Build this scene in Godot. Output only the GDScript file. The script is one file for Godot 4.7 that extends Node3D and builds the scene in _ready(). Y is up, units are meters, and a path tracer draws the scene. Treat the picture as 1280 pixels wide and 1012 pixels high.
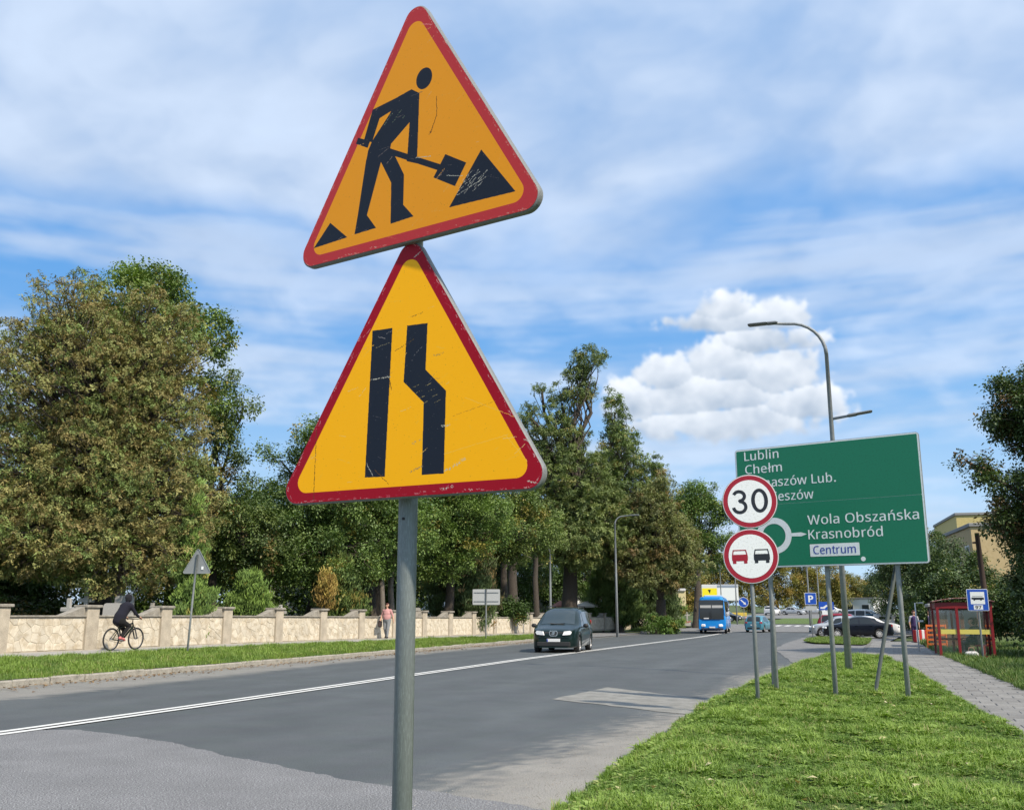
extends Node3D

const WALL_X := -24.55
var rng := RandomNumberGenerator.new()
var noise := FastNoiseLite.new()
var fine := FastNoiseLite.new()
var mats := {}
var meshes := {}
var texs := {}
var sun_dir: Vector3


# ---------------------------------------------------------------- mesh builder
class MB:
	var st := SurfaceTool.new()
	var tint = null
	var n := 0

	func _init(smooth := false) -> void:
		st.begin(Mesh.PRIMITIVE_TRIANGLES)
		st.set_smooth_group(0 if smooth else -1)

	func smooth(on: bool, group := 0) -> void:
		st.set_smooth_group(group if on else -1)

	func tri(a: Vector3, b: Vector3, c: Vector3) -> void:
		for p in [a, b, c]:
			if tint != null:
				st.set_color(tint)
			st.add_vertex(p)
		n += 1

	func quad(a: Vector3, b: Vector3, c: Vector3, d: Vector3) -> void:
		tri(a, b, c)
		tri(a, c, d)

	# box with cut edges; bevel 0 gives a plain box
	func box(c: Vector3, s: Vector3, bevel := 0.0, b := Basis()) -> void:
		var h := s * 0.5
		if bevel <= 0.0:
			var p := []
			for i in 8:
				p.append(c + b * Vector3(h.x if i & 1 else -h.x, h.y if i & 2 else -h.y, h.z if i & 4 else -h.z))
			for f in [[0, 2, 3, 1], [4, 5, 7, 6], [0, 4, 6, 2], [1, 3, 7, 5], [2, 6, 7, 3], [0, 1, 5, 4]]:
				quad(p[f[3]], p[f[2]], p[f[1]], p[f[0]])
			return
		var ring := [[-1, -1], [1, -1], [1, 1], [-1, 1]]
		var rows := []
		for y in [[-h.y, bevel], [-h.y + bevel, 0.0], [h.y - bevel, 0.0], [h.y, bevel]]:
			var row := []
			for q in ring:
				var x: float = q[0] * (h.x - y[1])
				var z: float = q[1] * (h.z - y[1])
				row.append(c + b * Vector3(x - q[0] * bevel * (0.0 if q[0] * q[1] > 0 else 1.0), y[0], z - q[1] * bevel * (1.0 if q[0] * q[1] > 0 else 0.0)))
				row.append(c + b * Vector3(x - q[0] * bevel * (1.0 if q[0] * q[1] > 0 else 0.0), y[0], z - q[1] * bevel * (0.0 if q[0] * q[1] > 0 else 1.0)))
			rows.append(row)
		for r in 3:
			for k in 8:
				var k2 := (k + 1) % 8
				quad(rows[r][k], rows[r][k2], rows[r + 1][k2], rows[r + 1][k])
		for k in range(1, 7):
			tri(rows[3][0], rows[3][k], rows[3][k + 1])
			tri(rows[0][0], rows[0][k + 1], rows[0][k])

	func tube(pts: Array, radii: Array, sides := 8, caps := true) -> void:
		var rings := []
		var up := Vector3(0.31, 0.17, 0.93)
		for i in pts.size():
			var a: Vector3 = pts[max(i - 1, 0)]
			var b: Vector3 = pts[min(i + 1, pts.size() - 1)]
			var t := (b - a).normalized()
			var s := t.cross(up).normalized()
			if s.length() < 0.1:
				s = t.cross(Vector3.RIGHT).normalized()
			var u := s.cross(t).normalized()
			var row := []
			for k in sides:
				var w := TAU * k / sides
				row.append(pts[i] + (s * cos(w) + u * sin(w)) * radii[min(i, radii.size() - 1)])
			rings.append(row)
		for i in pts.size() - 1:
			for k in sides:
				var k2 := (k + 1) % sides
				quad(rings[i][k], rings[i + 1][k], rings[i + 1][k2], rings[i][k2])
		if caps:
			for e in [0, pts.size() - 1]:
				for k in range(1, sides - 1):
					tri(rings[e][0], rings[e][k], rings[e][k + 1])

	# polygon (x, y) pushed out from z0 to z1
	func prism(poly: PackedVector2Array, z0: float, z1: float, x := Transform3D()) -> void:
		var idx := Geometry2D.triangulate_polygon(poly)
		for i in range(0, idx.size(), 3):
			var q := []
			for k in 3:
				q.append(poly[idx[i + k]])
			tri(x * Vector3(q[0].x, q[0].y, z1), x * Vector3(q[1].x, q[1].y, z1), x * Vector3(q[2].x, q[2].y, z1))
			tri(x * Vector3(q[0].x, q[0].y, z0), x * Vector3(q[2].x, q[2].y, z0), x * Vector3(q[1].x, q[1].y, z0))
		for i in poly.size():
			var a := poly[i]
			var b := poly[(i + 1) % poly.size()]
			quad(x * Vector3(a.x, a.y, z0), x * Vector3(b.x, b.y, z0), x * Vector3(b.x, b.y, z1), x * Vector3(a.x, a.y, z1))

	# profile of (radius, height) turned round the y axis
	func lathe(profile: Array, sides: int, x := Transform3D()) -> void:
		for i in profile.size() - 1:
			for k in sides:
				var a := TAU * k / sides
				var b := TAU * (k + 1) / sides
				var p: Vector2 = profile[i]
				var q: Vector2 = profile[i + 1]
				var v := [Vector3(p.x * cos(a), p.y, p.x * sin(a)), Vector3(p.x * cos(b), p.y, p.x * sin(b)), Vector3(q.x * cos(b), q.y, q.x * sin(b)), Vector3(q.x * cos(a), q.y, q.x * sin(a))]
				if p.x < 1e-5:
					tri(x * v[0], x * v[2], x * v[3])
				elif q.x < 1e-5:
					tri(x * v[0], x * v[1], x * v[2])
				else:
					quad(x * v[0], x * v[1], x * v[2], x * v[3])

	func ball(c: Vector3, r: Vector3, sides := 10) -> void:
		var prof := []
		var m := sides / 2
		for i in m + 1:
			var a := PI * i / m
			prof.append(Vector2(sin(a), -cos(a)))
		lathe(prof, sides, Transform3D(Basis.from_scale(r), c))

	func done() -> ArrayMesh:
		st.generate_normals()
		st.index()
		return st.commit()


# ---------------------------------------------------------------- scene objects
func obj(called: String, m, material: Material, parent: Node = self) -> MeshInstance3D:
	var o := MeshInstance3D.new()
	o.name = called
	o.mesh = m.done() if m is MB else m
	o.material_override = material
	parent.add_child(o, true)
	return o


func tag(o: Node, label: String, category: String, group := "") -> void:
	o.set_meta("label", label)
	o.set_meta("category", category)
	if group:
		o.set_meta("group", group)


func thing(called: String, label: String, category: String, at := Vector3.ZERO, turn := 0.0, group := "") -> Node3D:
	var o := Node3D.new()
	o.name = called
	add_child(o, true)
	o.position = at
	o.rotation.y = turn
	tag(o, label, category, group)
	return o


func struct(called: String, m, material: Material, parent: Node = self) -> MeshInstance3D:
	var o := obj(called, m, material, parent)
	if parent == self:
		o.set_meta("kind", "structure")
	return o


func lin(r: float, g: float, b: float, a := 1.0) -> Color:
	return Color(r, g, b, a).linear_to_srgb()


func mat(called: String, c: Color, rough := 0.7, metal := 0.0) -> StandardMaterial3D:
	if mats.has(called):
		return mats[called]
	var m := StandardMaterial3D.new()
	m.resource_name = called
	m.albedo_color = c
	m.roughness = rough
	m.metallic = metal
	m.cull_mode = BaseMaterial3D.CULL_DISABLED
	mats[called] = m
	return m


func noise_tex(size: int, freq: float, oct: int, ramp: Array, seed_ := 1, type := FastNoiseLite.TYPE_SIMPLEX_SMOOTH) -> NoiseTexture2D:
	var key := "%d %.3f %d %s" % [size, snappedf(freq, 0.02) if freq > 0.03 else freq, oct, ramp]
	if texs.has(key):
		return texs[key]
	var t := NoiseTexture2D.new()
	texs[key] = t
	t.width = size
	t.height = size
	t.seamless = true
	t.generate_mipmaps = false
	var n := FastNoiseLite.new()
	n.noise_type = type
	n.seed = seed_
	n.frequency = freq
	n.fractal_octaves = oct
	n.fractal_gain = 0.6
	t.noise = n
	var g := Gradient.new()
	var off := PackedFloat32Array()
	var col := PackedColorArray()
	for r in ramp:
		off.append(r[0])
		col.append(r[1])
	g.offsets = off
	g.colors = col
	t.color_ramp = g
	return t


# grainy material laid in the world's own axes: ramp colours times a slow mottling
func grainy(called: String, ramp: Array, freq: float, scale: float, rough: float, bump := 0.0, slow := [], slow_scale := 0.03, vc := false, base := Color.WHITE) -> StandardMaterial3D:
	if mats.has(called):
		return mats[called]
	var m := mat(called, base, rough)
	m.albedo_texture = noise_tex(512, freq, 5, ramp, called.hash() % 1000)
	m.uv1_triplanar = true
	m.uv1_world_triplanar = true
	m.uv1_scale = Vector3.ONE * scale
	if bump > 0.0:
		m.heightmap_enabled = true
		m.heightmap_scale = bump
		m.heightmap_texture = noise_tex(512, freq * 1.3, 4, [[0.0, Color.BLACK], [1.0, Color.WHITE]], 77)
	if slow.size():
		m.detail_enabled = true
		m.detail_blend_mode = BaseMaterial3D.BLEND_MODE_MUL
		m.detail_uv_layer = BaseMaterial3D.DETAIL_UV_2
		m.detail_albedo = noise_tex(512, 0.012, 5, slow, 5 + called.hash() % 500)
		m.uv2_triplanar = true
		m.uv2_world_triplanar = true
		m.uv2_scale = Vector3.ONE * slow_scale
	m.vertex_color_use_as_albedo = vc
	return m


func grey(v: float) -> Color:
	return lin(v, v, v)


# ---------------------------------------------------------------- lie of the land
func lerp_list(t: Array, v: float) -> float:
	if v <= t[0][0]:
		return t[0][1]
	for i in range(1, t.size()):
		if v <= t[i][0]:
			return lerpf(t[i - 1][1], t[i][1], (v - t[i - 1][0]) / (t[i][0] - t[i - 1][0]))
	return t[-1][1]


const PROFILE := [[-60.0, 0.0], [0.0, 0.0], [30.0, -0.05], [70.0, -0.28], [95.0, -0.3], [125.0, -0.05], [200.0, 1.2], [420.0, 3.2]]
const KERB := [[-40.0, -16.3], [14.7, -16.4], [19.5, -16.66], [28.8, -17.05], [44.5, -18.5], [57.0, -19.6], [83.0, -20.3], [100.0, -20.4], [112.0, -21.0], [130.0, -25.0]]
const CENTRE := [[-40.0, -9.95], [9.1, -10.06], [12.9, -10.19], [20.4, -10.58], [34.2, -11.25], [68.0, -12.64], [83.0, -13.25], [95.0, -13.9], [108.0, -14.66]]
const WALK_L := [[-20.0, 2.6], [0.0, 1.9], [12.0, 1.24], [16.3, 0.88], [24.9, 0.39], [29.0, 0.1], [32.0, -0.35], [36.0, -1.2], [50.0, -1.0], [75.0, -0.6]]
const WALK_R := [[-20.0, 4.6], [0.0, 3.7], [12.0, 2.85], [20.9, 2.26], [32.0, 1.85], [37.8, 1.69], [55.0, 1.5], [75.0, 2.2]]


func prof(z: float) -> float:
	return lerp_list(PROFILE, -z)


func kerb_x(z: float) -> float:
	return lerp_list(KERB, -z)


func centre_x(z: float) -> float:
	return lerp_list(CENTRE, -z)


func lawn_left(z: float) -> float:
	return lerp_list([[-20.0, -2.0], [6.4, -2.16], [9.8, -2.39], [15.3, -2.62], [20.0, -2.6], [25.4, -2.4], [29.0, -2.25], [33.5, -1.3], [35.0, -0.95]], -z)


func mound(x: float, z: float) -> float:
	var a := lawn_left(z)
	var b := lerp_list(WALK_L, -z)
	var t := clampf((x - a) / maxf(b - a, 0.01), 0.0, 1.0)
	return prof(z) + 0.03 + 0.17 * smoothstep(0.0, 0.12, t) * (1.0 - 0.5 * t) * smoothstep(35.5, 31.0, -z) + 0.03 * noise.get_noise_2d(x * 30.0, z * 30.0)


func verge_y(x: float, z: float) -> float:
	var k := kerb_x(z)
	return prof(z) + 0.12 + 0.14 * clampf((k - x) / 5.0, 0.0, 1.2) + 0.02 * noise.get_noise_2d(x * 25.0, z * 25.0)


func right_y(x: float, z: float) -> float:
	return prof(z) + 0.05 - 0.14 * smoothstep(28.0, 38.0, -z) * smoothstep(1.5, 3.0, x)


func terrain_y(x: float, z: float) -> float:
	var y := prof(z) - 0.09
	y += 0.3 * smoothstep(WALL_X + 1.0, WALL_X - 3.0, x) + 2.2 * smoothstep(WALL_X - 16.0, WALL_X - 60.0, x)
	if x > 3.0:
		y = lerpf(y, right_y(x, z) - 0.03, smoothstep(3.0, 4.0, x))
	return y + 0.05 * noise.get_noise_2d(x * 8.0, z * 8.0) * smoothstep(30.0, 80.0, absf(x))


# a sheet between two edges: rows run along z, columns across
func sheet(zs: Array, lo: Callable, hi: Callable, cols: Array, y: Callable, shade = null) -> MB:
	var m := MB.new(true)
	var prev := []
	var prev_c := []
	for z in zs:
		var row := []
		var tints := []
		var a: float = lo.call(z)
		var b: float = hi.call(z)
		for t in cols:
			var x := lerpf(a, b, t)
			row.append(Vector3(x, y.call(x, z), z))
			if shade != null:
				tints.append(shade.call(x, z))
		if prev.size():
			for i in cols.size() - 1:
				if shade == null:
					m.quad(prev[i], row[i], row[i + 1], prev[i + 1])
				else:
					var p := [prev[i], row[i], row[i + 1], prev[i], row[i + 1], prev[i + 1]]
					var c := [prev_c[i], tints[i], tints[i + 1], prev_c[i], tints[i + 1], prev_c[i + 1]]
					for k in 6:
						m.st.set_color(c[k])
						m.st.add_vertex(p[k])
		prev = row
		prev_c = tints
	return m


func steps(a: float, b: float, n: int) -> Array:
	var o := []
	for i in n + 1:
		o.append(lerpf(a, b, float(i) / n))
	return o


func mm(called: String, mesh: Mesh, material: Material, buf: PackedFloat32Array, parent: Node = self) -> MultiMeshInstance3D:
	var q := MultiMesh.new()
	q.transform_format = MultiMesh.TRANSFORM_3D
	q.use_colors = true
	q.mesh = mesh
	q.instance_count = buf.size() / 16
	q.buffer = buf
	var o := MultiMeshInstance3D.new()
	o.name = called
	o.multimesh = q
	o.material_override = material
	o.set_meta("kind", "stuff")
	parent.add_child(o, true)
	return o


func put(buf: PackedFloat32Array, b: Basis, p: Vector3, c: Color) -> void:
	buf.append_array(PackedFloat32Array([b.x.x, b.y.x, b.z.x, p.x, b.x.y, b.y.y, b.z.y, p.y, b.x.z, b.y.z, b.z.z, p.z, c.r, c.g, c.b, 1.0]))


func _ready() -> void:
	# camera
	var cam := Camera3D.new()
	cam.name = "camera"
	cam.fov = rad_to_deg(2.0 * atan(506.0 / 1200.0))
	cam.near = 0.05
	cam.far = 3000.0
	cam.rotation = Vector3(atan(260.0 / 1200.0), deg_to_rad(21.0), 0.0)
	cam.position = Vector3(0, 1.4, 0)
	add_child(cam)
	cam.current = true
	# sky, sun and exposure
	noise.seed = 11
	noise.frequency = 0.02
	noise.fractal_octaves = 4
	fine.seed = 5
	fine.frequency = 0.1
	fine.fractal_octaves = 5
	fine.fractal_gain = 0.55
	rng.seed = 20240907
	var el := deg_to_rad(46.0)
	var az := deg_to_rad(63.0)
	sun_dir = Vector3(sin(az) * cos(el), sin(el), cos(az) * cos(el))
	var e := Environment.new()
	e.background_mode = Environment.BG_SKY
	e.sky = Sky.new()
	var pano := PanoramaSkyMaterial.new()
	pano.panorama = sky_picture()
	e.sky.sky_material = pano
	e.background_energy_multiplier = 1.0
	e.tonemap_mode = Environment.TONE_MAPPER_LINEAR
	e.tonemap_exposure = 1.4
	e.sdfgi_enabled = true
	e.ssao_enabled = true
	e.ssil_enabled = true
	var we := WorldEnvironment.new()
	we.name = "world_environment"
	we.environment = e
	add_child(we)
	var sun := DirectionalLight3D.new()
	sun.name = "sun"
	sun.light_energy = 1.35
	sun.light_color = Color(1.0, 0.95, 0.87)
	sun.light_angular_distance = 2.0
	sun.shadow_enabled = true
	sun.look_at_from_position(sun_dir * 100.0, Vector3.ZERO, Vector3.UP)
	add_child(sun)
	# the large structure
	build_ground()
	build_road()
	build_cemetery_wall()
	build_buildings()
	build_trees()
	build_grass()
	# the things
	build_main_sign()
	build_board()
	build_round_signs()
	build_lamps()
	build_small_signs()
	build_vehicles()
	build_shelter()
	build_people()
	build_far_things()
	build_litter()


# air and clouds only: blue air, a broken high layer, wisps under it, and heaped clouds low down all round
func sky_picture() -> ImageTexture:
	var w := 3072
	var h := 1536
	var data := PackedFloat32Array()
	data.resize(w * h * 3)
	var a := FastNoiseLite.new()
	a.seed = 3
	a.frequency = 1.0
	a.fractal_octaves = 6
	a.fractal_gain = 0.56
	var b := FastNoiseLite.new()
	b.seed = 8
	b.frequency = 1.0
	b.fractal_octaves = 5
	b.fractal_gain = 0.5
	# heaped clouds: azimuth from the camera's heading, height, half width, half height, in degrees
	var puffs := [[13.6, 16.7, 5.2, 0.95], [13.0, 17.2, 2.2, 1.5], [16.0, 16.7, 2.4, 1.2], [15.0, 15.4, 3.4, 1.2],
		[11.4, 12.4, 6.0, 2.0], [9.4, 13.6, 2.3, 1.8], [12.8, 14.2, 2.9, 2.1], [15.8, 13.4, 2.8, 2.0], [13.2, 10.8, 6.8, 1.5], [7.2, 12.2, 2.2, 1.7], [17.0, 11.6, 2.8, 1.6]]
	var r := RandomNumberGenerator.new()
	r.seed = 77
	for k in 11:
		var c := 42.0 + k * 28.0 + r.randf_range(-6, 6)
		var lift := r.randf_range(9.0, 15.0)
		for j in 6:
			puffs.append([c + r.randf_range(-5, 5), lift + r.randf_range(-1.2, 1.5), r.randf_range(1.8, 4.5), r.randf_range(0.9, 1.7)])
	var heaps := []
	for i in 90:
		heaps.append([])
	for p in puffs:
		for k in range(int(floor((p[0] - p[2] * 1.8) / 4.0)), int(floor((p[0] + p[2] * 1.8) / 4.0)) + 1):
			heaps[posmod(k, 90)].append(p)
	for j in h:
		var up := 90.0 - (j + 0.5) * 180.0 / h
		var o := j * w * 3
		if up < -1.0:
			for i in w:
				data[o] = 0.16
				data[o + 1] = 0.17
				data[o + 2] = 0.15
				o += 3
			continue
		var sy := sin(deg_to_rad(up))
		var cy := cos(deg_to_rad(up))
		var t := pow(clampf(1.0 - sy, 0.0, 1.0), 2.6)
		var bl := Vector3(0.100, 0.305, 0.66).lerp(Vector3(0.42, 0.64, 0.84), smoothstep(0.25, 1.0, t))
		var low := smoothstep(12.0, 3.0, up)
		for i in w:
			var phi := wrapf(float(i) / w * TAU, -PI, PI)
			var x := sin(phi) * cy
			var z := -cos(phi) * cy
			var deg := rad_to_deg(phi) + 21.0
			var k := 1.0 / (sy + 0.20)
			# high layer in ripples
			var px := x * k
			var pz := z * k
			var big := a.get_noise_3d(px * 0.8, 3.0, pz * 0.8)
			var rip := b.get_noise_3d(px * 4.2 + big, 9.0, pz * 5.0)
			var edge := up - 20.6 + big * 6.0
			var cover := smoothstep(-1.5, 4.5, edge)
			var d := cover * (0.50 + 0.48 * smoothstep(-0.75, 0.55, big * 0.9 + rip * 0.6 + 0.2))
			# thin wisps below it
			var wis := a.get_noise_3d(px * 0.5 + 7.0, 20.0 + up * 0.22, pz * 0.5)
			d = maxf(d, smoothstep(-0.40, 0.45, wis + rip * 0.35) * 0.80 * (1.0 - cover * 0.6))
			d = maxf(d, low * (0.45 + 0.4 * wis))
			var lit := 0.96 + 0.13 * rip + 0.12 * big
			var c := bl.lerp(Vector3(0.56, 0.65, 0.79) * lit, clampf(d * 0.88, 0.0, 1.0))
			if up < 21.0 and up > 6.0:
				var f := -1.0
				var shade := 0.0
				for p in heaps[posmod(int(floor(deg / 4.0)), 90)]:
					var dx: float = fposmod(deg - p[0] + 180.0, 360.0) - 180.0
					dx /= p[2]
					var dy: float = (up - p[1]) / p[3]
					if dy < 0.0:
						dy *= 1.35
					var g := 1.0 - sqrt(dx * dx + dy * dy)
					if g > f:
						f = g
						shade = dy * 0.8 + dx * 0.12
				if f > -0.75:
					var q := 0.42 - 1.7 * absf(b.get_noise_3d(x * 9.0, up * 0.17, z * 9.0)) + 0.4 * (0.3 - 1.4 * absf(b.get_noise_3d(x * 27.0 + 5.0, up * 0.5, z * 27.0)))
					var al := smoothstep(-0.04, 0.30 + 0.5 * clampf(-shade, 0.0, 0.6), f + 0.25 * q + 0.55 * b.get_noise_3d(x * 24.0, up * 0.42, z * 24.0) + 0.3 * b.get_noise_3d(x * 75.0, up * 1.3, z * 75.0))
					var br := clampf(0.44 + 0.50 * shade + q * 0.55 + (0.2 - f) * 0.2, 0.0, 1.0)
					c = c.lerp(Vector3(0.34, 0.42, 0.53).lerp(Vector3(0.84, 0.87, 0.91), br), al * 0.94)
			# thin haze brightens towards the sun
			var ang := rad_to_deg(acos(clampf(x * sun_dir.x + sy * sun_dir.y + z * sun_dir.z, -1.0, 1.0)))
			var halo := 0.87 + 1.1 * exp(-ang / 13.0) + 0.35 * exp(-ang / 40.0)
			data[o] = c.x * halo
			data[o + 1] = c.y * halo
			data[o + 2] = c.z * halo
			o += 3
	return ImageTexture.create_from_image(Image.create_from_data(w, h, false, Image.FORMAT_RGBF, data.to_byte_array()))


# ---------------------------------------------------------------- ground, road, pavements
func build_ground() -> void:
	var soil := grainy("soil and short grass", [[0.0, lin(0.045, 0.075, 0.018)], [0.5, lin(0.075, 0.115, 0.028)], [0.8, lin(0.11, 0.12, 0.045)], [1.0, lin(0.16, 0.14, 0.08)]], 0.05, 0.7, 0.95, 2.0, [[0.2, grey(0.6)], [0.8, grey(1.0)]], 0.05)
	var xs := [-700.0, -400.0, -250.0, -160.0]
	for i in 75:
		xs.append(-110.0 + i * 2.0)
	xs.append_array([50.0, 70.0, 110.0, 180.0, 300.0, 500.0, 700.0])
	var zs := [200.0, 120.0, 60.0, 40.0]
	for i in 90:
		zs.append(24.0 - i * 2.0)
	for i in 30:
		zs.append(-158.0 - i * 8.0)
	zs.append_array([-450.0, -550.0, -700.0, -1000.0, -1500.0])
	var m := MB.new(true)
	for j in zs.size() - 1:
		for i in xs.size() - 1:
			var p := []
			for q in [[i, j], [i, j + 1], [i + 1, j + 1], [i + 1, j]]:
				p.append(Vector3(xs[q[0]], terrain_y(xs[q[0]], zs[q[1]]), zs[q[1]]))
			m.quad(p[0], p[1], p[2], p[3])
	struct("ground", m, soil)
	# grass covered verges and lawns (the soil under the blades)
	var turf := grainy("turf under the blades", [[0.0, lin(0.05, 0.085, 0.015)], [0.5, lin(0.085, 0.14, 0.025)], [1.0, lin(0.13, 0.16, 0.05)]], 0.08, 1.1, 0.95, 3.0)
	var cols := steps(0.0, 1.0, 10)
	struct("lawn_mound", sheet(steps(12.0, -35.2, 150), lawn_left, func(z): return lerp_list(WALK_L, -z), steps(0.0, 1.0, 20), mound), turf)
	struct("verge", sheet(steps(20.0, -63.0, 90), func(z): return WALL_X + 2.9, func(z): return kerb_x(z) - 0.12, cols, verge_y), turf)
	struct("verge", sheet(steps(-84.5, -112.0, 30), func(z): return WALL_X + 2.4 + 1.6 * smoothstep(84.0, 90.0, -z), func(z): return kerb_x(z) - 0.12 - 1.6 * smoothstep(87.0, 84.5, -z), cols, verge_y), turf)
	struct("lawn", sheet(steps(20.0, -75.0, 60), func(z): return lerp_list(WALK_R, -z) + 0.02, func(z): return lerp_list(WALK_R, -z) + 16.0, cols, right_y), turf)
	struct("grass_island", sheet(steps(-51.5, -68.5, 30), func(z): return lerp_list([[51.5, -1.6], [54.0, -3.7], [58.0, -4.6], [64.0, -4.75], [68.5, -4.3]], -z), func(z): return lerp_list([[51.5, -1.3], [54.0, -1.1], [66.0, -1.2], [68.5, -3.9]], -z), cols, func(x, z): return prof(z) + 0.07 + 0.02 * noise.get_noise_2d(x * 25.0, z * 25.0)), turf)
	struct("grass_bank", sheet(steps(-128.0, -160.0, 16), func(z): return -15.5, func(z): return 12.0, cols, func(x, z): return prof(z) + 0.06), turf)


func sand_at(x: float, z: float) -> float:
	var a := lawn_left(z) - x
	var n := 0.45 * fine.get_noise_2d(x * 9.0, z * 4.0) + 0.9 * fine.get_noise_2d(x * 60.0, z * 45.0)
	var wide := lerp_list([[-10.0, 1.2], [6.0, 1.35], [9.0, 1.2], [13.0, 0.7], [15.0, 0.45], [20.0, 0.35], [24.0, 0.8], [30.0, 0.7]], -z)
	var s := smoothstep(wide + 0.5, wide - 0.5, a + n * 0.75)
	var g := x - kerb_x(z)
	var gw := lerp_list([[10.0, 2.5], [20.0, 2.0], [30.0, 1.4], [60.0, 1.0]], -z)
	s = maxf(s, smoothstep(gw + 0.25, gw - 0.35, g + n * 0.7) * 0.8)
	return s


func road_tint(x: float, z: float) -> Color:
	var dark := Vector3(0.098, 0.108, 0.110)
	var c := centre_x(z)
	# tyre-polished bands and blotches of bitumen in the dark carpet
	var n := noise.get_noise_2d(x * 30.0, z * 5.0)
	var k := 1.0 + 0.13 * n + 0.10 * fine.get_noise_2d(x * 4.0, z * 1.2)
	var band := 0.0
	for off in [1.5, 3.2, 5.0, 6.6, -1.6, -3.2, -5.0, -6.5]:
		band = maxf(band, smoothstep(0.5, 0.1, absf(x - c - off)))
	k *= 1.0 + 0.10 * band
	var v: Vector3 = dark * k
	v = v.lerp(Vector3(0.37, 0.345, 0.30), sand_at(x, z) * 0.85)
	return Color(v.x, v.y, v.z)


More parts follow.
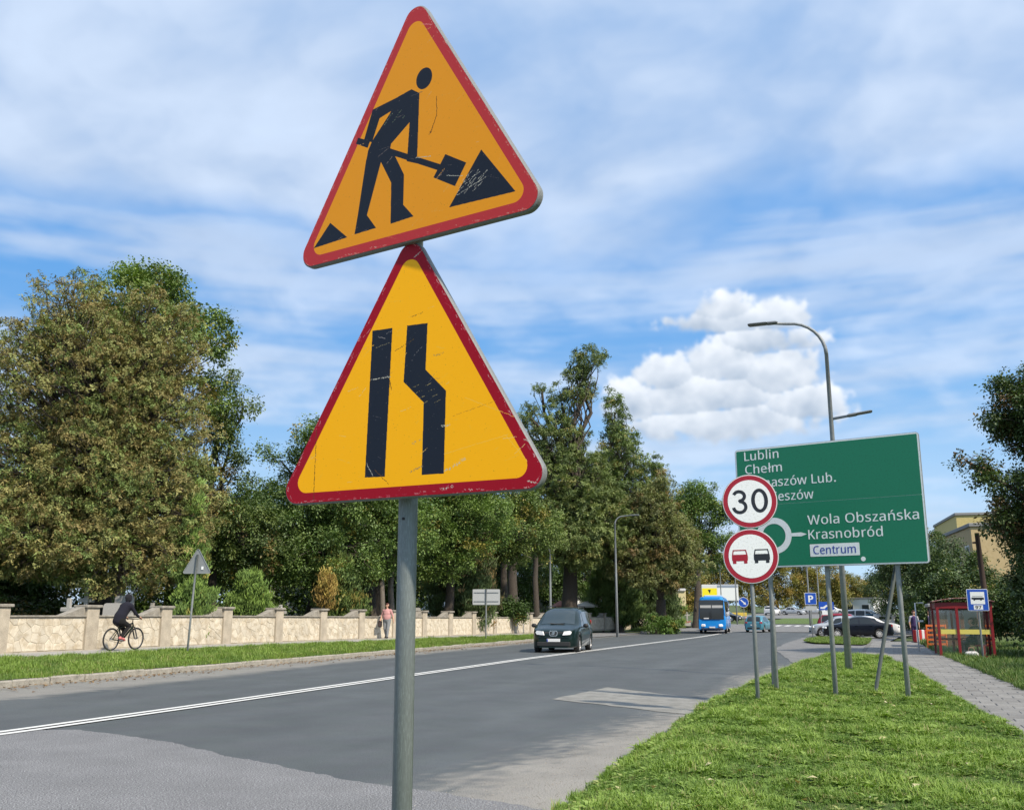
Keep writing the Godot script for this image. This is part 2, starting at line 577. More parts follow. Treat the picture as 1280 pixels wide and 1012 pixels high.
func build_road() -> void:
	var grain := [[0.25, grey(0.35)], [0.42, grey(0.74)], [0.55, grey(0.88)], [0.75, grey(1.0)]]
	var asphalt := grainy("dark asphalt", grain, 0.2, 0.6, 0.72, 0.35, [[0.15, grey(0.82)], [0.75, grey(1.0)]], 0.11, true)
	var zs := steps(24.0, 0.0, 24)
	zs.append_array(steps(-0.1, -26.0, 260))
	var z := -26.3
	while z > -124.0:
		zs.append(z)
		z -= 0.3 + (-z - 26.0) * 0.03
	var cols := steps(0.0, 0.12, 12)
	cols.append_array(steps(0.14, 0.78, 34))
	cols.append_array(steps(0.79, 1.0, 34))
	var right := func(q): return lerp_list([[-30.0, -1.9], [25.0, -2.2], [30.0, -2.2], [45.0, -4.4], [57.0, -5.0], [70.0, -5.3], [90.0, -6.0], [124.0, -8.0]], -q)
	var m := sheet(zs, kerb_x, right, cols, func(x, q): return prof(q) - 0.035 * pow(absf(x - centre_x(q)) / 8.0, 2.0), road_tint)
	struct("road", m, asphalt)
	# worn pale carpet: the bay behind the camera, with a ragged joint
	var old := grainy("worn asphalt", [[0.25, lin(0.05, 0.05, 0.052)], [0.42, lin(0.132, 0.132, 0.136)], [0.55, lin(0.172, 0.172, 0.176)], [0.75, lin(0.38, 0.38, 0.38)]], 0.22, 0.5, 0.85, 1.0, [[0.2, grey(0.84)], [0.8, grey(1.0)]], 0.16)
	var path := [[-2.0, 7.1], [-2.7, 7.3], [-3.4, 7.5], [-4.1, 7.64], [-5.4, 8.15], [-6.4, 8.7], [-7.3, 9.0], [-8.3, 9.5], [-9.5, 9.7], [-10.33, 9.32], [-11.2, 9.1]]
	var edge := func(x):
		var zz: float = lerp_list([[-11.2, -9.1], [-10.33, -9.32], [-9.5, -9.7], [-8.3, -9.45], [-7.3, -9.0], [-6.4, -8.6], [-5.4, -8.15], [-4.1, -7.64], [-3.4, -7.5], [-2.0, -7.1]], x)
		return zz + 0.05 * fine.get_noise_1d(x * 60.0) + 0.10 * fine.get_noise_1d(x * 9.0)
	m = MB.new(true)
	var xs := steps(-11.2, -2.0, 180)
	for i in xs.size() - 1:
		var a: float = edge.call(xs[i])
		var b: float = edge.call(xs[i + 1])
		var prev := [a, b]
		for s in [0.05, 0.4, 1.0, 12.0, 24.0]:
			var now := [maxf(a, a + s), maxf(b, b + s)]
			var y := func(x, q): return prof(q) - 0.035 * pow(absf(x - centre_x(q)) / 8.0, 2.0) + 0.006
			m.quad(Vector3(xs[i], y.call(xs[i], prev[0]), prev[0]), Vector3(xs[i + 1], y.call(xs[i + 1], prev[1]), prev[1]), Vector3(xs[i + 1], y.call(xs[i + 1], now[1]), now[1]), Vector3(xs[i], y.call(xs[i], now[0]), now[0]))
			prev = now
	struct("worn_road_surface", m, old)
	# a pale repair
	var pale := grainy("pale repair patch", [[0.0, lin(0.13, 0.13, 0.12)], [0.5, lin(0.25, 0.245, 0.225)], [1.0, lin(0.34, 0.33, 0.30)]], 0.1, 1.5, 0.9, 0.5, [[0.15, grey(0.72)], [0.7, grey(1.0)]], 0.35)
	var poly := PackedVector2Array()
	var corner := [Vector2(-5.48, -16.17), Vector2(-5.34, -19.23), Vector2(-2.6, -16.9), Vector2(-2.5, -14.4)]
	for k in 4:
		for s in 14:
			var p: Vector2 = corner[k].lerp(corner[(k + 1) % 4], s / 14.0)
			poly.append(p + Vector2(fine.get_noise_2d(p.x * 30.0, p.y * 30.0), fine.get_noise_2d(p.y * 30.0, p.x * 30.0)) * (0.08 if s else 0.0))
	m = MB.new()
	var idx := Geometry2D.triangulate_polygon(poly)
	for k in range(0, idx.size(), 3):
		var v := []
		for j in 3:
			var p := poly[idx[k + j]]
			v.append(Vector3(p.x, prof(p.y) - 0.035 * pow(absf(p.x - centre_x(p.y)) / 8.0, 2.0) + 0.006, p.y))
		m.tri(v[0], v[1], v[2])
	struct("road_patch", m, pale)
	# bay and car park beyond the mound
	var bay := grainy("pale bay asphalt", [[0.0, lin(0.10, 0.10, 0.10)], [0.5, lin(0.185, 0.185, 0.185)], [1.0, lin(0.27, 0.265, 0.255)]], 0.09, 1.2, 0.9, 0.5, [[0.2, grey(0.75)], [0.75, grey(1.0)]], 0.2)
	struct("parking_bay", sheet(steps(-23.5, -92.0, 80), func(q): return right.call(q) - 0.45 + 0.12 * fine.get_noise_1d(q * 4.0), func(q): return lerp_list([[23.5, -2.0], [30.0, -1.6], [36.0, -0.9], [50.0, -0.6], [75.0, 0.5], [92.0, 3.0]], -q), [0.0, 0.06, 0.15, 0.3, 0.5, 0.75, 1.0], func(x, q): return prof(q) + 0.010 - 0.035 * pow(absf(x - centre_x(q)) / 8.0, 2.0) * clampf(1.0 - (x - right.call(q)) / 2.0, 0.0, 1.0)), bay)
	struct("side_entrance", sheet(steps(-63.0, -84.5, 24), func(q): return WALL_X + 0.3, func(q): return kerb_x(q) + 0.5, steps(0.0, 1.0, 4), func(x, q): return prof(q) + 0.012), bay)
	struct("junction", sheet(steps(-92.0, -128.0, 24), func(q): return lerp_list([[92.0, -20.0], [112.0, -22.0], [128.0, -40.0]], -q), func(q): return 8.0, steps(0.0, 1.0, 6), func(x, q): return prof(q) + 0.016), bay)
	struct("far_road", sheet(steps(-160.0, -215.0, 14), func(q): return -70.0, func(q): return 40.0, steps(0.0, 1.0, 6), func(x, q): return prof(q) + 0.03), bay)
	# cracks, tar seams
	var crack := mat("crack", lin(0.03, 0.03, 0.03), 0.95)
	for c in [[-13.2, -14.2, -14.6, -17.0], [-12.0, -22.0, -16.2, -22.6], [-5.5, -19.6, -3.2, -24.0]]:
		seam("crack", Vector2(c[0], c[1]), Vector2(c[2], c[3]), 0.004, 0.16, crack)
	# painted lines
	var paint := grainy("road paint", [[0.0, lin(0.26, 0.26, 0.25)], [0.3, lin(0.55, 0.55, 0.53)], [1.0, lin(0.80, 0.80, 0.77)]], 0.08, 2.0, 0.7)
	for s in [-0.16, 0.06]:
		struct("centre_line", sheet(steps(20.0, -110.0, 160), func(q): return centre_x(q) + s + 0.006 * fine.get_noise_1d(q * 40.0), func(q): return centre_x(q) + s + 0.125 + 0.006 * fine.get_noise_1d(q * 41.0 + 90.0), [0.0, 1.0], func(x, q): return prof(q) + 0.013), paint)
	for k in 6:
		m = MB.new()
		for q in 1:
			var x0 := -12.6 + k * 1.1
			m.quad(Vector3(x0, prof(-118.0) + 0.02, -118.0), Vector3(x0 + 0.55, prof(-118.0) + 0.02, -118.0), Vector3(x0 + 0.55, prof(-122.5) + 0.02, -122.5), Vector3(x0, prof(-122.5) + 0.02, -122.5))
		struct("crossing_stripe", m, paint)
	# kerb stones of the verge
	var stone := grainy("kerb concrete", [[0.0, lin(0.2, 0.185, 0.155)], [0.5, lin(0.35, 0.325, 0.275)], [1.0, lin(0.44, 0.41, 0.35)]], 0.06, 1.2, 0.9, 0.5, [[0.2, grey(0.7)], [0.8, grey(1.0)]], 0.5)
	var kerb := Node3D.new()
	kerb.name = "kerb"
	kerb.set_meta("kind", "structure")
	add_child(kerb, true)
	for span in [[14.0, -63.0], [-84.5, -112.0]]:
		var q: float = span[0]
		while q > span[1]:
			var p := Vector3(kerb_x(q), prof(q), q)
			var p2 := Vector3(kerb_x(q - 1.0), prof(q - 1.0), q - 1.0)
			var f := (p2 - p).normalized()
			var b := Basis(f.cross(Vector3.UP).normalized(), Vector3.UP, -f)
			m = MB.new()
			m.box((p + p2) * 0.5 + Vector3(-0.08 + rng.randf_range(-0.012, 0.012), -0.012 + rng.randf_range(-0.014, 0.012), 0), Vector3(0.16, 0.27, 0.985), 0.028, b)
			obj("kerb_stone", m, stone, kerb)
			q -= 1.0
	# far walk along the wall
	var slabs := grainy("worn concrete slabs", [[0.0, lin(0.2, 0.19, 0.17)], [0.5, lin(0.36, 0.34, 0.31)], [1.0, lin(0.46, 0.44, 0.40)]], 0.06, 0.9, 0.9, 0.4, [[0.2, grey(0.75)], [0.8, grey(1.0)]], 0.3)
	struct("pavement", sheet(steps(20.0, -63.0, 60), func(q): return WALL_X - 0.2, func(q): return WALL_X + 3.0 + 0.08 * fine.get_noise_1d(q * 5.0), [0.0, 0.5, 1.0], func(x, q): return prof(q) + 0.275), slabs)
	# paved walk: a bed, then the pavers
	var bed := grainy("paver joints", [[0.0, lin(0.11, 0.11, 0.10)], [1.0, lin(0.2, 0.195, 0.18)]], 0.1, 2.0, 0.95)
	struct("pavement_bed", sheet(steps(8.0, -60.0, 80), func(q): return lerp_list(WALK_L, -q), func(q): return lerp_list(WALK_R, -q) + 0.06, [0.0, 0.25, 0.5, 0.75, 1.0], func(x, q): return prof(q) + 0.028), bed)
	var tones := []
	for k in 5:
		tones.append(grainy("paver_%d" % k, [[0.0, lin(0.12, 0.117, 0.112)], [0.5, lin(0.195 + 0.016 * k, 0.19 + 0.016 * k, 0.182 + 0.015 * k)], [1.0, lin(0.31, 0.30, 0.29)]], 0.09, 1.6, 0.9, 0.3, [[0.2, grey(0.78)], [0.8, grey(1.0)]], 0.3))
	var walk := Node3D.new()
	walk.name = "pavement"
	walk.set_meta("kind", "structure")
	add_child(walk, true)
	var shapes := []
	for k in 3:
		m = MB.new()
		m.box(Vector3(0, -0.03, 0), Vector3(0.393, 0.06, 0.393), 0.006)
		shapes.append(m.done())
	var rest := MB.new()
	var count := 0
	var row := 0
	var q2 := -10.4
	while q2 > -60.0:
		var a := lerp_list(WALK_L, -q2)
		var b := lerp_list(WALK_R, -q2)
		var x := ceilf(a / 0.4) * 0.4 + (0.2 if row % 2 else 0.0) - 0.2
		while x < b - 0.1:
			var at := Vector3(x + 0.05, prof(q2) + 0.043 + rng.randf_range(-0.004, 0.004), q2)
			var tilt := Basis.from_euler(Vector3(rng.randf_range(-0.008, 0.008), rng.randf_range(-0.01, 0.01), rng.randf_range(-0.008, 0.008)))
			if count < 300:
				var o := obj("paver", shapes[count % 3], tones[rng.randi() % 5], walk)
				o.transform = Transform3D(tilt, at)
			else:
				rest.box(at + Vector3(0, -0.03, 0), Vector3(0.393, 0.06, 0.393), 0.0, tilt)
			count += 1
			x += 0.4
		q2 -= 0.4
		row += 1
	obj("pavers", rest, tones[2], walk).set_meta("kind", "stuff")


# ---------------------------------------------------------------- the wall along the far walk
func cell(p: Vector2, all: Array, box: PackedVector2Array) -> PackedVector2Array:
	var poly := box
	for q in all:
		if q == p or p.distance_to(q) > 1.3:
			continue
		var mid: Vector2 = (p + q) * 0.5
		var n: Vector2 = (q - p).normalized()
		var s := Vector2(-n.y, n.x)
		var half := PackedVector2Array([mid + s * 9.0, mid - s * 9.0, mid - s * 9.0 - n * 18.0, mid + s * 9.0 - n * 18.0])
		var cut := Geometry2D.intersect_polygons(poly, half)
		if cut.is_empty():
			return PackedVector2Array()
		poly = cut[0]
	return poly


func build_cemetery_wall() -> void:
	var wall := thing("cemetery_wall", "long cream stone-faced boundary wall with capped pillars beside the walk", "wall")
	var core := grainy("wall mortar", [[0.0, lin(0.32, 0.27, 0.20)], [0.5, lin(0.47, 0.41, 0.31)], [1.0, lin(0.55, 0.49, 0.38)]], 0.06, 1.3, 0.9, 1.0, [[0.15, grey(0.7)], [0.8, grey(1.0)]], 0.25)
	var plaster := grainy("pillar render", [[0.0, lin(0.32, 0.27, 0.20)], [0.5, lin(0.47, 0.41, 0.32)], [1.0, lin(0.56, 0.5, 0.40)]], 0.05, 1.0, 0.9, 0.6, [[0.15, grey(0.72)], [0.8, grey(1.0)]], 0.3)
	var capm := grainy("weathered coping", [[0.0, lin(0.17, 0.15, 0.12)], [0.5, lin(0.34, 0.31, 0.26)], [1.0, lin(0.46, 0.43, 0.37)]], 0.06, 1.2, 0.9, 0.5, [[0.2, grey(0.6)], [0.8, grey(1.0)]], 0.4)
	var faces := []
	for k in 6:
		var w := 0.88 + 0.05 * k
		faces.append(grainy("field_stone_%d" % k, [[0.0, lin(0.44 * w, 0.385 * w, 0.30 * w)], [0.5, lin(0.60 * w, 0.54 * w, 0.43 * w)], [1.0, lin(0.70 * w, 0.64 * w, 0.53 * w)]], 0.05, 1.4, 0.85, 1.0, [[0.15, lin(0.74, 0.69, 0.62)], [0.6, grey(1.0)]], 0.4))
	var posts := []
	for k in 31:
		posts.append(-7.5 - k * 3.52)
	var spent := 0
	for k in posts.size():
		var z: float = posts[k]
		if z < -76.0 and z > -83.0 and false:
			continue
		var x := WALL_X + 1.1 * smoothstep(76.0, 92.0, -z)
		var y := prof(z) + 0.27
		var b := MB.new()
		b.box(Vector3(x, y + 0.62, z), Vector3(0.50, 1.44, 0.52), 0.012)
		var pil := obj("pillar", b, plaster, wall)
		b = MB.new()
		b.box(Vector3(x, y + 1.385, z), Vector3(0.62, 0.09, 0.66), 0.015)
		obj("cap", b, capm, pil)
		if k + 1 == posts.size():
			break
		var z2: float = posts[k + 1]
		var x2 := WALL_X + 1.1 * smoothstep(76.0, 92.0, -z2)
		var y2 := prof(z2) + 0.27
		var from := Vector3(x, y, z - 0.26)
		var to := Vector3(x2, y2, z2 + 0.26)
		var d := (to - from)
		var long := Vector2(d.x, d.z).length()
		var f := d.normalized()
		var basis := Basis(f, Vector3.UP, f.cross(Vector3.UP).normalized())
		var x3 := Transform3D(basis, from)
		b = MB.new()
		b.box(x3 * Vector3(long * 0.5, 0.47, 0), Vector3(long, 1.14, 0.34), 0.0, basis)
		var panel := obj("wall_panel", b, core, wall)
		b = MB.new()
		b.box(x3 * Vector3(long * 0.5, 1.07, 0), Vector3(long - 0.004, 0.055, 0.46), 0.012, basis)
		obj("coping", b, capm, panel)
		# the sloped stone that climbs to the next pillar's cap
		b = MB.new()
		b.prism(PackedVector2Array([Vector2(long - 0.9, 1.10), Vector2(long - 0.02, 1.10), Vector2(long - 0.02, 1.36), Vector2(long - 0.06, 1.37)]), -0.16, 0.16, x3)
		obj("ramp", b, capm, panel)
		var pts := []
		var rows := 4
		var per := 10
		for r in rows:
			for c in per:
				pts.append(Vector2((c + 0.5 + (0.25 if r % 2 else -0.25) + rng.randf_range(-0.5, 0.5)) * long / per, 0.06 + (r + 0.5 + rng.randf_range(-0.48, 0.48)) * 0.97 / rows))
		var frame := PackedVector2Array([Vector2(0.03, 0.03), Vector2(long - 0.03, 0.03), Vector2(long - 0.03, 1.03), Vector2(0.03, 1.03)])
		var joined := MB.new()
		for p in pts:
			var poly := cell(p, pts, frame)
			if poly.size() < 3:
				continue
			var outer := Geometry2D.offset_polygon(poly, -0.005)
			if outer.is_empty() or outer[0].size() < 3:
				continue
			var near := k >= 3 and k <= 9 and spent < 290
			var s := MB.new() if near else joined
			var o: PackedVector2Array = outer[0]
			if Geometry2D.is_polygon_clockwise(o):
				o.reverse()
			var inner := PackedVector2Array()
			var mid := Vector2.ZERO
			for v in o:
				mid += v / o.size()
			for v in o:
				inner.append(v + (mid - v).normalized() * minf(0.012, (mid - v).length() * 0.4))
			var lift := rng.randf_range(0.004, 0.016)
			for i in o.size():
				var i2 := (i + 1) % o.size()
				s.quad(x3 * Vector3(o[i].x, o[i].y, 0.168), x3 * Vector3(o[i2].x, o[i2].y, 0.168), x3 * Vector3(inner[i2].x, inner[i2].y, 0.17 + lift), x3 * Vector3(inner[i].x, inner[i].y, 0.17 + lift))
				s.tri(x3 * Vector3(inner[i].x, inner[i].y, 0.17 + lift), x3 * Vector3(inner[i2].x, inner[i2].y, 0.17 + lift), x3 * Vector3(mid.x, mid.y, 0.172 + lift))
			if near:
				obj("stone", s, faces[rng.randi() % 6], panel)
				spent += 1
		if joined.n:
			obj("stonework", joined, faces[3 + k % 2], panel).set_meta("kind", "stuff")


# ---------------------------------------------------------------- blocks of flats and other buildings
func house(o: Node3D, at: Vector3, size: Vector3, turn: float, wall_m: Material, floors: int, bays: int, sides := true) -> void:
	var b := Basis(Vector3.UP, turn)
	var m := MB.new()
	m.box(at + Vector3(0, size.y * 0.5, 0), size, 0.0, b)
	var w := obj("wall", m, wall_m, o)
	m = MB.new()
	m.box(at + Vector3(0, size.y + 0.12, 0), Vector3(size.x + 0.3, 0.3, size.z + 0.3), 0.03, b)
	obj("roof", m, mat("roof edge", grey(0.22), 0.8), o)
	for f in floors:
		for k in bays:
			var y := 1.5 + f * (size.y - 1.2) / floors
			var z := -size.z * 0.5 + (k + 0.5) * size.z / bays
			m = MB.new()
			m.box(at + b * Vector3(-size.x * 0.5 - 0.005, y, z), Vector3(0.08, 1.5, 1.7), 0.0, b)
			var win := obj("window", m, mat("white window frame", grey(0.6), 0.5), w)
			m = MB.new()
			m.box(at + b * Vector3(-size.x * 0.5 - 0.02, y, z), Vector3(0.08, 1.3, 1.5), 0.0, b)
			obj("pane", m, mat("dark window glass", lin(0.03, 0.04, 0.05), 0.06), win)


func build_buildings() -> void:
	var ylw := grainy("yellow render", [[0.0, lin(0.42, 0.34, 0.14)], [1.0, lin(0.55, 0.46, 0.2)]], 0.02, 0.3, 0.9)
	var och := grainy("ochre render", [[0.0, lin(0.42, 0.31, 0.16)], [1.0, lin(0.50, 0.39, 0.22)]], 0.02, 0.3, 0.9)
	var a := thing("apartment_block", "tall pale yellow block of flats behind the trees", "apartment building")
	house(a, Vector3(12.6, -0.3, -128.0), Vector3(11.0, 12.5, 16.0), 0.1, ylw, 4, 4)
	var b := thing("apartment_block", "lower ochre block of flats with a pale stripe behind the bus shelter", "apartment building")
	house(b, Vector3(10.6, -0.3, -94.5), Vector3(9.0, 8.7, 12.0), 0.12, och, 3, 3)
	var m := MB.new()
	m.box(Vector3(8.1, 4.4, -88.65), Vector3(1.6, 8.5, 0.1), 0.0, Basis(Vector3.UP, 0.12))
	obj("pale_stripe", m, mat("pale render", lin(0.5, 0.45, 0.36), 0.9), b)
	m = MB.new()
	m.box(Vector3(7.09, 6.0, -128.6), Vector3(0.05, 12.3, 15.9), 0.0, Basis(Vector3.UP, 0.1))
	obj("grey_side_wall", m, grainy("grey render", [[0.0, lin(0.36, 0.35, 0.32)], [1.0, lin(0.46, 0.45, 0.42)]], 0.02, 0.3, 0.9), a)
	# small kiosk behind the shelter
	var k := thing("kiosk", "low brown kiosk with a flat roof standing behind the bus shelter", "kiosk", Vector3(2.75, -0.3, -50.0))
	m = MB.new()
	m.box(Vector3(0, 0.98, 0), Vector3(2.0, 1.96, 3.0), 0.02)
	obj("wall", m, grainy("brown boards", [[0.0, lin(0.10, 0.05, 0.035)], [1.0, lin(0.2, 0.11, 0.075)]], 0.05, 0.8, 0.8), k)
	m = MB.new()
	m.box(Vector3(0.0, 2.04, 0), Vector3(2.2, 0.16, 3.5), 0.03)
	obj("roof", m, mat("kiosk roof", grey(0.25), 0.7), k)
	m = MB.new()
	m.box(Vector3(-1.01, 1.4, 0.3), Vector3(0.06, 1.0, 1.4), 0.01)
	obj("window", m, mat("dark window glass", lin(0.03, 0.04, 0.05), 0.06), k)
	# far white building among the graves side
	var h := thing("white_house", "white house with dark windows showing between the cemetery trunks", "house")
	house(h, Vector3(-44.0, 0.1, -70.0), Vector3(8.0, 5.2, 9.0), -0.9, mat("white render", grey(0.62), 0.9), 2, 3)
	var h2 := thing("white_house", "pale long building glimpsed between trunks near the end of the wall", "house")
	house(h2, Vector3(-41.0, 0.1, -104.0), Vector3(8.0, 5.0, 18.0), -0.5, mat("white render", grey(0.62), 0.9), 2, 5)
	var h3 := thing("small_house", "tiny white house with a grey roof beyond the parked cars", "house")
	house(h3, Vector3(-4.6, 1.0, -230.0), Vector3(9.0, 3.4, 7.0), 1.2, mat("white render", grey(0.62), 0.9), 1, 2)


func seam(called: String, a: Vector2, b: Vector2, wide: float, wander: float, m: Material) -> void:
	var s := MB.new(true)
	var n := maxi(6, int(a.distance_to(b) / 0.12))
	var prev := []
	for i in n + 1:
		var t := float(i) / n
		var p := a.lerp(b, t)
		var side := (b - a).orthogonal().normalized()
		p += side * (fine.get_noise_2d(p.x * 6.0 + wander, p.y * 6.0) * wander * 1.6 + fine.get_noise_2d(p.x * 40.0, p.y * 40.0) * wander * 0.5)
		var w := wide * (0.35 + 0.9 * absf(fine.get_noise_2d(p.x * 25.0, p.y * 25.0 + 60.0)) + 0.25 * sin(PI * t))
		var row := []
		for k in [-1.0, 1.0]:
			var q: Vector2 = p + side * w * k
			row.append(Vector3(q.x, prof(q.y) - 0.035 * pow(absf(q.x - centre_x(q.y)) / 8.0, 2.0) + 0.010, q.y))
		if prev.size():
			s.quad(prev[0], prev[1], row[1], row[0])
		prev = row
	struct(called, s, m)


# ---------------------------------------------------------------- trees and plants
func leaf(st: MB, base: Vector3, dir: Vector3, side: Vector3, long: float, wide: float, droop: float) -> void:
	var n := dir.cross(side).normalized()
	var mid := base + dir * long * 0.5 + n * droop * long * 0.1
	var tip := base + dir * long - Vector3(0, droop * long * 0.5, 0)
	st.tri(base, mid + side * wide * 0.5 - n * wide * 0.12, mid)
	st.tri(base, mid, mid - side * wide * 0.5 - n * wide * 0.12)
	st.tri(mid, mid + side * wide * 0.5 - n * wide * 0.12, tip)
	st.tri(mid, tip, mid - side * wide * 0.5 - n * wide * 0.12)


func cluster(kind: String, v: int) -> ArrayMesh:
	var key := "%s%d" % [kind, v]
	if meshes.has(key):
		return meshes[key]
	var r := RandomNumberGenerator.new()
	r.seed = 900 + v * 7 + kind.length()
	var m := MB.new()
	if kind == "palmate":
		# three hands of long leaflets that hang from a short twig
		for h in 3:
			var c := Vector3(r.randf_range(-0.16, 0.16), r.randf_range(-0.1, 0.1), r.randf_range(-0.16, 0.16))
			var axis := (c + Vector3(0, 0.10, 0)).normalized()
			var s := axis.cross(Vector3(0.3, 0.2, 0.9)).normalized()
			var u := axis.cross(s)
			for k in 6:
				var w := TAU * k / 6.5 + r.randf() * 1.1
				var d := (s * cos(w) + u * sin(w) + axis * 0.25 - Vector3(0, 0.5, 0)).normalized()
				var sd := d.cross(axis).normalized()
				leaf(m, c + Vector3(r.randf_range(-0.09, 0.09), r.randf_range(-0.08, 0.08), r.randf_range(-0.09, 0.09)), (d + Vector3(r.randf_range(-0.4, 0.4), r.randf_range(-0.3, 0.3), r.randf_range(-0.4, 0.4))).normalized(), sd, r.randf_range(0.09, 0.22), r.randf_range(0.045, 0.075), r.randf_range(0.1, 0.7))
	elif kind == "broad":
		for k in 15:
			var c := Vector3(r.randfn(0, 0.15), r.randfn(0, 0.12), r.randfn(0, 0.15))
			var d := (c + Vector3(r.randf_range(-1, 1), r.randf_range(-0.9, 0.3), r.randf_range(-1, 1)) * 0.3).normalized()
			var sd := d.cross(Vector3(r.randf_range(-0.5, 0.5), 1, r.randf_range(-0.5, 0.5))).normalized()
			leaf(m, c, d, sd, r.randf_range(0.10, 0.16), r.randf_range(0.07, 0.11), 0.3)
	elif kind == "spray":
		# flat upright fans of scale leaves
		for k in 14:
			var w := r.randf_range(-0.9, 0.9)
			var d := Vector3(sin(w) * 0.7, cos(w), r.randf_range(-0.35, 0.35)).normalized()
			var sd := d.cross(Vector3(r.randf_range(-0.3, 0.3), 0, 1)).normalized()
			var c := Vector3(r.randfn(0, 0.08), r.randf_range(-0.12, 0.1), r.randfn(0, 0.08))
			leaf(m, c, d, sd, r.randf_range(0.12, 0.22), r.randf_range(0.025, 0.05), 0.15)
	elif kind == "twig":
		for k in 7:
			var c := Vector3(r.randfn(0, 0.16), r.randfn(0, 0.14), r.randfn(0, 0.16))
			var d := Vector3(r.randf_range(-1, 1), r.randf_range(-0.8, 0.5), r.randf_range(-1, 1)).normalized()
			var sd := d.cross(Vector3.UP).normalized()
			leaf(m, c, d, sd, r.randf_range(0.09, 0.14), r.randf_range(0.06, 0.09), 0.3)
	meshes[key] = m.done()
	return meshes[key]


func leaf_mat(called: String, through: Color, rough := 0.55) -> StandardMaterial3D:
	if mats.has(called):
		return mats[called]
	var m := mat(called, Color.WHITE, rough)
	m.vertex_color_use_as_albedo = true
	m.backlight_enabled = true
	m.backlight = through
	return m


func limb(m: MB, a: Vector3, b: Vector3, ra: float, rb: float, wob := 0.12) -> Array:
	var pts := []
	var rad := []
	var n := 6
	for i in n + 1:
		var t := float(i) / n
		var p := a.lerp(b, t)
		# limbs leave steeply and bow outwards
		p.y += sin(t * PI) * (b - a).length() * 0.08
		if i > 0 and i < n:
			p += Vector3(rng.randf_range(-1, 1), rng.randf_range(-0.5, 0.5), rng.randf_range(-1, 1)) * (b - a).length() * wob * 0.4
		pts.append(p)
		rad.append(lerpf(ra, rb, t))
	m.tube(pts, rad, 7, false)
	return pts


# lobes: [x, y, z, rx, ry, rz, leaf density]; tones: [low colour, high colour, stray colour, stray share]
func tree(called: String, label: String, at: Vector3, lobes: Array, trunk_r: float, kind: String, tones: Array, total: int, o := {}) -> Node3D:
	var t := thing(called, label, o.get("category", "tree"), at, deg_to_rad(21.0), o.get("group", ""))
	var bark := MB.new(true)
	var height := 0.0
	var vol := 0.0
	for l in lobes:
		height = maxf(height, l[1] + l[4])
		vol += pow(l[3] * l[4] * l[5], 0.72) * l[6]
	var fork: float = o.get("fork", height * 0.28)
	var lean: Vector3 = o.get("lean", Vector3.ZERO)
	var top: Vector3 = Vector3(lobes[0][0] * 0.5, fork, lobes[0][2] * 0.5) + lean
	bark.tube([Vector3(0, -1.0, 0), Vector3(0, 0.15, 0), Vector3(0.03, 0.7, 0.02), top * 0.55 + Vector3(0.05, 0, -0.04), top], [trunk_r * 1.5, trunk_r * 1.25, trunk_r, trunk_r * 0.86, trunk_r * 0.75], 12, false)
	var bufs := [PackedFloat32Array(), PackedFloat32Array(), PackedFloat32Array(), PackedFloat32Array()]
	var scale: float = o.get("scale", 1.0)
	var clump_r: float = o.get("clump", 0.6)
	for l in lobes:
		var c := Vector3(l[0], l[1], l[2])
		var r := Vector3(l[3], l[4], l[5])
		var join := top.lerp(c, 0.0)
		var ends := limb(bark, join, c, trunk_r * 0.42, trunk_r * 0.14)
		var share := int(total * pow(l[3] * l[4] * l[5], 0.72) * l[6] / vol)
		var per := int(o.get("per", 14))
		var clumps := maxi(3, share / per)
		for k in clumps:
			var d := Vector3(rng.randfn(), rng.randfn(), rng.randfn()).normalized()
			var far := pow(rng.randf_range(0.12, 1.0), 0.42)
			var ragged := 1.0 + 0.26 * fine.get_noise_3d(d.x * 14.0 + c.x * 5.0, d.y * 14.0 + c.y * 5.0, d.z * 14.0)
			var p := c + d * r * far * ragged
			if p.y < o.get("floor", 0.6):
				continue
			if kind != "spray" and (k % 3 == 0 or far > 0.9 and k % 2 == 0):
				limb(bark, ends[2 + k % 4], p, trunk_r * 0.12, 0.012 * scale, 0.2)
			var tone := rng.randf_range(-1.0, 1.0)
			var stray: bool = rng.randf() < tones[3]
			var size := clump_r * rng.randf_range(0.6, 1.15)
			for q in per:
				var e := Vector3(rng.randfn(), rng.randfn() * 0.62, rng.randfn())
				e = e.normalized() * pow(rng.randf(), 0.5) * size
				var pos := p + e
				var cc: Color = tones[0].lerp(tones[1], clampf(0.5 + 0.35 * tone + rng.randf_range(-0.3, 0.3), 0.0, 1.0))
				if stray or rng.randf() < tones[3] * 0.35:
					cc = cc.lerp(tones[2], rng.randf_range(0.5, 1.0))
				var v := 1.28 + 0.24 * tone + rng.randf_range(-0.18, 0.18)
				cc = Color(cc.r * v, cc.g * v, cc.b * v)
				var b: Basis
				if kind == "spray":
					var out := Vector3(e.x + d.x, 0, e.z + d.z).normalized()
					b = Basis(Vector3.UP, rng.randf() * TAU) * Basis(Vector3.RIGHT, rng.randf_range(-0.2, 0.35))
					b = Basis(Vector3.UP.cross(out).normalized(), rng.randf_range(0.0, 0.4)) * b
				else:
					b = Basis(Vector3.UP, rng.randf() * TAU) * Basis(Vector3.RIGHT, rng.randf_range(-0.7, 0.7))
				b = b.scaled(Vector3.ONE * scale * rng.randf_range(0.6, 1.3))
				put(bufs[(q + k) % 4], b, pos, cc)
	obj("trunk", bark, o.get("bark", mats["bark"]), t)
	for v in 4:
		mm("crown", cluster(kind, v), o.get("leaves", mats["leaf"]), bufs[v], t)
	return t


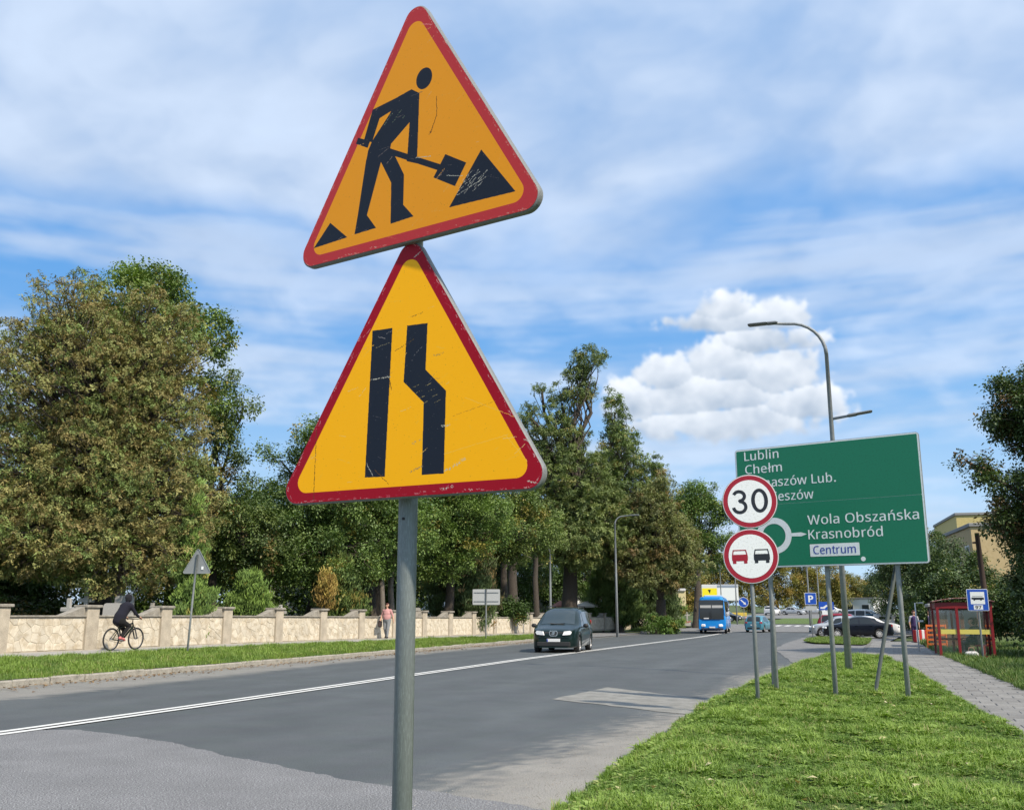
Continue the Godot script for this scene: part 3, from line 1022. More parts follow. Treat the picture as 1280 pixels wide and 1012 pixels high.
func cone(h: float, r: float, dx := 0.0) -> Array:
	var o := []
	for i in 7:
		var t := i / 6.0
		o.append([dx + 0.1 * sin(i * 2.1), h * (0.12 + 0.80 * t), 0.08 * cos(i * 1.7), r * (1.0 - 0.86 * t), h * 0.15, r * (1.0 - 0.86 * t), 1.0])
	return o


func bush(called: String, label: String, category: String, at: Vector3, lobes: Array, kind: String, tones: Array, total: int, o := {}) -> Node3D:
	o["category"] = category
	o["fork"] = 0.25
	o["floor"] = 0.02
	return tree(called, label, at, lobes, 0.06, kind, tones, total, o)


func build_trees() -> void:
	grainy("bark", [[0.0, lin(0.025, 0.02, 0.016)], [0.5, lin(0.075, 0.06, 0.047)], [1.0, lin(0.14, 0.12, 0.10)]], 0.08, 1.4, 0.95, 3.0)
	grainy("pale bark", [[0.0, lin(0.10, 0.085, 0.07)], [1.0, lin(0.30, 0.26, 0.22)]], 0.08, 1.4, 0.95, 2.0)
	leaf_mat("leaf", Color(0.62, 0.68, 0.3))
	leaf_mat("dry leaf", Color(0.6, 0.5, 0.3), 0.7)
	leaf_mat("needle", Color(0.3, 0.34, 0.18), 0.7)
	var brown := Color(0.175, 0.112, 0.042)
	var olive := Color(0.115, 0.118, 0.04)
	var green := Color(0.070, 0.118, 0.026)
	var deep := Color(0.040, 0.075, 0.020)
	var fresh := Color(0.115, 0.185, 0.038)
	var yellow := Color(0.25, 0.20, 0.045)
	# the big browned chestnut at the wall
	tree("chestnut_tree", "huge horse chestnut with browned leaves overhanging the wall behind the cyclist", Vector3(-30.1, 0.25, -31.5),
		[[-1.0, 10.6, 0, 4.6, 3.4, 4.2, 1.0], [-2.2, 13.4, 0, 3.0, 2.4, 2.8, 0.55], [1.2, 12.6, 0, 2.4, 2.4, 2.6, 0.85], [1.6, 8.8, 0.4, 2.7, 2.6, 3.2, 1.0], [-3.0, 7.0, 0.8, 2.8, 2.4, 3.0, 0.75], [2.3, 5.6, 1.4, 2.8, 2.4, 3.2, 1.1], [-1.6, 4.3, 2.2, 3.6, 2.0, 2.8, 1.2], [1.2, 3.6, 2.2, 3.4, 1.8, 2.8, 1.2], [-5.2, 4.0, 1.5, 2.4, 2.2, 2.6, 1.0], [-5.6, 9.6, 0, 1.7, 2.4, 2.0, 0.16], [0.3, 6.8, 1.6, 3.2, 2.8, 2.8, 1.0], [-4.2, 11.8, 0, 2.0, 1.8, 1.8, 0.4]],
		0.55, "palmate", [Color(0.215, 0.165, 0.056), Color(0.178, 0.195, 0.064), Color(0.115, 0.175, 0.042), 0.30], 28000, {"fork": 3.4, "leaves": mats["dry leaf"], "clump": 0.50, "per": 9, "floor": 1.9, "scale": 0.72})
	tree("tall_tree", "tall fresh green tree rising over the browned chestnut", Vector3(-34.2, 0.25, -36.6),
		[[0.0, 16.3, 0, 2.7, 2.4, 2.6, 1.0], [3.2, 14.9, 0.5, 1.7, 1.5, 1.7, 0.7], [-1.5, 13.5, 0, 3.4, 3.2, 3.0, 0.8], [3.9, 12.0, 0, 1.3, 1.2, 1.4, 0.45]],
		0.4, "broad", [green, Color(0.175, 0.235, 0.06), yellow, 0.10], 3200, {"fork": 8.0, "scale": 1.15})
	tree("slim_tree", "slim green tree with a dense dark ball of leaves on its stem beside the chestnut", Vector3(-31.4, 0.25, -40.2),
		[[-0.6, 13.0, 0, 1.3, 1.6, 1.3, 0.6], [0.9, 11.9, 0, 1.4, 1.3, 1.3, 0.4], [0.0, 10.4, 0.6, 1.0, 1.3, 1.0, 1.6], [0.2, 7.8, 0, 1.6, 1.9, 1.6, 0.7], [-1.2, 5.2, 0, 2.4, 2.4, 2.2, 1.2], [1.6, 4.6, 0.5, 2.0, 1.9, 2.0, 1.2]],
		0.24, "broad", [deep, Color(0.125, 0.16, 0.042), brown, 0.06], 2900, {"fork": 5.4, "clump": 0.6})
	tree("round_tree", "broad dark green tree with a bare forked top above the yellow narrowing sign's corner", Vector3(-29.2, 0.25, -45.5),
		[[0.9, 10.0, 0, 2.7, 2.2, 2.6, 1.0], [-1.9, 9.4, 0, 1.5, 1.7, 1.4, 0.35], [1.6, 7.4, 0.6, 3.2, 2.2, 2.8, 1.1], [-1.2, 6.0, 1.2, 3.0, 2.1, 2.6, 1.1], [-2.4, 3.9, 1.4, 2.6, 1.9, 2.4, 1.1], [1.4, 4.4, 1.6, 3.0, 2.0, 2.6, 1.0], [3.2, 10.9, 0, 1.6, 1.4, 1.4, 0.7]],
		0.35, "broad", [Color(0.05, 0.095, 0.024), Color(0.115, 0.165, 0.04), yellow, 0.05], 6000, {"fork": 3.6})
	var grp := "leafy trees behind the cemetery wall"
	tree("leafy_tree", "leafy tree whose crown hangs behind the walking woman", Vector3(-27.6, 0.25, -49.5),
		[[-0.4, 8.6, 0, 3.2, 2.4, 2.8, 1.0], [-2.4, 5.6, 1.0, 2.3, 1.8, 2.2, 1.0], [1.8, 6.2, 1.0, 2.4, 2.2, 2.2, 1.0], [-0.5, 4.2, 1.4, 2.1, 1.4, 2.0, 0.8]],
		0.36, "broad", [Color(0.075, 0.135, 0.028), Color(0.135, 0.195, 0.045), yellow, 0.03], 4800, {"fork": 3.0, "group": grp})
	tree("leafy_tree", "leafy tree just past the grey sign pole with light catching its drooping boughs", Vector3(-25.9, 0.25, -56.0),
		[[0.5, 9.2, 0, 3.2, 2.5, 2.8, 1.0], [-1.5, 6.2, 1.0, 2.5, 2.0, 2.4, 1.0], [2.2, 6.4, 1.0, 2.5, 2.0, 2.2, 1.0], [0.2, 4.4, 1.2, 2.2, 1.5, 2.0, 0.7]],
		0.34, "broad", [Color(0.075, 0.135, 0.028), Color(0.14, 0.195, 0.045), yellow, 0.04], 4800, {"fork": 3.2, "group": grp})
	tree("leafy_tree", "thick leafy tree over the blank back of the square sign", Vector3(-26.6, 0.25, -64.5),
		[[0.0, 10.0, 0, 3.6, 2.8, 3.0, 1.0], [-2.4, 7.2, 1.0, 2.8, 2.2, 2.6, 1.0], [2.6, 7.0, 1.0, 2.9, 2.4, 2.4, 1.0], [-0.6, 5.2, 1.0, 2.6, 1.4, 2.0, 0.8]],
		0.36, "broad", [Color(0.08, 0.13, 0.03), Color(0.15, 0.19, 0.05), yellow, 0.05], 5000, {"fork": 4.2, "scale": 1.1, "group": grp})
	# the tall pair past the side entrance
	var tex := [Color(0.085, 0.125, 0.034), Color(0.150, 0.180, 0.052), Color(0.2, 0.18, 0.055), 0.06]
	tree("ivy_clad_tree", "tallest tree, sparse twisted top over a thick dark trunk behind the parked stalls", Vector3(-26.0, 0.5, -81.5),
		[[0.4, 12.0, 0, 4.4, 3.6, 4.0, 1.0], [-2.8, 9.0, 1.0, 3.0, 2.6, 3.0, 1.0], [3.0, 8.6, 1.0, 3.6, 3.0, 3.2, 1.1], [0.5, 6.6, 2.0, 4.6, 2.0, 3.4, 1.2], [-0.8, 16.0, 0, 2.9, 2.4, 2.4, 0.95], [1.2, 21.4, 0, 1.5, 2.2, 1.4, 0.8], [2.2, 23.6, 0, 1.6, 1.5, 1.4, 0.8], [-0.4, 19.6, 0, 1.4, 1.7, 1.2, 0.7], [-3.4, 18.4, 0, 1.6, 1.3, 1.4, 0.5], [-2.2, 20.8, 0, 1.0, 0.8, 0.9, 0.3], [-4.2, 16.6, 0.4, 1.2, 0.9, 1.0, 0.3]],
		0.75, "palmate", tex, 15000, {"fork": 5.4, "scale": 1.15, "clump": 0.62, "per": 12, "floor": 4.0})
	tree("pointed_tree", "dense tree with a pointed top beside the tallest one", Vector3(-23.4, -0.1, -88.0),
		[[0.6, 11.0, 0, 4.0, 4.2, 3.6, 1.0], [0.4, 16.4, 0, 2.5, 2.8, 2.4, 1.0], [0.2, 20.4, 0, 1.2, 2.4, 1.2, 0.9], [2.8, 8.6, 0.5, 3.0, 3.2, 3.0, 1.0], [-2.0, 13.0, 0, 2.6, 2.8, 2.6, 1.0], [3.4, 13.8, 0, 2.0, 2.4, 2.0, 0.9]],
		0.5, "palmate", [Color(0.08, 0.122, 0.032), Color(0.135, 0.180, 0.05), yellow, 0.05], 11000, {"fork": 5.4, "scale": 1.15, "clump": 0.62, "per": 12, "floor": 4.0})
	tree("chestnut_tree", "rusty tinged chestnut with a short stout trunk standing in the grass by the blue bus", Vector3(-18.2, -0.05, -82.6),
		[[0.2, 7.4, 0, 3.6, 2.6, 3.2, 1.0], [-0.6, 10.0, 0, 2.8, 2.2, 2.6, 1.0], [1.6, 5.6, 0.6, 2.6, 2.0, 2.4, 1.0], [-2.2, 5.8, 0.6, 2.6, 2.0, 2.4, 1.0], [0.2, 11.9, 0, 1.6, 1.4, 1.6, 0.9], [0.4, 4.4, 1.0, 3.0, 1.2, 2.2, 0.8]],
		0.5, "palmate", [Color(0.115, 0.125, 0.04), Color(0.150, 0.165, 0.05), brown, 0.14], 8000, {"fork": 2.6, "scale": 1.1, "clump": 0.6, "per": 12, "floor": 3.0})
	tree("spreading_tree", "open spreading tree with sky showing through its boughs behind the round signs", Vector3(-19.6, -0.1, -107.0),
		[[0.8, 14.2, 0, 2.6, 1.5, 2.2, 0.8], [3.0, 12.4, 0, 2.4, 1.2, 2.0, 0.7], [-1.2, 12.4, 0, 2.6, 1.8, 2.2, 0.8], [3.0, 9.2, 0, 2.6, 0.9, 2.0, 0.7], [-0.4, 9.6, 0, 2.6, 1.8, 2.2, 0.9], [2.2, 6.8, 0, 1.6, 1.0, 1.6, 0.5]],
		0.4, "broad", [Color(0.075, 0.13, 0.028), Color(0.12, 0.18, 0.042), yellow, 0.06], 3600, {"fork": 6.6, "scale": 1.4, "clump": 0.8, "floor": 4.5})
	# a dark belt of trees deeper in the cemetery
	var belt := "dense trees deeper in the cemetery"
	var spots := [[-45.0, -40.0, 15.0], [-42.5, -50.0, 13.5], [-41.0, -58.0, 12.5], [-38.0, -66.0, 12.0], [-40.0, -76.0, 13.0], [-36.0, -84.0, 12.5], [-37.0, -95.0, 14.0], [-33.0, -103.0, 13.5], [-31.0, -115.0, 14.0], [-50.0, -30.0, 11.0], [-47.0, -20.0, 11.0], [-40.0, -34.0, 9.0], [-41.0, -26.0, 9.0], [-44.0, -13.0, 10.0]]
	var where := ["behind the chestnut's outer boughs", "behind the forked top", "behind the woman's tree", "behind the sign pole", "behind the square sign", "behind the tall trunk", "behind the pointed tree", "behind the rusty chestnut", "behind the bus roof", "where the wall leaves the picture", "low behind the browned chestnut's outer side", "between chestnut trunk and rider", "behind the rider's back", "at the very edge of the cemetery"]
	for k in spots.size():
		var s: Array = spots[k]
		var h: float = s[2] * 0.86
		tree("belt_tree", "dark background tree filling the gap " + where[k], Vector3(s[0], 0.2, s[1]),
			[[0, h * 0.72, 0, 4.0, h * 0.26, 3.6, 1.0], [-2.2, h * 0.48, 0, 3.2, h * 0.22, 3.0, 1.0], [2.4, h * 0.46, 0, 3.2, h * 0.22, 3.0, 1.0], [0, h * 0.26, 0.6, 3.8, h * 0.15, 3.0, 1.0], [0, h * 0.1, 0.8, 3.8, h * 0.1, 2.6, 1.0]],
			0.35, "broad", [Color(0.05, 0.09, 0.022), Color(0.085, 0.13, 0.032), yellow, 0.04], 3200, {"scale": 1.55, "clump": 0.95, "per": 20, "group": belt})
	# bare trunks among the crowns
	var tr := [[-26.4, -48.6, 0.16, 6.4, "slim pale", "pale bark"], [-26.9, -50.6, 0.19, 5.8, "stouter pale", "pale bark"], [-28.8, -52.4, 0.3, 5.0, "black", "bark"], [-27.0, -68.8, 0.3, 8.0, "dark upright", "bark"], [-27.6, -72.2, 0.42, 8.0, "thick dark", "bark"], [-26.6, -74.8, 0.26, 8.0, "thin dark", "bark"], [-29.4, -62.4, 0.25, 6.0, "leaning dark", "bark"]]
	var tl := ["behind the walking woman", "close to the grey pole", "by the woman's bag side", "past the square sign", "between the square sign and the van", "next to the van's roof", "near the white house"]
	for k in tr.size():
		var s: Array = tr[k]
		var t := thing("bare_trunk", "%s tree trunk %s" % [s[4], tl[k]], "tree", Vector3(s[0], 0.1, s[1]))
		var m := MB.new(true)
		m.tube([Vector3(0, -0.3, 0), Vector3(0.02, 1.0, 0), Vector3(-0.06, s[3] * 0.5, 0.1), Vector3(0.10, s[3], 0)], [s[2] * 1.2, s[2], s[2] * 0.85, s[2] * 0.6], 9)
		obj("trunk", m, mats[s[5]], t)
		m = MB.new(true)
		for q in 5:
			var y0: float = s[3] * (0.55 + 0.09 * q)
			m.tube([Vector3(0, y0, 0), Vector3(rng.randf_range(-0.5, 0.5), y0 + 0.5, rng.randf_range(-0.5, 0.5)), Vector3(rng.randf_range(-1.4, 1.4), y0 + 1.1, rng.randf_range(-1.4, 1.4))], [s[2] * 0.35, s[2] * 0.22, 0.02], 6)
		obj("limb", m, mats[s[5]], t)
	# conifers and hedges above the wall
	var con := Color(0.085, 0.145, 0.032)
	var conh := Color(0.155, 0.235, 0.046)
	bush("conifer", "pointed bright green conifer behind the triangular sign's back", "conifer", Vector3(-25.45, 0.2, -31.3), cone(6.1, 0.95), "spray", [con, conh, yellow, 0.03], 3000, {"leaves": mats["needle"], "clump": 0.20, "scale": 0.95})
	bush("conifer", "wide bushy green conifer beside the pointed one", "conifer", Vector3(-26.9, 0.2, -36.9), [[-0.4, 1.2, 0, 0.6, 1.1, 0.6, 1.1], [0.4, 1.5, 0, 0.6, 1.1, 0.6, 1.1], [0.0, 2.3, 0, 0.45, 0.7, 0.45, 0.8], [0.9, 1.0, 0, 0.5, 0.9, 0.5, 0.9]], "spray", [con, Color(0.15, 0.23, 0.04), yellow, 0.03], 2200, {"leaves": mats["needle"], "clump": 0.26, "scale": 1.05})
	bush("conifer", "soft plume-like pale green conifer near the rust-leaved shrub", "conifer", Vector3(-27.0, 0.2, -44.6), [[0, 1.5, 0, 1.2, 1.0, 0.9, 1.0], [0.2, 2.7, 0, 0.7, 1.4, 0.6, 1.0], [-0.5, 3.8, 0, 0.8, 1.5, 0.7, 0.8], [0.9, 1.3, 0, 0.7, 0.8, 0.6, 0.8]], "spray", [Color(0.12, 0.17, 0.035), Color(0.07, 0.11, 0.03), yellow, 0.1], 1700, {"leaves": mats["needle"], "clump": 0.4, "scale": 1.5})
	bush("conifer", "narrow rusty shrub standing beside the plume conifer", "shrub", Vector3(-25.9, 0.2, -41.8), [[0, 2.0, 0, 0.35, 1.1, 0.35, 1.0]], "spray", [Color(0.2, 0.13, 0.03), Color(0.22, 0.15, 0.035), yellow, 0.3], 240, {"leaves": mats["needle"], "clump": 0.3, "scale": 1.3})
	bush("conifer", "tall dark column conifer past the grey pole", "conifer", Vector3(-26.4, 0.2, -57.5), [[0, 2.2, 0, 1.5, 2.2, 1.2, 1.0], [0.1, 4.6, 0, 1.1, 2.0, 1.0, 1.0], [1.6, 1.8, 0, 1.2, 1.9, 1.0, 1.0]], "spray", [Color(0.045, 0.075, 0.022), Color(0.06, 0.09, 0.025), brown, 0.06], 2200, {"leaves": mats["needle"], "clump": 0.5, "scale": 1.6})
	bush("conifer", "dark column conifer by the square sign", "conifer", Vector3(-26.2, 0.2, -61.8), [[0, 2.0, 0, 1.2, 2.0, 1.0, 1.0], [0.0, 4.6, 0, 1.0, 2.2, 0.9, 1.0]], "spray", [Color(0.06, 0.05, 0.018), Color(0.045, 0.068, 0.02), brown, 0.1], 1700, {"leaves": mats["needle"], "clump": 0.5, "scale": 1.6})
	bush("conifer_hedge", "bright green conifer hedge beside the street lamp behind the van", "hedge", Vector3(-24.6, 0.0, -87.5), [[0, 2.2, 0, 1.8, 2.3, 1.4, 1.0], [2.0, 2.0, 0, 1.6, 2.2, 1.3, 1.0], [0.8, 4.4, 0, 1.6, 1.6, 1.2, 1.0]], "spray", [con, Color(0.085, 0.13, 0.03), yellow, 0.02], 2400, {"leaves": mats["needle"], "clump": 0.55, "scale": 1.9})
	bush("conifer_hedge", "dark conifer mass behind the rusty chestnut's trunk", "hedge", Vector3(-22.2, 0.0, -93.0), [[0, 2.2, 0, 1.9, 2.4, 1.4, 1.0], [2.0, 2.2, 0, 1.6, 2.4, 1.4, 1.0], [-2.0, 2.2, 0, 1.6, 2.6, 1.4, 1.0]], "spray", [Color(0.045, 0.075, 0.022), Color(0.06, 0.09, 0.025), yellow, 0.02], 2200, {"leaves": mats["needle"], "clump": 0.55, "scale": 1.9})
	bush("ball_shrub", "clipped ball of green shrub between the chestnut and the bus", "shrub", Vector3(-19.4, -0.1, -95.5), [[0, 1.3, 0, 0.9, 1.5, 0.9, 1.0]], "spray", [con, conh, yellow, 0.02], 500, {"leaves": mats["needle"], "clump": 0.3, "scale": 1.4})
	bush("leafy_shrub", "loose green shrub around the foot of the stout chestnut", "shrub", Vector3(-17.7, -0.12, -80.4), [[0, 0.5, 0, 1.5, 0.75, 1.0, 1.0], [0.8, 0.5, 0, 1.1, 0.6, 0.8, 1.0]], "broad", [Color(0.07, 0.13, 0.025), Color(0.10, 0.17, 0.03), yellow, 0.05], 520, {"clump": 0.4})
	bush("leafy_shrub", "dark shrub spilling over the wall under the square sign", "shrub", Vector3(-24.9, 0.3, -63.5), [[0, 1.4, 0.2, 1.1, 0.7, 0.7, 1.0], [0.9, 1.1, 0.4, 0.7, 0.6, 0.5, 1.0]], "broad", [deep, green, yellow, 0.02], 520, {"clump": 0.4})
	for k in 4:
		var hp: Vector3 = [Vector3(-35.0, 0.2, -24.0), Vector3(-34.5, 0.2, -29.0), Vector3(-36.0, 0.2, -34.5), Vector3(-35.0, 0.2, -19.0)][k]
		bush("dark_shrub", "low dark shrub among the graves " + ["between the first two wall pillars", "seen past the chestnut trunk", "in line with the rider's head", "by the edge where the wall begins"][k], "shrub", hp, [[0, 0.9, 0, 2.4, 1.3, 1.5, 1.0], [1.8, 0.8, 0.2, 1.8, 1.1, 1.3, 1.0], [-1.8, 1.0, 0, 1.8, 1.3, 1.3, 1.0]], "broad", [Color(0.045, 0.075, 0.02), Color(0.085, 0.12, 0.03), brown, 0.15], 1300, {"clump": 0.5, "scale": 1.2})
	# the shaded side by the shelter
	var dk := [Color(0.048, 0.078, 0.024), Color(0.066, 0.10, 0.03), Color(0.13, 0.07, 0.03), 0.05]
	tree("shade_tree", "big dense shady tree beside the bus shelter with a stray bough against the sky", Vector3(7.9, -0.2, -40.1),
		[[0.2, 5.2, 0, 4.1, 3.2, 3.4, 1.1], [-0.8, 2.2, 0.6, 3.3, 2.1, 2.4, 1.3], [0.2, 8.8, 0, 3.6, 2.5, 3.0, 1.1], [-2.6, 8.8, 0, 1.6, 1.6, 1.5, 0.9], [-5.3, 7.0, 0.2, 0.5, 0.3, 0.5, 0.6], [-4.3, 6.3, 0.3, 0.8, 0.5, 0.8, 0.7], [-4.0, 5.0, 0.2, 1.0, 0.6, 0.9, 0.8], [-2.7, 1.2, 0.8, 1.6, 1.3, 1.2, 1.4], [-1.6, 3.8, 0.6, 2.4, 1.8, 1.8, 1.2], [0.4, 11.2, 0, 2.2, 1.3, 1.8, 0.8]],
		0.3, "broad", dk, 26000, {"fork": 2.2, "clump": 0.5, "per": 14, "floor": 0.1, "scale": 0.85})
	for k in 6:  # added trees out of view, placed to shade the lawn, shelter and hedge side
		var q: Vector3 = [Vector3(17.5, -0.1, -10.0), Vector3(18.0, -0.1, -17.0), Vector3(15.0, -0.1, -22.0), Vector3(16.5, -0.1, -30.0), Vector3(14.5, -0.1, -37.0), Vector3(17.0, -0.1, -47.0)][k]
		tree("added_shade_tree", "added unseen tree shading the lawn, " + ["first of the row beside the camera", "second of the row, set back", "third of the row, close to the walk", "fourth of the row, set back", "fifth of the row, beyond the shelter", "last of the row by the kiosk"][k], q, [[0, 9.6, 0, 3.4, 3.0, 3.4, 1.0], [-1.6, 6.6, 0, 3.0, 2.4, 3.0, 1.0], [1.6, 6.8, 0, 3.0, 2.4, 3.0, 1.0], [0, 12.2, 0, 2.2, 1.8, 2.2, 1.0], [0, 4.2, 0, 3.4, 1.6, 3.2, 1.0]],
			0.3, "broad", [Color(0.055, 0.09, 0.026), Color(0.08, 0.12, 0.034), yellow, 0.05], 2600, {"scale": 1.5, "clump": 0.9, "group": "added unseen trees that shade the lawn and shelter"})
	bush("dark_hedge", "black-green hedge beside the bus shelter", "hedge", Vector3(6.6, -0.15, -35.5), [[-0.6, 0.9, 0, 1.7, 1.2, 1.4, 1.0], [1.8, 1.2, 0, 2.2, 1.5, 1.6, 1.0], [0.3, 2.2, 0, 2.0, 1.3, 1.4, 1.0]], "broad", [Color(0.045, 0.075, 0.022), Color(0.06, 0.095, 0.028), yellow, 0.01], 2600, {"clump": 0.5})
	var gap := "dark trees by the blocks of flats"
	var far := [[2.2, -86.0, 9.4, "thick dark tree at the near end of the car park behind the sign struts"], [4.4, -76.0, 7.0, "dark tree below the tall yellow flats"], [8.4, -63.0, 4.6, "dark tree hiding the ochre flats' lower floors"], [4.6, -66.0, 4.8, "low dark tree over the shelter roof"], [10.5, -50.0, 9.5, "dark tree behind the hedge and bus stop"], [1.2, -104.0, 8.0, "dark tree at the far end of the car park"], [5.4, -104.0, 9.6, "tall dark tree close to the yellow flats' corner"]]
	for k in far.size():
		var s: Array = far[k]
		var h: float = s[2]
		tree("dark_tree", s[3], Vector3(s[0], -0.3, s[1]), [[0, h * 0.7, 0, 2.3, h * 0.28, 2.2, 1.0], [-1.6, h * 0.44, 0, 2.0, h * 0.22, 2.0, 1.0], [1.6, h * 0.46, 0, 2.2, h * 0.24, 2.0, 1.0], [0, h * 0.22, 0.4, 2.8, h * 0.18, 2.0, 0.9], [-2.2, h * 0.62, 0.3, 0.9, 0.8, 0.9, 0.5]],
			0.25, "broad", [Color(0.05, 0.08, 0.026), Color(0.07, 0.105, 0.032), yellow, 0.05], 2400, {"scale": 1.2, "clump": 0.62, "per": 20, "group": gap})
	# autumn-tinged row past the junction
	var tail := "yellowing trees past the junction"
	var row := [[-33.0, -206.0, 15.0], [-27.0, -208.0, 16.5], [-21.5, -210.0, 16.5], [-16.0, -214.0, 14.0], [-11.5, -222.0, 11.5], [-8.0, -236.0, 9.5], [-4.5, -250.0, 8.5], [-40.0, -200.0, 15.0], [-47.0, -190.0, 16.0], [-35.0, -178.0, 12.0]]
	var rl := ["just above the bus roof", "behind the no overtaking sign", "tallest of its row", "first of the falling row", "second of the falling row", "third of the falling row", "last and lowest of its row", "behind the billboard", "beside the billboard's post", "under the billboard"]
	for k in row.size():
		var s: Array = row[k]
		var h: float = s[2]
		tree("yellowing_tree", "yellow-green roadside tree, " + rl[k], Vector3(s[0], 0.9, s[1]), [[0, h * 0.66, 0, 3.2, h * 0.32, 3.0, 1.0], [-1.8, h * 0.4, 0, 2.8, h * 0.26, 2.6, 1.0], [1.9, h * 0.42, 0, 2.8, h * 0.28, 2.6, 1.0], [0, h * 0.2, 0.6, 3.2, h * 0.16, 2.4, 0.8]],
			0.3, "broad", [Color(0.10, 0.105, 0.024), Color(0.20, 0.18, 0.036), Color(0.3, 0.2, 0.05), 0.16], 1700, {"scale": 2.1, "clump": 1.1, "per": 16, "group": tail})


# ---------------------------------------------------------------- grass and weeds
func tuft(v: int) -> ArrayMesh:
	var r := RandomNumberGenerator.new()
	r.seed = 400 + v
	var m := MB.new()
	for k in 9:
		var a := r.randf() * TAU
		var p := Vector3(r.randfn(0, 0.035), 0, r.randfn(0, 0.035))
		var d := Vector3(cos(a), 0, sin(a))
		var h := r.randf_range(0.05, 0.11)
		var s := Vector3(-d.z, 0, d.x) * r.randf_range(0.0022, 0.0042)
		var mid := p + Vector3(0, h * 0.6, 0) + d * h * 0.18
		var tip := p + Vector3(0, h * r.randf_range(0.8, 1.0), 0) + d * h * r.randf_range(0.3, 0.9)
		m.quad(p - s, p + s, mid + s * 0.8, mid - s * 0.8)
		m.tri(mid - s * 0.8, mid + s * 0.8, tip)
	return m.done()


func weed() -> ArrayMesh:
	var r := RandomNumberGenerator.new()
	r.seed = 41
	var m := MB.new()
	for k in 8:
		var a := TAU * k / 8.0 + r.randf() * 0.5
		var d := Vector3(cos(a), r.randf_range(0.25, 0.9), sin(a)).normalized()
		var s := Vector3(-sin(a), 0, cos(a))
		leaf(m, Vector3(0, 0.015, 0), d, s, r.randf_range(0.06, 0.11), r.randf_range(0.025, 0.045), 0.5)
	return m.done()


func scatter(called: String, label: String, mesh: Mesh, zs: Array, lo: Callable, hi: Callable, y: Callable, per_m2: Callable, size: Callable, colors: Array) -> void:
	var buf := PackedFloat32Array()
	for i in zs.size() - 1:
		var z0: float = zs[i]
		var z1: float = zs[i + 1]
		var a: float = lo.call(z0)
		var b: float = hi.call(z0)
		var n := int(absf(b - a) * absf(z1 - z0) * per_m2.call(z0))
		for k in n:
			var z := lerpf(z0, z1, rng.randf())
			var x := lerpf(lo.call(z), hi.call(z), rng.randf())
			var g := noise.get_noise_2d(x * 40.0, z * 40.0) + 0.5 * fine.get_noise_2d(x * 30.0, z * 30.0)
			if g < -0.32 and rng.randf() < 0.6:
				continue
			var c: Color = colors[0].lerp(colors[1], clampf(0.45 + g * 1.6 + rng.randf_range(-0.25, 0.25), 0, 1))
			if rng.randf() < 0.07:
				c = c.lerp(colors[2], 0.8)
			var s: float = size.call(z) * rng.randf_range(0.7, 1.3) * clampf(1.0 + 0.9 * g, 0.5, 1.6)
			var bs := Basis(Vector3.UP, rng.randf() * TAU).scaled(Vector3(s, s * rng.randf_range(0.7, 1.15), s))
			put(buf, bs, Vector3(x, y.call(x, z) - 0.004, z), c)
	var o := mm(called, mesh, mats["grass"], buf)
	tag(o, label, "grass")


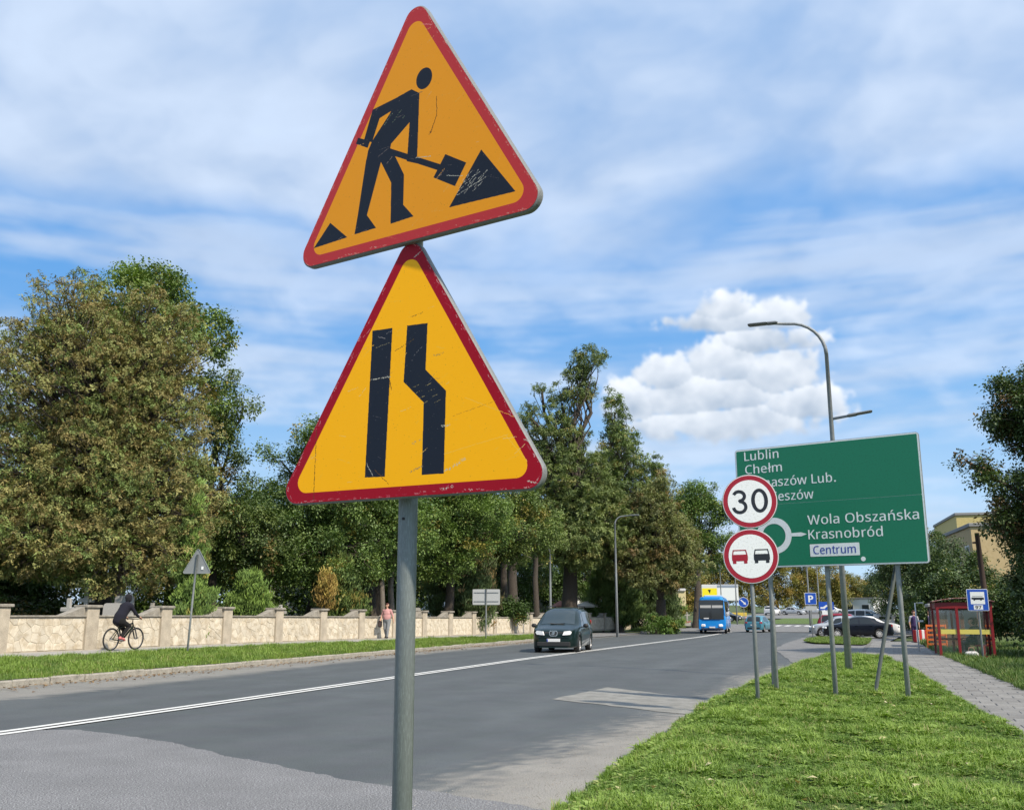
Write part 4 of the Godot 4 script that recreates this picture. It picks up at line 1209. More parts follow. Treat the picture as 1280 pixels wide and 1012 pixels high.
func build_grass() -> void:
	leaf_mat("grass", Color(0.55, 0.65, 0.22), 0.6)
	var ca := Color(0.095, 0.175, 0.018)
	var cb := Color(0.190, 0.285, 0.040)
	var dry := Color(0.30, 0.26, 0.11)
	var ml := func(z): return lawn_left(z) - 0.10 + 0.16 * fine.get_noise_1d(z * 22.0)
	var mr := func(z): return lerp_list(WALK_L, -z) + 0.05 + 0.08 * fine.get_noise_1d(z * 30.0)
	scatter("grass", "bright mown grass of the mound under the big green sign", tuft(0), steps(-5.4, -35.0, 60), ml, mr, mound, func(z): return lerp_list([[5.0, 2200.0], [10.0, 1600.0], [20.0, 900.0], [35.0, 600.0]], -z), func(z): return lerp_list([[5.0, 0.62], [12.0, 0.75], [35.0, 1.25]], -z), [ca, cb, dry])
	scatter("weeds", "broad-leaved clover and plantain scattered through the mound's grass", weed(), steps(-5.4, -35.0, 60), ml, mr, mound, func(z): return lerp_list([[5.0, 200.0], [12.0, 320.0], [35.0, 180.0]], -z), func(z): return lerp_list([[5.0, 0.75], [35.0, 1.5]], -z), [Color(0.15, 0.235, 0.035), Color(0.26, 0.36, 0.08), Color(0.36, 0.37, 0.13)])
	var vl := func(z): return WALL_X + 2.95 + 0.12 * fine.get_noise_1d(z * 20.0)
	var vr := func(z): return kerb_x(z) - 0.05 + 0.10 * fine.get_noise_1d(z * 30.0)
	scatter("grass", "long strip of verge grass between kerb and cemetery walk", tuft(1), steps(-9.0, -63.0, 60), vl, vr, verge_y, func(z): return 190.0, func(z): return lerp_list([[9.0, 1.0], [63.0, 1.7]], -z), [Color(0.095, 0.170, 0.020), Color(0.190, 0.280, 0.040), dry])
	scatter("grass", "verge grass around the stout chestnut past the side entrance", tuft(1), steps(-85.0, -112.0, 30), func(z): return WALL_X + 3.0, vr, verge_y, func(z): return 45.0, func(z): return 3.0, [ca, Color(0.13, 0.19, 0.035), dry])
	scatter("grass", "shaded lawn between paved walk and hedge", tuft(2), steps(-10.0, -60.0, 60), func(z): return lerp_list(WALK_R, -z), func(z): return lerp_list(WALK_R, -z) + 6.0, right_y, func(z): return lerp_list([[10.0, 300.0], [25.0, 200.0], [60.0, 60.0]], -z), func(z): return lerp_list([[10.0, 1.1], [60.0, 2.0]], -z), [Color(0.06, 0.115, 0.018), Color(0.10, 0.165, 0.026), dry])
	scatter("grass", "small grass island in front of the black parked car", tuft(2), steps(-51.5, -68.0, 20), func(z): return lerp_list([[51.5, -1.6], [54.0, -3.7], [58.0, -4.6], [64.0, -4.75], [68.5, -4.3]], -z), func(z): return lerp_list([[51.5, -1.3], [54.0, -1.1], [66.0, -1.2], [68.5, -3.9]], -z), func(x, z): return prof(z) + 0.07, func(z): return 220.0, func(z): return 1.1, [ca, Color(0.15, 0.225, 0.036), dry])


# ---------------------------------------------------------------- sign faces
func round_poly(corners: Array, r: float, seg := 8) -> PackedVector2Array:
	var out := PackedVector2Array()
	var n := corners.size()
	for i in n:
		var p: Vector2 = corners[i]
		var a: Vector2 = (corners[(i - 1 + n) % n] - p).normalized()
		var b: Vector2 = (corners[(i + 1) % n] - p).normalized()
		var half := acos(clampf(a.dot(b), -1, 1)) * 0.5
		var t := r / tan(half)
		var c := p + (a + b).normalized() * (r / sin(half))
		var from := (p + a * t - c).angle()
		var to := (p + b * t - c).angle()
		var d := wrapf(to - from, -PI, PI)
		for k in seg + 1:
			out.append(c + Vector2.from_angle(from + d * k / seg) * r)
	return out


func tri_corners(side: float) -> Array:
	var h := side * sqrt(3.0) / 2.0
	return [Vector2(-side / 2, -h / 3), Vector2(side / 2, -h / 3), Vector2(0, h * 2 / 3)]


func disc(r: float, c := Vector2.ZERO, n := 40, ry := 0.0) -> PackedVector2Array:
	var o := PackedVector2Array()
	for k in n:
		o.append(c + Vector2(cos(TAU * k / n) * r, sin(TAU * k / n) * (ry if ry else r)))
	return o


const FACE_PX := 1280.0


func to_px(p: Vector2) -> Vector2:
	return Vector2((p.x + 0.5) * FACE_PX, (0.6 - p.y) * FACE_PX)


func fill(im: Image, poly: PackedVector2Array, c: Color) -> void:
	var q := PackedVector2Array()
	var lo := 1e9
	var hi := -1e9
	for p in poly:
		var v := to_px(p)
		q.append(v)
		lo = minf(lo, v.y)
		hi = maxf(hi, v.y)
	for y in range(maxi(0, int(lo)), mini(int(FACE_PX) - 1, int(hi) + 1)):
		var xs := []
		for i in q.size():
			var a := q[i]
			var b := q[(i + 1) % q.size()]
			if (a.y <= y + 0.5) != (b.y <= y + 0.5):
				xs.append(a.x + (y + 0.5 - a.y) / (b.y - a.y) * (b.x - a.x))
		xs.sort()
		for k in range(0, xs.size() - 1, 2):
			var x0 := int(round(xs[k]))
			im.fill_rect(Rect2i(x0, y, maxi(0, int(round(xs[k + 1])) - x0), 1), c)


func scratch(im: Image, a: Vector2, b: Vector2, width: float, c: Color, broken := 0.35) -> void:
	var p := to_px(a)
	var q := to_px(b)
	var n := int(p.distance_to(q))
	for i in n:
		var v := p.lerp(q, float(i) / maxi(n, 1))
		v += Vector2(fine.get_noise_2d(i * 0.6, a.x * 900.0), fine.get_noise_2d(i * 0.6, a.y * 900.0)) * 3.0
		if fine.get_noise_2d(i * 1.5 + a.x * 3000.0, a.y * 3000.0) < broken - 0.55:
			continue
		var w := maxi(1, int(width * (0.6 + 0.7 * absf(fine.get_noise_2d(i * 2.0, 50.0 + a.y * 700.0)))))
		if v.x > 1 and v.y > 1 and v.x < FACE_PX - 8 and v.y < FACE_PX - 8:
			if w <= 2:
				im.fill_rect(Rect2i(int(v.x), int(v.y), w, w), c)
			else:
				# wide scrapes are made of many ragged specks
				for k in 2:
					var o := fine.get_noise_2d(i * 3.7 + k * 31.0, a.x * 500.0 + k * 9.0) * w * 1.3
					var s := 1 + int(absf(fine.get_noise_2d(i * 5.1, k * 17.0)) * 5.0)
					im.fill_rect(Rect2i(int(v.x + o * 0.3), int(v.y + o), s, s), c)


func sign_face(called: String, ground: Color, red: Color, ink: Color, prints: Array, marks: Array, seed_: int, chip: Color) -> StandardMaterial3D:
	var im := Image.create(int(FACE_PX), int(FACE_PX), false, Image.FORMAT_RGB8)
	im.fill(red)
	var r := RandomNumberGenerator.new()
	r.seed = seed_
	fill(im, round_poly(tri_corners(0.850), 0.034), ground)
	for p in prints:
		fill(im, p, ink)
	# film wear: faint cloudiness of the print itself
	for k in 2600:
		var at := Vector2(r.randf(), r.randf()) * FACE_PX
		var s := r.randi_range(1, 3)
		var px := im.get_pixel(mini(int(at.x), 1270), mini(int(at.y), 1270))
		im.fill_rect(Rect2i(int(at.x), int(at.y), s, s), px.lerp(Color(0.45, 0.36, 0.22) if r.randf() < 0.6 else chip, r.randf_range(0.06, 0.4)))
	for m in marks:
		scratch(im, m[0], m[1], m[2] * 2.2, m[3], m[4])
	for k in 95:
		var a := Vector2(r.randf_range(-0.42, 0.42), r.randf_range(-0.26, 0.45))
		var d := Vector2.from_angle(r.randf_range(-0.5, 1.0)) * r.randf_range(0.004, 0.05)
		var px := im.get_pixel(int(to_px(a).x), int(to_px(a).y))
		scratch(im, a, a + d, r.randf_range(1.5, 3.5), px.lerp(chip, r.randf_range(0.25, 0.7)), 0.45)
	# chips along the rolled edge
	var rim := round_poly(tri_corners(0.966), 0.045, 10)
	for i in rim.size():
		var a := rim[i]
		var b := rim[(i + 1) % rim.size()]
		for k in int(a.distance_to(b) * 150.0) + 1:
			if r.randf() < 0.42:
				var p := a.lerp(b, r.randf())
				p += -p.normalized() * r.randf_range(0.002, 0.016)
				var t := (b - a).normalized()
				scratch(im, p, p + t * r.randf_range(0.003, 0.022), r.randf_range(2.0, 7.0), red.lerp(chip, r.randf_range(0.2, 0.9)), 0.5)
	var m := mat(called, Color.WHITE, 0.38)
	m.albedo_texture = ImageTexture.create_from_image(im)
	m.texture_repeat = false
	m.metallic_specular = 0.3
	m.roughness_texture = noise_tex(256, 0.02, 5, [[0.1, Color(0.75, 0.75, 0.75)], [0.8, Color(1, 1, 1)]], seed_ + 3)
	m.roughness = 0.5
	return m


func steel() -> StandardMaterial3D:
	return grainy("galvanised steel", [[0.0, lin(0.13, 0.145, 0.15)], [0.5, lin(0.27, 0.29, 0.30)], [1.0, lin(0.40, 0.42, 0.43)]], 0.05, 6.0, 0.5, 0.02, [[0.2, grey(0.75)], [0.8, grey(1.0)]], 1.3)


func warning_plate(parent: Node3D, called: String, label: String, at: Vector3, yaw: float, face_m: Material, grow := 1.0) -> void:
	var o := Node3D.new()
	o.name = called
	o.set_meta("label", label)
	parent.add_child(o, true)
	o.position = at
	o.rotation.y = yaw
	o.scale = Vector3.ONE * grow
	var outline := round_poly(tri_corners(0.97), 0.047, 10)
	var inset := round_poly(tri_corners(0.956), 0.044, 10)
	var m := MB.new()
	# a shallow tray: front sheet, rolled edge, open back
	var ring := [[inset, 0.0], [outline, -0.004], [outline, -0.021], [inset, -0.025], [round_poly(tri_corners(0.91), 0.035, 10), -0.025], [round_poly(tri_corners(0.91), 0.035, 10), -0.004]]
	m.smooth(true)
	for k in ring.size() - 1:
		m.smooth(true, k)
		var n: int = ring[k][0].size()
		for i in n:
			var i2 := (i + 1) % n
			var a: Vector2 = ring[k][0][i]
			var b: Vector2 = ring[k][0][i2]
			var c: Vector2 = ring[k + 1][0][i2]
			var d: Vector2 = ring[k + 1][0][i]
			m.quad(Vector3(a.x, a.y, ring[k][1]), Vector3(b.x, b.y, ring[k][1]), Vector3(c.x, c.y, ring[k + 1][1]), Vector3(d.x, d.y, ring[k + 1][1]))
	m.smooth(false)
	var tris := Geometry2D.triangulate_polygon(ring[5][0])
	for i in range(0, tris.size(), 3):
		m.tri(Vector3(ring[5][0][tris[i]].x, ring[5][0][tris[i]].y, -0.004), Vector3(ring[5][0][tris[i + 1]].x, ring[5][0][tris[i + 1]].y, -0.004), Vector3(ring[5][0][tris[i + 2]].x, ring[5][0][tris[i + 2]].y, -0.004))
	obj("plate", m, grainy("weathered plate edge", [[0.0, lin(0.07, 0.075, 0.075)], [0.5, lin(0.17, 0.18, 0.18)], [1.0, lin(0.26, 0.27, 0.27)]], 0.06, 6.0, 0.6), o)
	m = MB.new()
	tris = Geometry2D.triangulate_polygon(inset)
	for i in range(0, tris.size(), 3):
		for k in [0, 2, 1]:
			var p := inset[tris[i + k]]
			m.st.set_uv(to_px(p) / FACE_PX)
			m.st.add_vertex(Vector3(p.x, p.y, 0.0008))
	obj("face", m, face_m, o)
	for y in [-0.12, 0.16]:
		m = MB.new()
		m.box(Vector3(0, y, -0.034), Vector3(0.5 - y * 0.7, 0.035, 0.02), 0.003)
		obj("rail", m, steel(), o)


func build_main_sign() -> void:
	var t := thing("roadworks_sign_post", "scratched pair of yellow triangular warning signs, roadworks above road narrows, on one grey pole", "road sign", Vector3(-1.335, 0.0, -2.60))
	var m := MB.new(true)
	m.tube([Vector3(0.004, -0.2, 0), Vector3(0.0, 1.6, 0), Vector3(0.0, 3.2, 0)], [0.0290], 28)
	# weathered tube with rain streaks running down it
	var pm := mat("streaked pole", Color.WHITE, 0.42, 0.25)
	var im := Image.create(512, 512, false, Image.FORMAT_RGB8)
	for x in 512:
		for y in 512:
			var s := fine.get_noise_2d(x * 9.0, y * 0.12) * 0.5 + fine.get_noise_2d(x * 2.0, y * 0.5 + 900.0) * 0.5
			var g := fine.get_noise_2d(x * 14.0, y * 14.0)
			var v := 0.19 + 0.12 * s + 0.035 * g
			if s > 0.27:
				v += 0.14
			im.set_pixel(x, y, lin(v * 0.90, v * 1.02, v * 1.02))
	pm.albedo_texture = ImageTexture.create_from_image(im)
	pm.uv1_triplanar = true
	pm.uv1_scale = Vector3(5.0, 1.1, 5.0)
	obj("pole", m, pm, t)
	m = MB.new(true)
	m.lathe([Vector2(0, 3.235), Vector2(0.026, 3.225), Vector2(0.032, 3.2), Vector2(0.032, 3.17)], 24)
	obj("pole_cap", m, mat("black plastic", grey(0.03), 0.5), t)
	m = MB.new()
	m.tube([Vector3(0.0, 1.676, 0.024), Vector3(0.0, 1.676, 0.0315)], [0.0045], 8)
	obj("screw", m, mat("dark screw", grey(0.03), 0.5, 0.5), t)
	var ink := lin(0.012, 0.016, 0.028)
	var wear := Color(0.74, 0.72, 0.66)
	# the roadworks face
	var head := disc(0.031, Vector2(0.0385, 0.2465), 26, 0.036)
	var man := [head,
		PackedVector2Array([Vector2(-0.168, 0.203), Vector2(-0.058, 0.216), Vector2(-0.025, 0.190), Vector2(-0.138, 0.164)]),
		PackedVector2Array([Vector2(-0.168, 0.203), Vector2(-0.136, 0.168), Vector2(-0.166, 0.089), Vector2(-0.200, 0.107)]),
		PackedVector2Array([Vector2(-0.011, 0.225), Vector2(0.021, 0.202), Vector2(0.003, 0.141), Vector2(-0.015, 0.114), Vector2(-0.087, 0.062), Vector2(-0.090, 0.049), Vector2(-0.069, 0.014), Vector2(-0.126, 0.013), Vector2(-0.188, 0.030), Vector2(-0.181, 0.065), Vector2(-0.166, 0.093), Vector2(-0.097, 0.166), Vector2(-0.064, 0.216)]),
		PackedVector2Array([Vector2(0.021, 0.202), Vector2(0.018, -0.009), Vector2(-0.021, -0.006), Vector2(-0.015, 0.114), Vector2(-0.014, 0.164)]),
		PackedVector2Array([Vector2(-0.226, 0.122), Vector2(-0.174, 0.096), Vector2(-0.184, 0.075), Vector2(-0.234, 0.103)]),
		PackedVector2Array([Vector2(-0.090, 0.047), Vector2(0.109, -0.060), Vector2(0.100, -0.077), Vector2(-0.078, 0.020)]),
		PackedVector2Array([Vector2(-0.021, 0.005), Vector2(0.027, -0.014), Vector2(0.019, -0.033), Vector2(-0.023, -0.014)]),
		PackedVector2Array([Vector2(0.125, -0.031), Vector2(0.202, -0.079), Vector2(0.162, -0.143), Vector2(0.082, -0.095)]),
		PackedVector2Array([Vector2(-0.188, 0.035), Vector2(-0.123, 0.022), Vector2(-0.177, -0.155), Vector2(-0.138, -0.206), Vector2(-0.226, -0.208), Vector2(-0.215, -0.146)]),
		PackedVector2Array([Vector2(-0.130, 0.018), Vector2(-0.073, 0.022), Vector2(-0.032, -0.056), Vector2(-0.032, -0.155), Vector2(0.009, -0.202), Vector2(-0.080, -0.206), Vector2(-0.082, -0.070)]),
		PackedVector2Array([Vector2(0.255, -0.052), Vector2(0.373, -0.212), Vector2(0.142, -0.205)]),
		PackedVector2Array([Vector2(-0.332, -0.145), Vector2(-0.256, -0.211), Vector2(-0.400, -0.217)])]
	var dark := Color(0.28, 0.16, 0.06)
	var marks := [[Vector2(0.087, 0.171), Vector2(0.090, 0.11), 1.6, dark, 0.2], [Vector2(0.090, 0.11), Vector2(0.068, 0.054), 1.6, dark, 0.2], [Vector2(0.075, 0.075), Vector2(0.062, 0.05), 2.0, dark, 0.4]]
	for k in 14:
		var a := Vector2(0.165 + k * 0.006, -0.175 + (k % 5) * 0.011)
		marks.append([a, a + Vector2(0.035, 0.012 + 0.01 * (k % 3)), 1.6, wear, 0.5])
	for k in 7:
		var a := Vector2(-0.12 + k * 0.012, 0.135 + (k % 3) * 0.012)
		marks.append([a, a + Vector2(0.012, 0.008), 1.6, Color(0.5, 0.55, 0.42), 0.55])
	marks.append([Vector2(0.012, -0.012), Vector2(0.07, -0.022), 1.8, wear, 0.3])
	marks.append([Vector2(0.13, -0.10), Vector2(0.19, -0.118), 1.6, wear, 0.4])
	marks.append([Vector2(0.02, 0.44), Vector2(0.065, 0.425), 3.0, Color(0.87, 0.5, 0.5), 0.3])
	var up := sign_face("roadworks face", lin(0.85, 0.315, 0.010), lin(0.50, 0.036, 0.040), ink, man, marks, 61, Color(0.86, 0.72, 0.62))
	warning_plate(t, "roadworks_plate", "upper triangular sign, faded orange with a digging worker", Vector3(0.050, 2.802, 0.121), deg_to_rad(-11.7), up, 1.025)
	# the narrowing face
	var bars := [PackedVector2Array([Vector2(-0.134, 0.246), Vector2(-0.060, 0.245), Vector2(-0.073, -0.213), Vector2(-0.145, -0.211)]),
		PackedVector2Array([Vector2(-0.006, 0.245), Vector2(0.067, 0.243), Vector2(0.063, 0.099), Vector2(0.135, 0.027), Vector2(0.132, -0.217), Vector2(0.057, -0.216), Vector2(0.059, -0.001), Vector2(-0.014, 0.070)])]
	marks = [[Vector2(-0.336, -0.05), Vector2(-0.336, -0.27), 2.2, Color(0.35, 0.25, 0.1), 0.35], [Vector2(-0.137, 0.09), Vector2(-0.06, 0.092), 2.2, wear, 0.35],
		[Vector2(-0.065, 0.08), Vector2(-0.058, 0.05), 3.0, Color(0.3, 0.2, 0.08), 0.1], [Vector2(0.12, -0.078), Vector2(0.15, -0.076), 4.0, wear, 0.3],
		[Vector2(0.165, -0.195), Vector2(0.205, -0.175), 7.0, wear, 0.45], [Vector2(0.13, -0.21), Vector2(0.19, -0.19), 3.0, wear, 0.5], [Vector2(0.06, -0.19), Vector2(0.015, -0.205), 4.0, Color(0.6, 0.5, 0.35), 0.4],
		[Vector2(0.02, -0.12), Vector2(0.055, -0.11), 4.0, Color(0.7, 0.6, 0.4), 0.5], [Vector2(0.09, 0.14), Vector2(0.13, 0.143), 4.0, Color(0.62, 0.52, 0.3), 0.5], [Vector2(0.005, 0.27), Vector2(0.05, 0.28), 2.4, Color(0.55, 0.4, 0.12), 0.5],
		[Vector2(0.13, -0.16), Vector2(0.34, -0.12), 1.5, Color(0.93, 0.72, 0.28), 0.25], [Vector2(0.2, 0.0), Vector2(0.38, -0.08), 1.5, Color(0.93, 0.72, 0.28), 0.35], [Vector2(0.16, -0.05), Vector2(0.30, -0.02), 1.3, Color(0.72, 0.5, 0.12), 0.4], [Vector2(0.33, -0.12), Vector2(0.40, -0.2), 1.3, Color(0.95, 0.75, 0.3), 0.3],
		[Vector2(0.01, 0.46), Vector2(0.06, 0.492), 2.5, wear, 0.3], [Vector2(-0.12, 0.19), Vector2(-0.07, 0.20), 1.5, Color(0.5, 0.47, 0.36), 0.5], [Vector2(-0.14, -0.17), Vector2(-0.115, -0.21), 4.0, wear, 0.45], [Vector2(-0.11, -0.19), Vector2(-0.06, -0.235), 1.6, Color(0.45, 0.3, 0.1), 0.3],
		[Vector2(0.12, -0.262), Vector2(0.165, -0.255), 6.0, wear, 0.4], [Vector2(0.39, -0.14), Vector2(0.42, -0.15), 6.0, wear, 0.35], [Vector2(0.40, -0.255), Vector2(0.43, -0.262), 3.0, wear, 0.4], [Vector2(0.02, 0.20), Vector2(-0.05, 0.17), 1.5, Color(0.4, 0.3, 0.1), 0.5]]
	for k in 9:
		var a := Vector2(0.02 + k * 0.011, 0.05 - (k % 4) * 0.018)
		marks.append([a, a + Vector2(0.02, 0.006), 1.5, Color(0.62, 0.56, 0.36), 0.55])
	var lo := sign_face("narrowing face", lin(0.95, 0.44, 0.003), lin(0.31, 0.003, 0.014), ink, bars, marks, 62, Color(0.82, 0.76, 0.72))
	warning_plate(t, "narrowing_plate", "lower triangular sign, bright yellow with two black lines closing in", Vector3(0.039, 2.009, 0.098), deg_to_rad(-6.2), lo)


# flat lettering cut to a width and capital height, its foot on the given spot
func words(s: String, foot: Vector2, cap: float, width: float, z: float, m: Material, parent: Node, called := "lettering", bold := false) -> void:
	var tm := TextMesh.new()
	var f := SystemFont.new()
	f.font_names = PackedStringArray(["Droid Sans"])
	f.font_weight = 700 if bold else 400
	tm.font = f
	tm.text = s
	tm.font_size = 64
	tm.pixel_size = 0.01
	tm.depth = 0.02
	tm.curve_step = 2.0
	var box := tm.get_aabb()
	var o := obj(called, tm, m, parent)
	var sx := width / box.size.x
	var sy := cap / 0.457
	o.scale = Vector3(sx, sy, 0.12)
	o.position = Vector3(foot.x - box.position.x * sx, foot.y - box.position.y * sy, z)


func flat(called: String, poly: PackedVector2Array, z: float, m: Material, parent: Node, thick := 0.002) -> MeshInstance3D:
	var b := MB.new()
	b.prism(poly, z - thick, z)
	return obj(called, b, m, parent)


func rect(x0: float, y0: float, x1: float, y1: float, r := 0.0) -> PackedVector2Array:
	if r > 0.0:
		return round_poly([Vector2(x0, y0), Vector2(x1, y0), Vector2(x1, y1), Vector2(x0, y1)], r, 5)
	return PackedVector2Array([Vector2(x0, y0), Vector2(x1, y0), Vector2(x1, y1), Vector2(x0, y1)])


func film(called: String, c: Color) -> StandardMaterial3D:
	return grainy(called, [[0.0, Color(0.84, 0.84, 0.82)], [0.4, Color.WHITE], [1.0, Color.WHITE]], 0.03, 1.6, 0.42, 0.0, [], 0.03, false, c)


func build_board() -> void:
	var green := film("sign green", lin(0.002, 0.165, 0.080))
	var white := film("sign white", lin(0.74, 0.76, 0.76))
	var blue := film("sign blue", lin(0.015, 0.04, 0.30))
	var t := thing("direction_sign", "large green direction board with white town names on three steel posts in the grass", "road sign", Vector3(-0.813, 0, -16.19), -0.261)
	var b := Node3D.new()
	b.name = "board"
	t.add_child(b, true)
	b.position = Vector3(0, 3.128, 0)
	var m := MB.new()
	m.prism(rect(-1.5, -1.0, 1.5, 1.0, 0.05), -0.028, 0.0)
	obj("back_plate", m, steel(), b)
	flat("border", rect(-1.493, -0.993, 1.493, 0.993, 0.045), 0.003, white, b)
	flat("panel", rect(-1.472, 0.036, 1.472, 0.972, 0.012), 0.006, green, b)
	flat("panel", rect(-1.472, -0.972, 1.472, 0.032, 0.012), 0.006, green, b)
	words("Lublin", Vector2(-1.33, 0.80), 0.148, 0.60, 0.0075, white, b)
	words("Chełm", Vector2(-1.325, 0.572), 0.148, 0.64, 0.0075, white, b)
	words("Tomaszów Lub.", Vector2(-1.325, 0.328), 0.148, 1.515, 0.0075, white, b)
	words("Hrubieszów", Vector2(-1.325, 0.086), 0.148, 1.14, 0.0075, white, b)
	words("Wola Obszańska", Vector2(-0.313, -0.335), 0.148, 1.715, 0.0075, white, b)
	words("Krasnobród", Vector2(-0.313, -0.568), 0.148, 1.165, 0.0075, white, b)
	flat("centre_panel", rect(-0.30, -0.845, 0.482, -0.648, 0.008), 0.009, white, b)
	words("Centrum", Vector2(-0.245, -0.808), 0.130, 0.67, 0.0105, blue, b)
	# the roundabout drawing
	var ring := MB.new()
	for k in 64:
		var a := TAU * k / 64.0
		var a2 := TAU * (k + 1) / 64.0
		var c := Vector2(-0.887, -0.484)
		ring.prism(PackedVector2Array([c + Vector2.from_angle(a) * 0.197, c + Vector2.from_angle(a) * 0.297, c + Vector2.from_angle(a2) * 0.297, c + Vector2.from_angle(a2) * 0.197]), 0.006, 0.0085)
	obj("roundabout_ring", ring, white, b)
	flat("arrow", PackedVector2Array([Vector2(-0.605, -0.455), Vector2(-0.605, -0.505), Vector2(-0.43, -0.512), Vector2(-0.335, -0.48), Vector2(-0.43, -0.448)]), 0.0085, white, b)
	flat("round_patch", disc(0.036, Vector2(0.527, -0.905), 20), 0.0085, white, b)
	for y in [-0.7, 0.0, 0.7]:
		m = MB.new()
		m.box(Vector3(0, y, -0.045), Vector3(2.8, 0.06, 0.03), 0.004)
		obj("rail", m, steel(), b)
	for x in [-1.03, -0.08, 1.0]:
		m = MB.new(true)
		var foot := t.transform * Vector3(x, 0, -0.10)
		m.tube([Vector3(x, mound(foot.x, foot.z) - 0.3, -0.10), Vector3(x, 2.2, -0.10), Vector3(x, 4.0, -0.10)], [0.038], 16)
		obj("post", m, steel(), t)
	for s in [[Vector3(-1.03, 2.25, -0.14), Vector3(-1.88, 0.05, -17.0)], [Vector3(1.0, 2.25, -0.14), Vector3(-0.32, 0.05, -17.05)]]:
		m = MB.new(true)
		var foot: Vector3 = t.transform.affine_inverse() * s[1]
		m.tube([s[0], foot], [0.030], 12)
		obj("strut", m, mat("dark steel", lin(0.075, 0.09, 0.085), 0.5, 0.2), t)


func stroke(pts: Array, w: float) -> PackedVector2Array:
	var line := PackedVector2Array(pts)
	var r := Geometry2D.offset_polyline(line, w * 0.5, Geometry2D.JOIN_ROUND, Geometry2D.END_BUTT)
	return r[0]


func build_round_signs() -> void:
	var white := film("sign white", lin(0.74, 0.76, 0.76))
	var red := film("sign red", lin(0.30, 0.006, 0.02))
	var black := film("sign black", lin(0.012, 0.014, 0.02))
	var t := thing("round_sign_post", "pair of round red-rimmed signs, 30 limit over no overtaking, on a thin post", "road sign", Vector3(-1.85, 0, -14.68), deg_to_rad(6.0))
	var m := MB.new(true)
	m.tube([Vector3(0, mound(-1.85, -14.68) - 0.3, -0.05), Vector3(0, 2.0, -0.05), Vector3(0, 3.35, -0.05)], [0.030], 16)
	obj("post", m, steel(), t)
	var names := ["speed_limit_plate", "no_overtaking_plate"]
	for k in 2:
		var p := Node3D.new()
		p.name = names[k]
		t.add_child(p, true)
		p.position = Vector3(0.03 if k == 0 else 0.005, 3.035 - k * 0.812, 0)
		p.rotation = Vector3(0.0, 0.0, 0.02)
		m = MB.new(true)
		m.lathe([Vector2(0, -0.001), Vector2(0.395, -0.001), Vector2(0.403, -0.006), Vector2(0.403, -0.022), Vector2(0.39, -0.024), Vector2(0, -0.022)], 48, Transform3D(Basis(Vector3.RIGHT, PI / 2), Vector3.ZERO))
		obj("plate", m, steel(), p)
		flat("edge", disc(0.396, Vector2.ZERO, 48), 0.002, white, p)
		flat("rim", disc(0.388, Vector2.ZERO, 48), 0.004, red, p)
		flat("face", disc(0.320, Vector2.ZERO, 48), 0.006, white, p)
		if k == 0:
			var three := []
			for i in 15:
				three.append(Vector2(-0.150, 0.083) + Vector2.from_angle(deg_to_rad(160.0 - i * 17.5)) * Vector2(0.080, 0.070))
			for i in 17:
				three.append(Vector2(-0.150, -0.078) + Vector2.from_angle(deg_to_rad(88.0 - i * 16.5)) * Vector2(0.090, 0.083))
			var z := stroke(three, 0.048)
			flat("digit", z, 0.008, black, p)
			var nought := MB.new()
			for i in 40:
				var a := TAU * i / 40
				var a2 := TAU * (i + 1) / 40
				var c := Vector2(0.145, 0.005)
				nought.prism(PackedVector2Array([c + Vector2.from_angle(a) * Vector2(0.068, 0.130), c + Vector2.from_angle(a) * Vector2(0.122, 0.180), c + Vector2.from_angle(a2) * Vector2(0.122, 0.180), c + Vector2.from_angle(a2) * Vector2(0.068, 0.130)]), 0.006, 0.008)
			obj("digit", nought, black, p)
		else:
			for s in [[-0.158, red], [0.158, black]]:
				var c: float = s[0]
				flat("car_body", rect(c - 0.115, -0.068, c + 0.115, 0.028, 0.02), 0.008, s[1], p)
				for q in [[c - 0.105, c - 0.055], [c + 0.055, c + 0.105]]:
					flat("car_wheel", rect(q[0], -0.105, q[1], -0.064, 0.008), 0.008, s[1], p)
				flat("car_roof", rect(c - 0.095, 0.082, c + 0.095, 0.098), 0.008, s[1], p)
				for q in [-1.0, 1.0]:
					flat("car_pillar", PackedVector2Array([Vector2(c + q * 0.112, 0.022), Vector2(c + q * 0.097, 0.022), Vector2(c + q * 0.080, 0.096), Vector2(c + q * 0.096, 0.097)]), 0.008, s[1], p)
		m = MB.new()
		m.box(Vector3(0, 0, -0.035), Vector3(0.14, 0.05, 0.025), 0.003)
		obj("clamp", m, steel(), p)


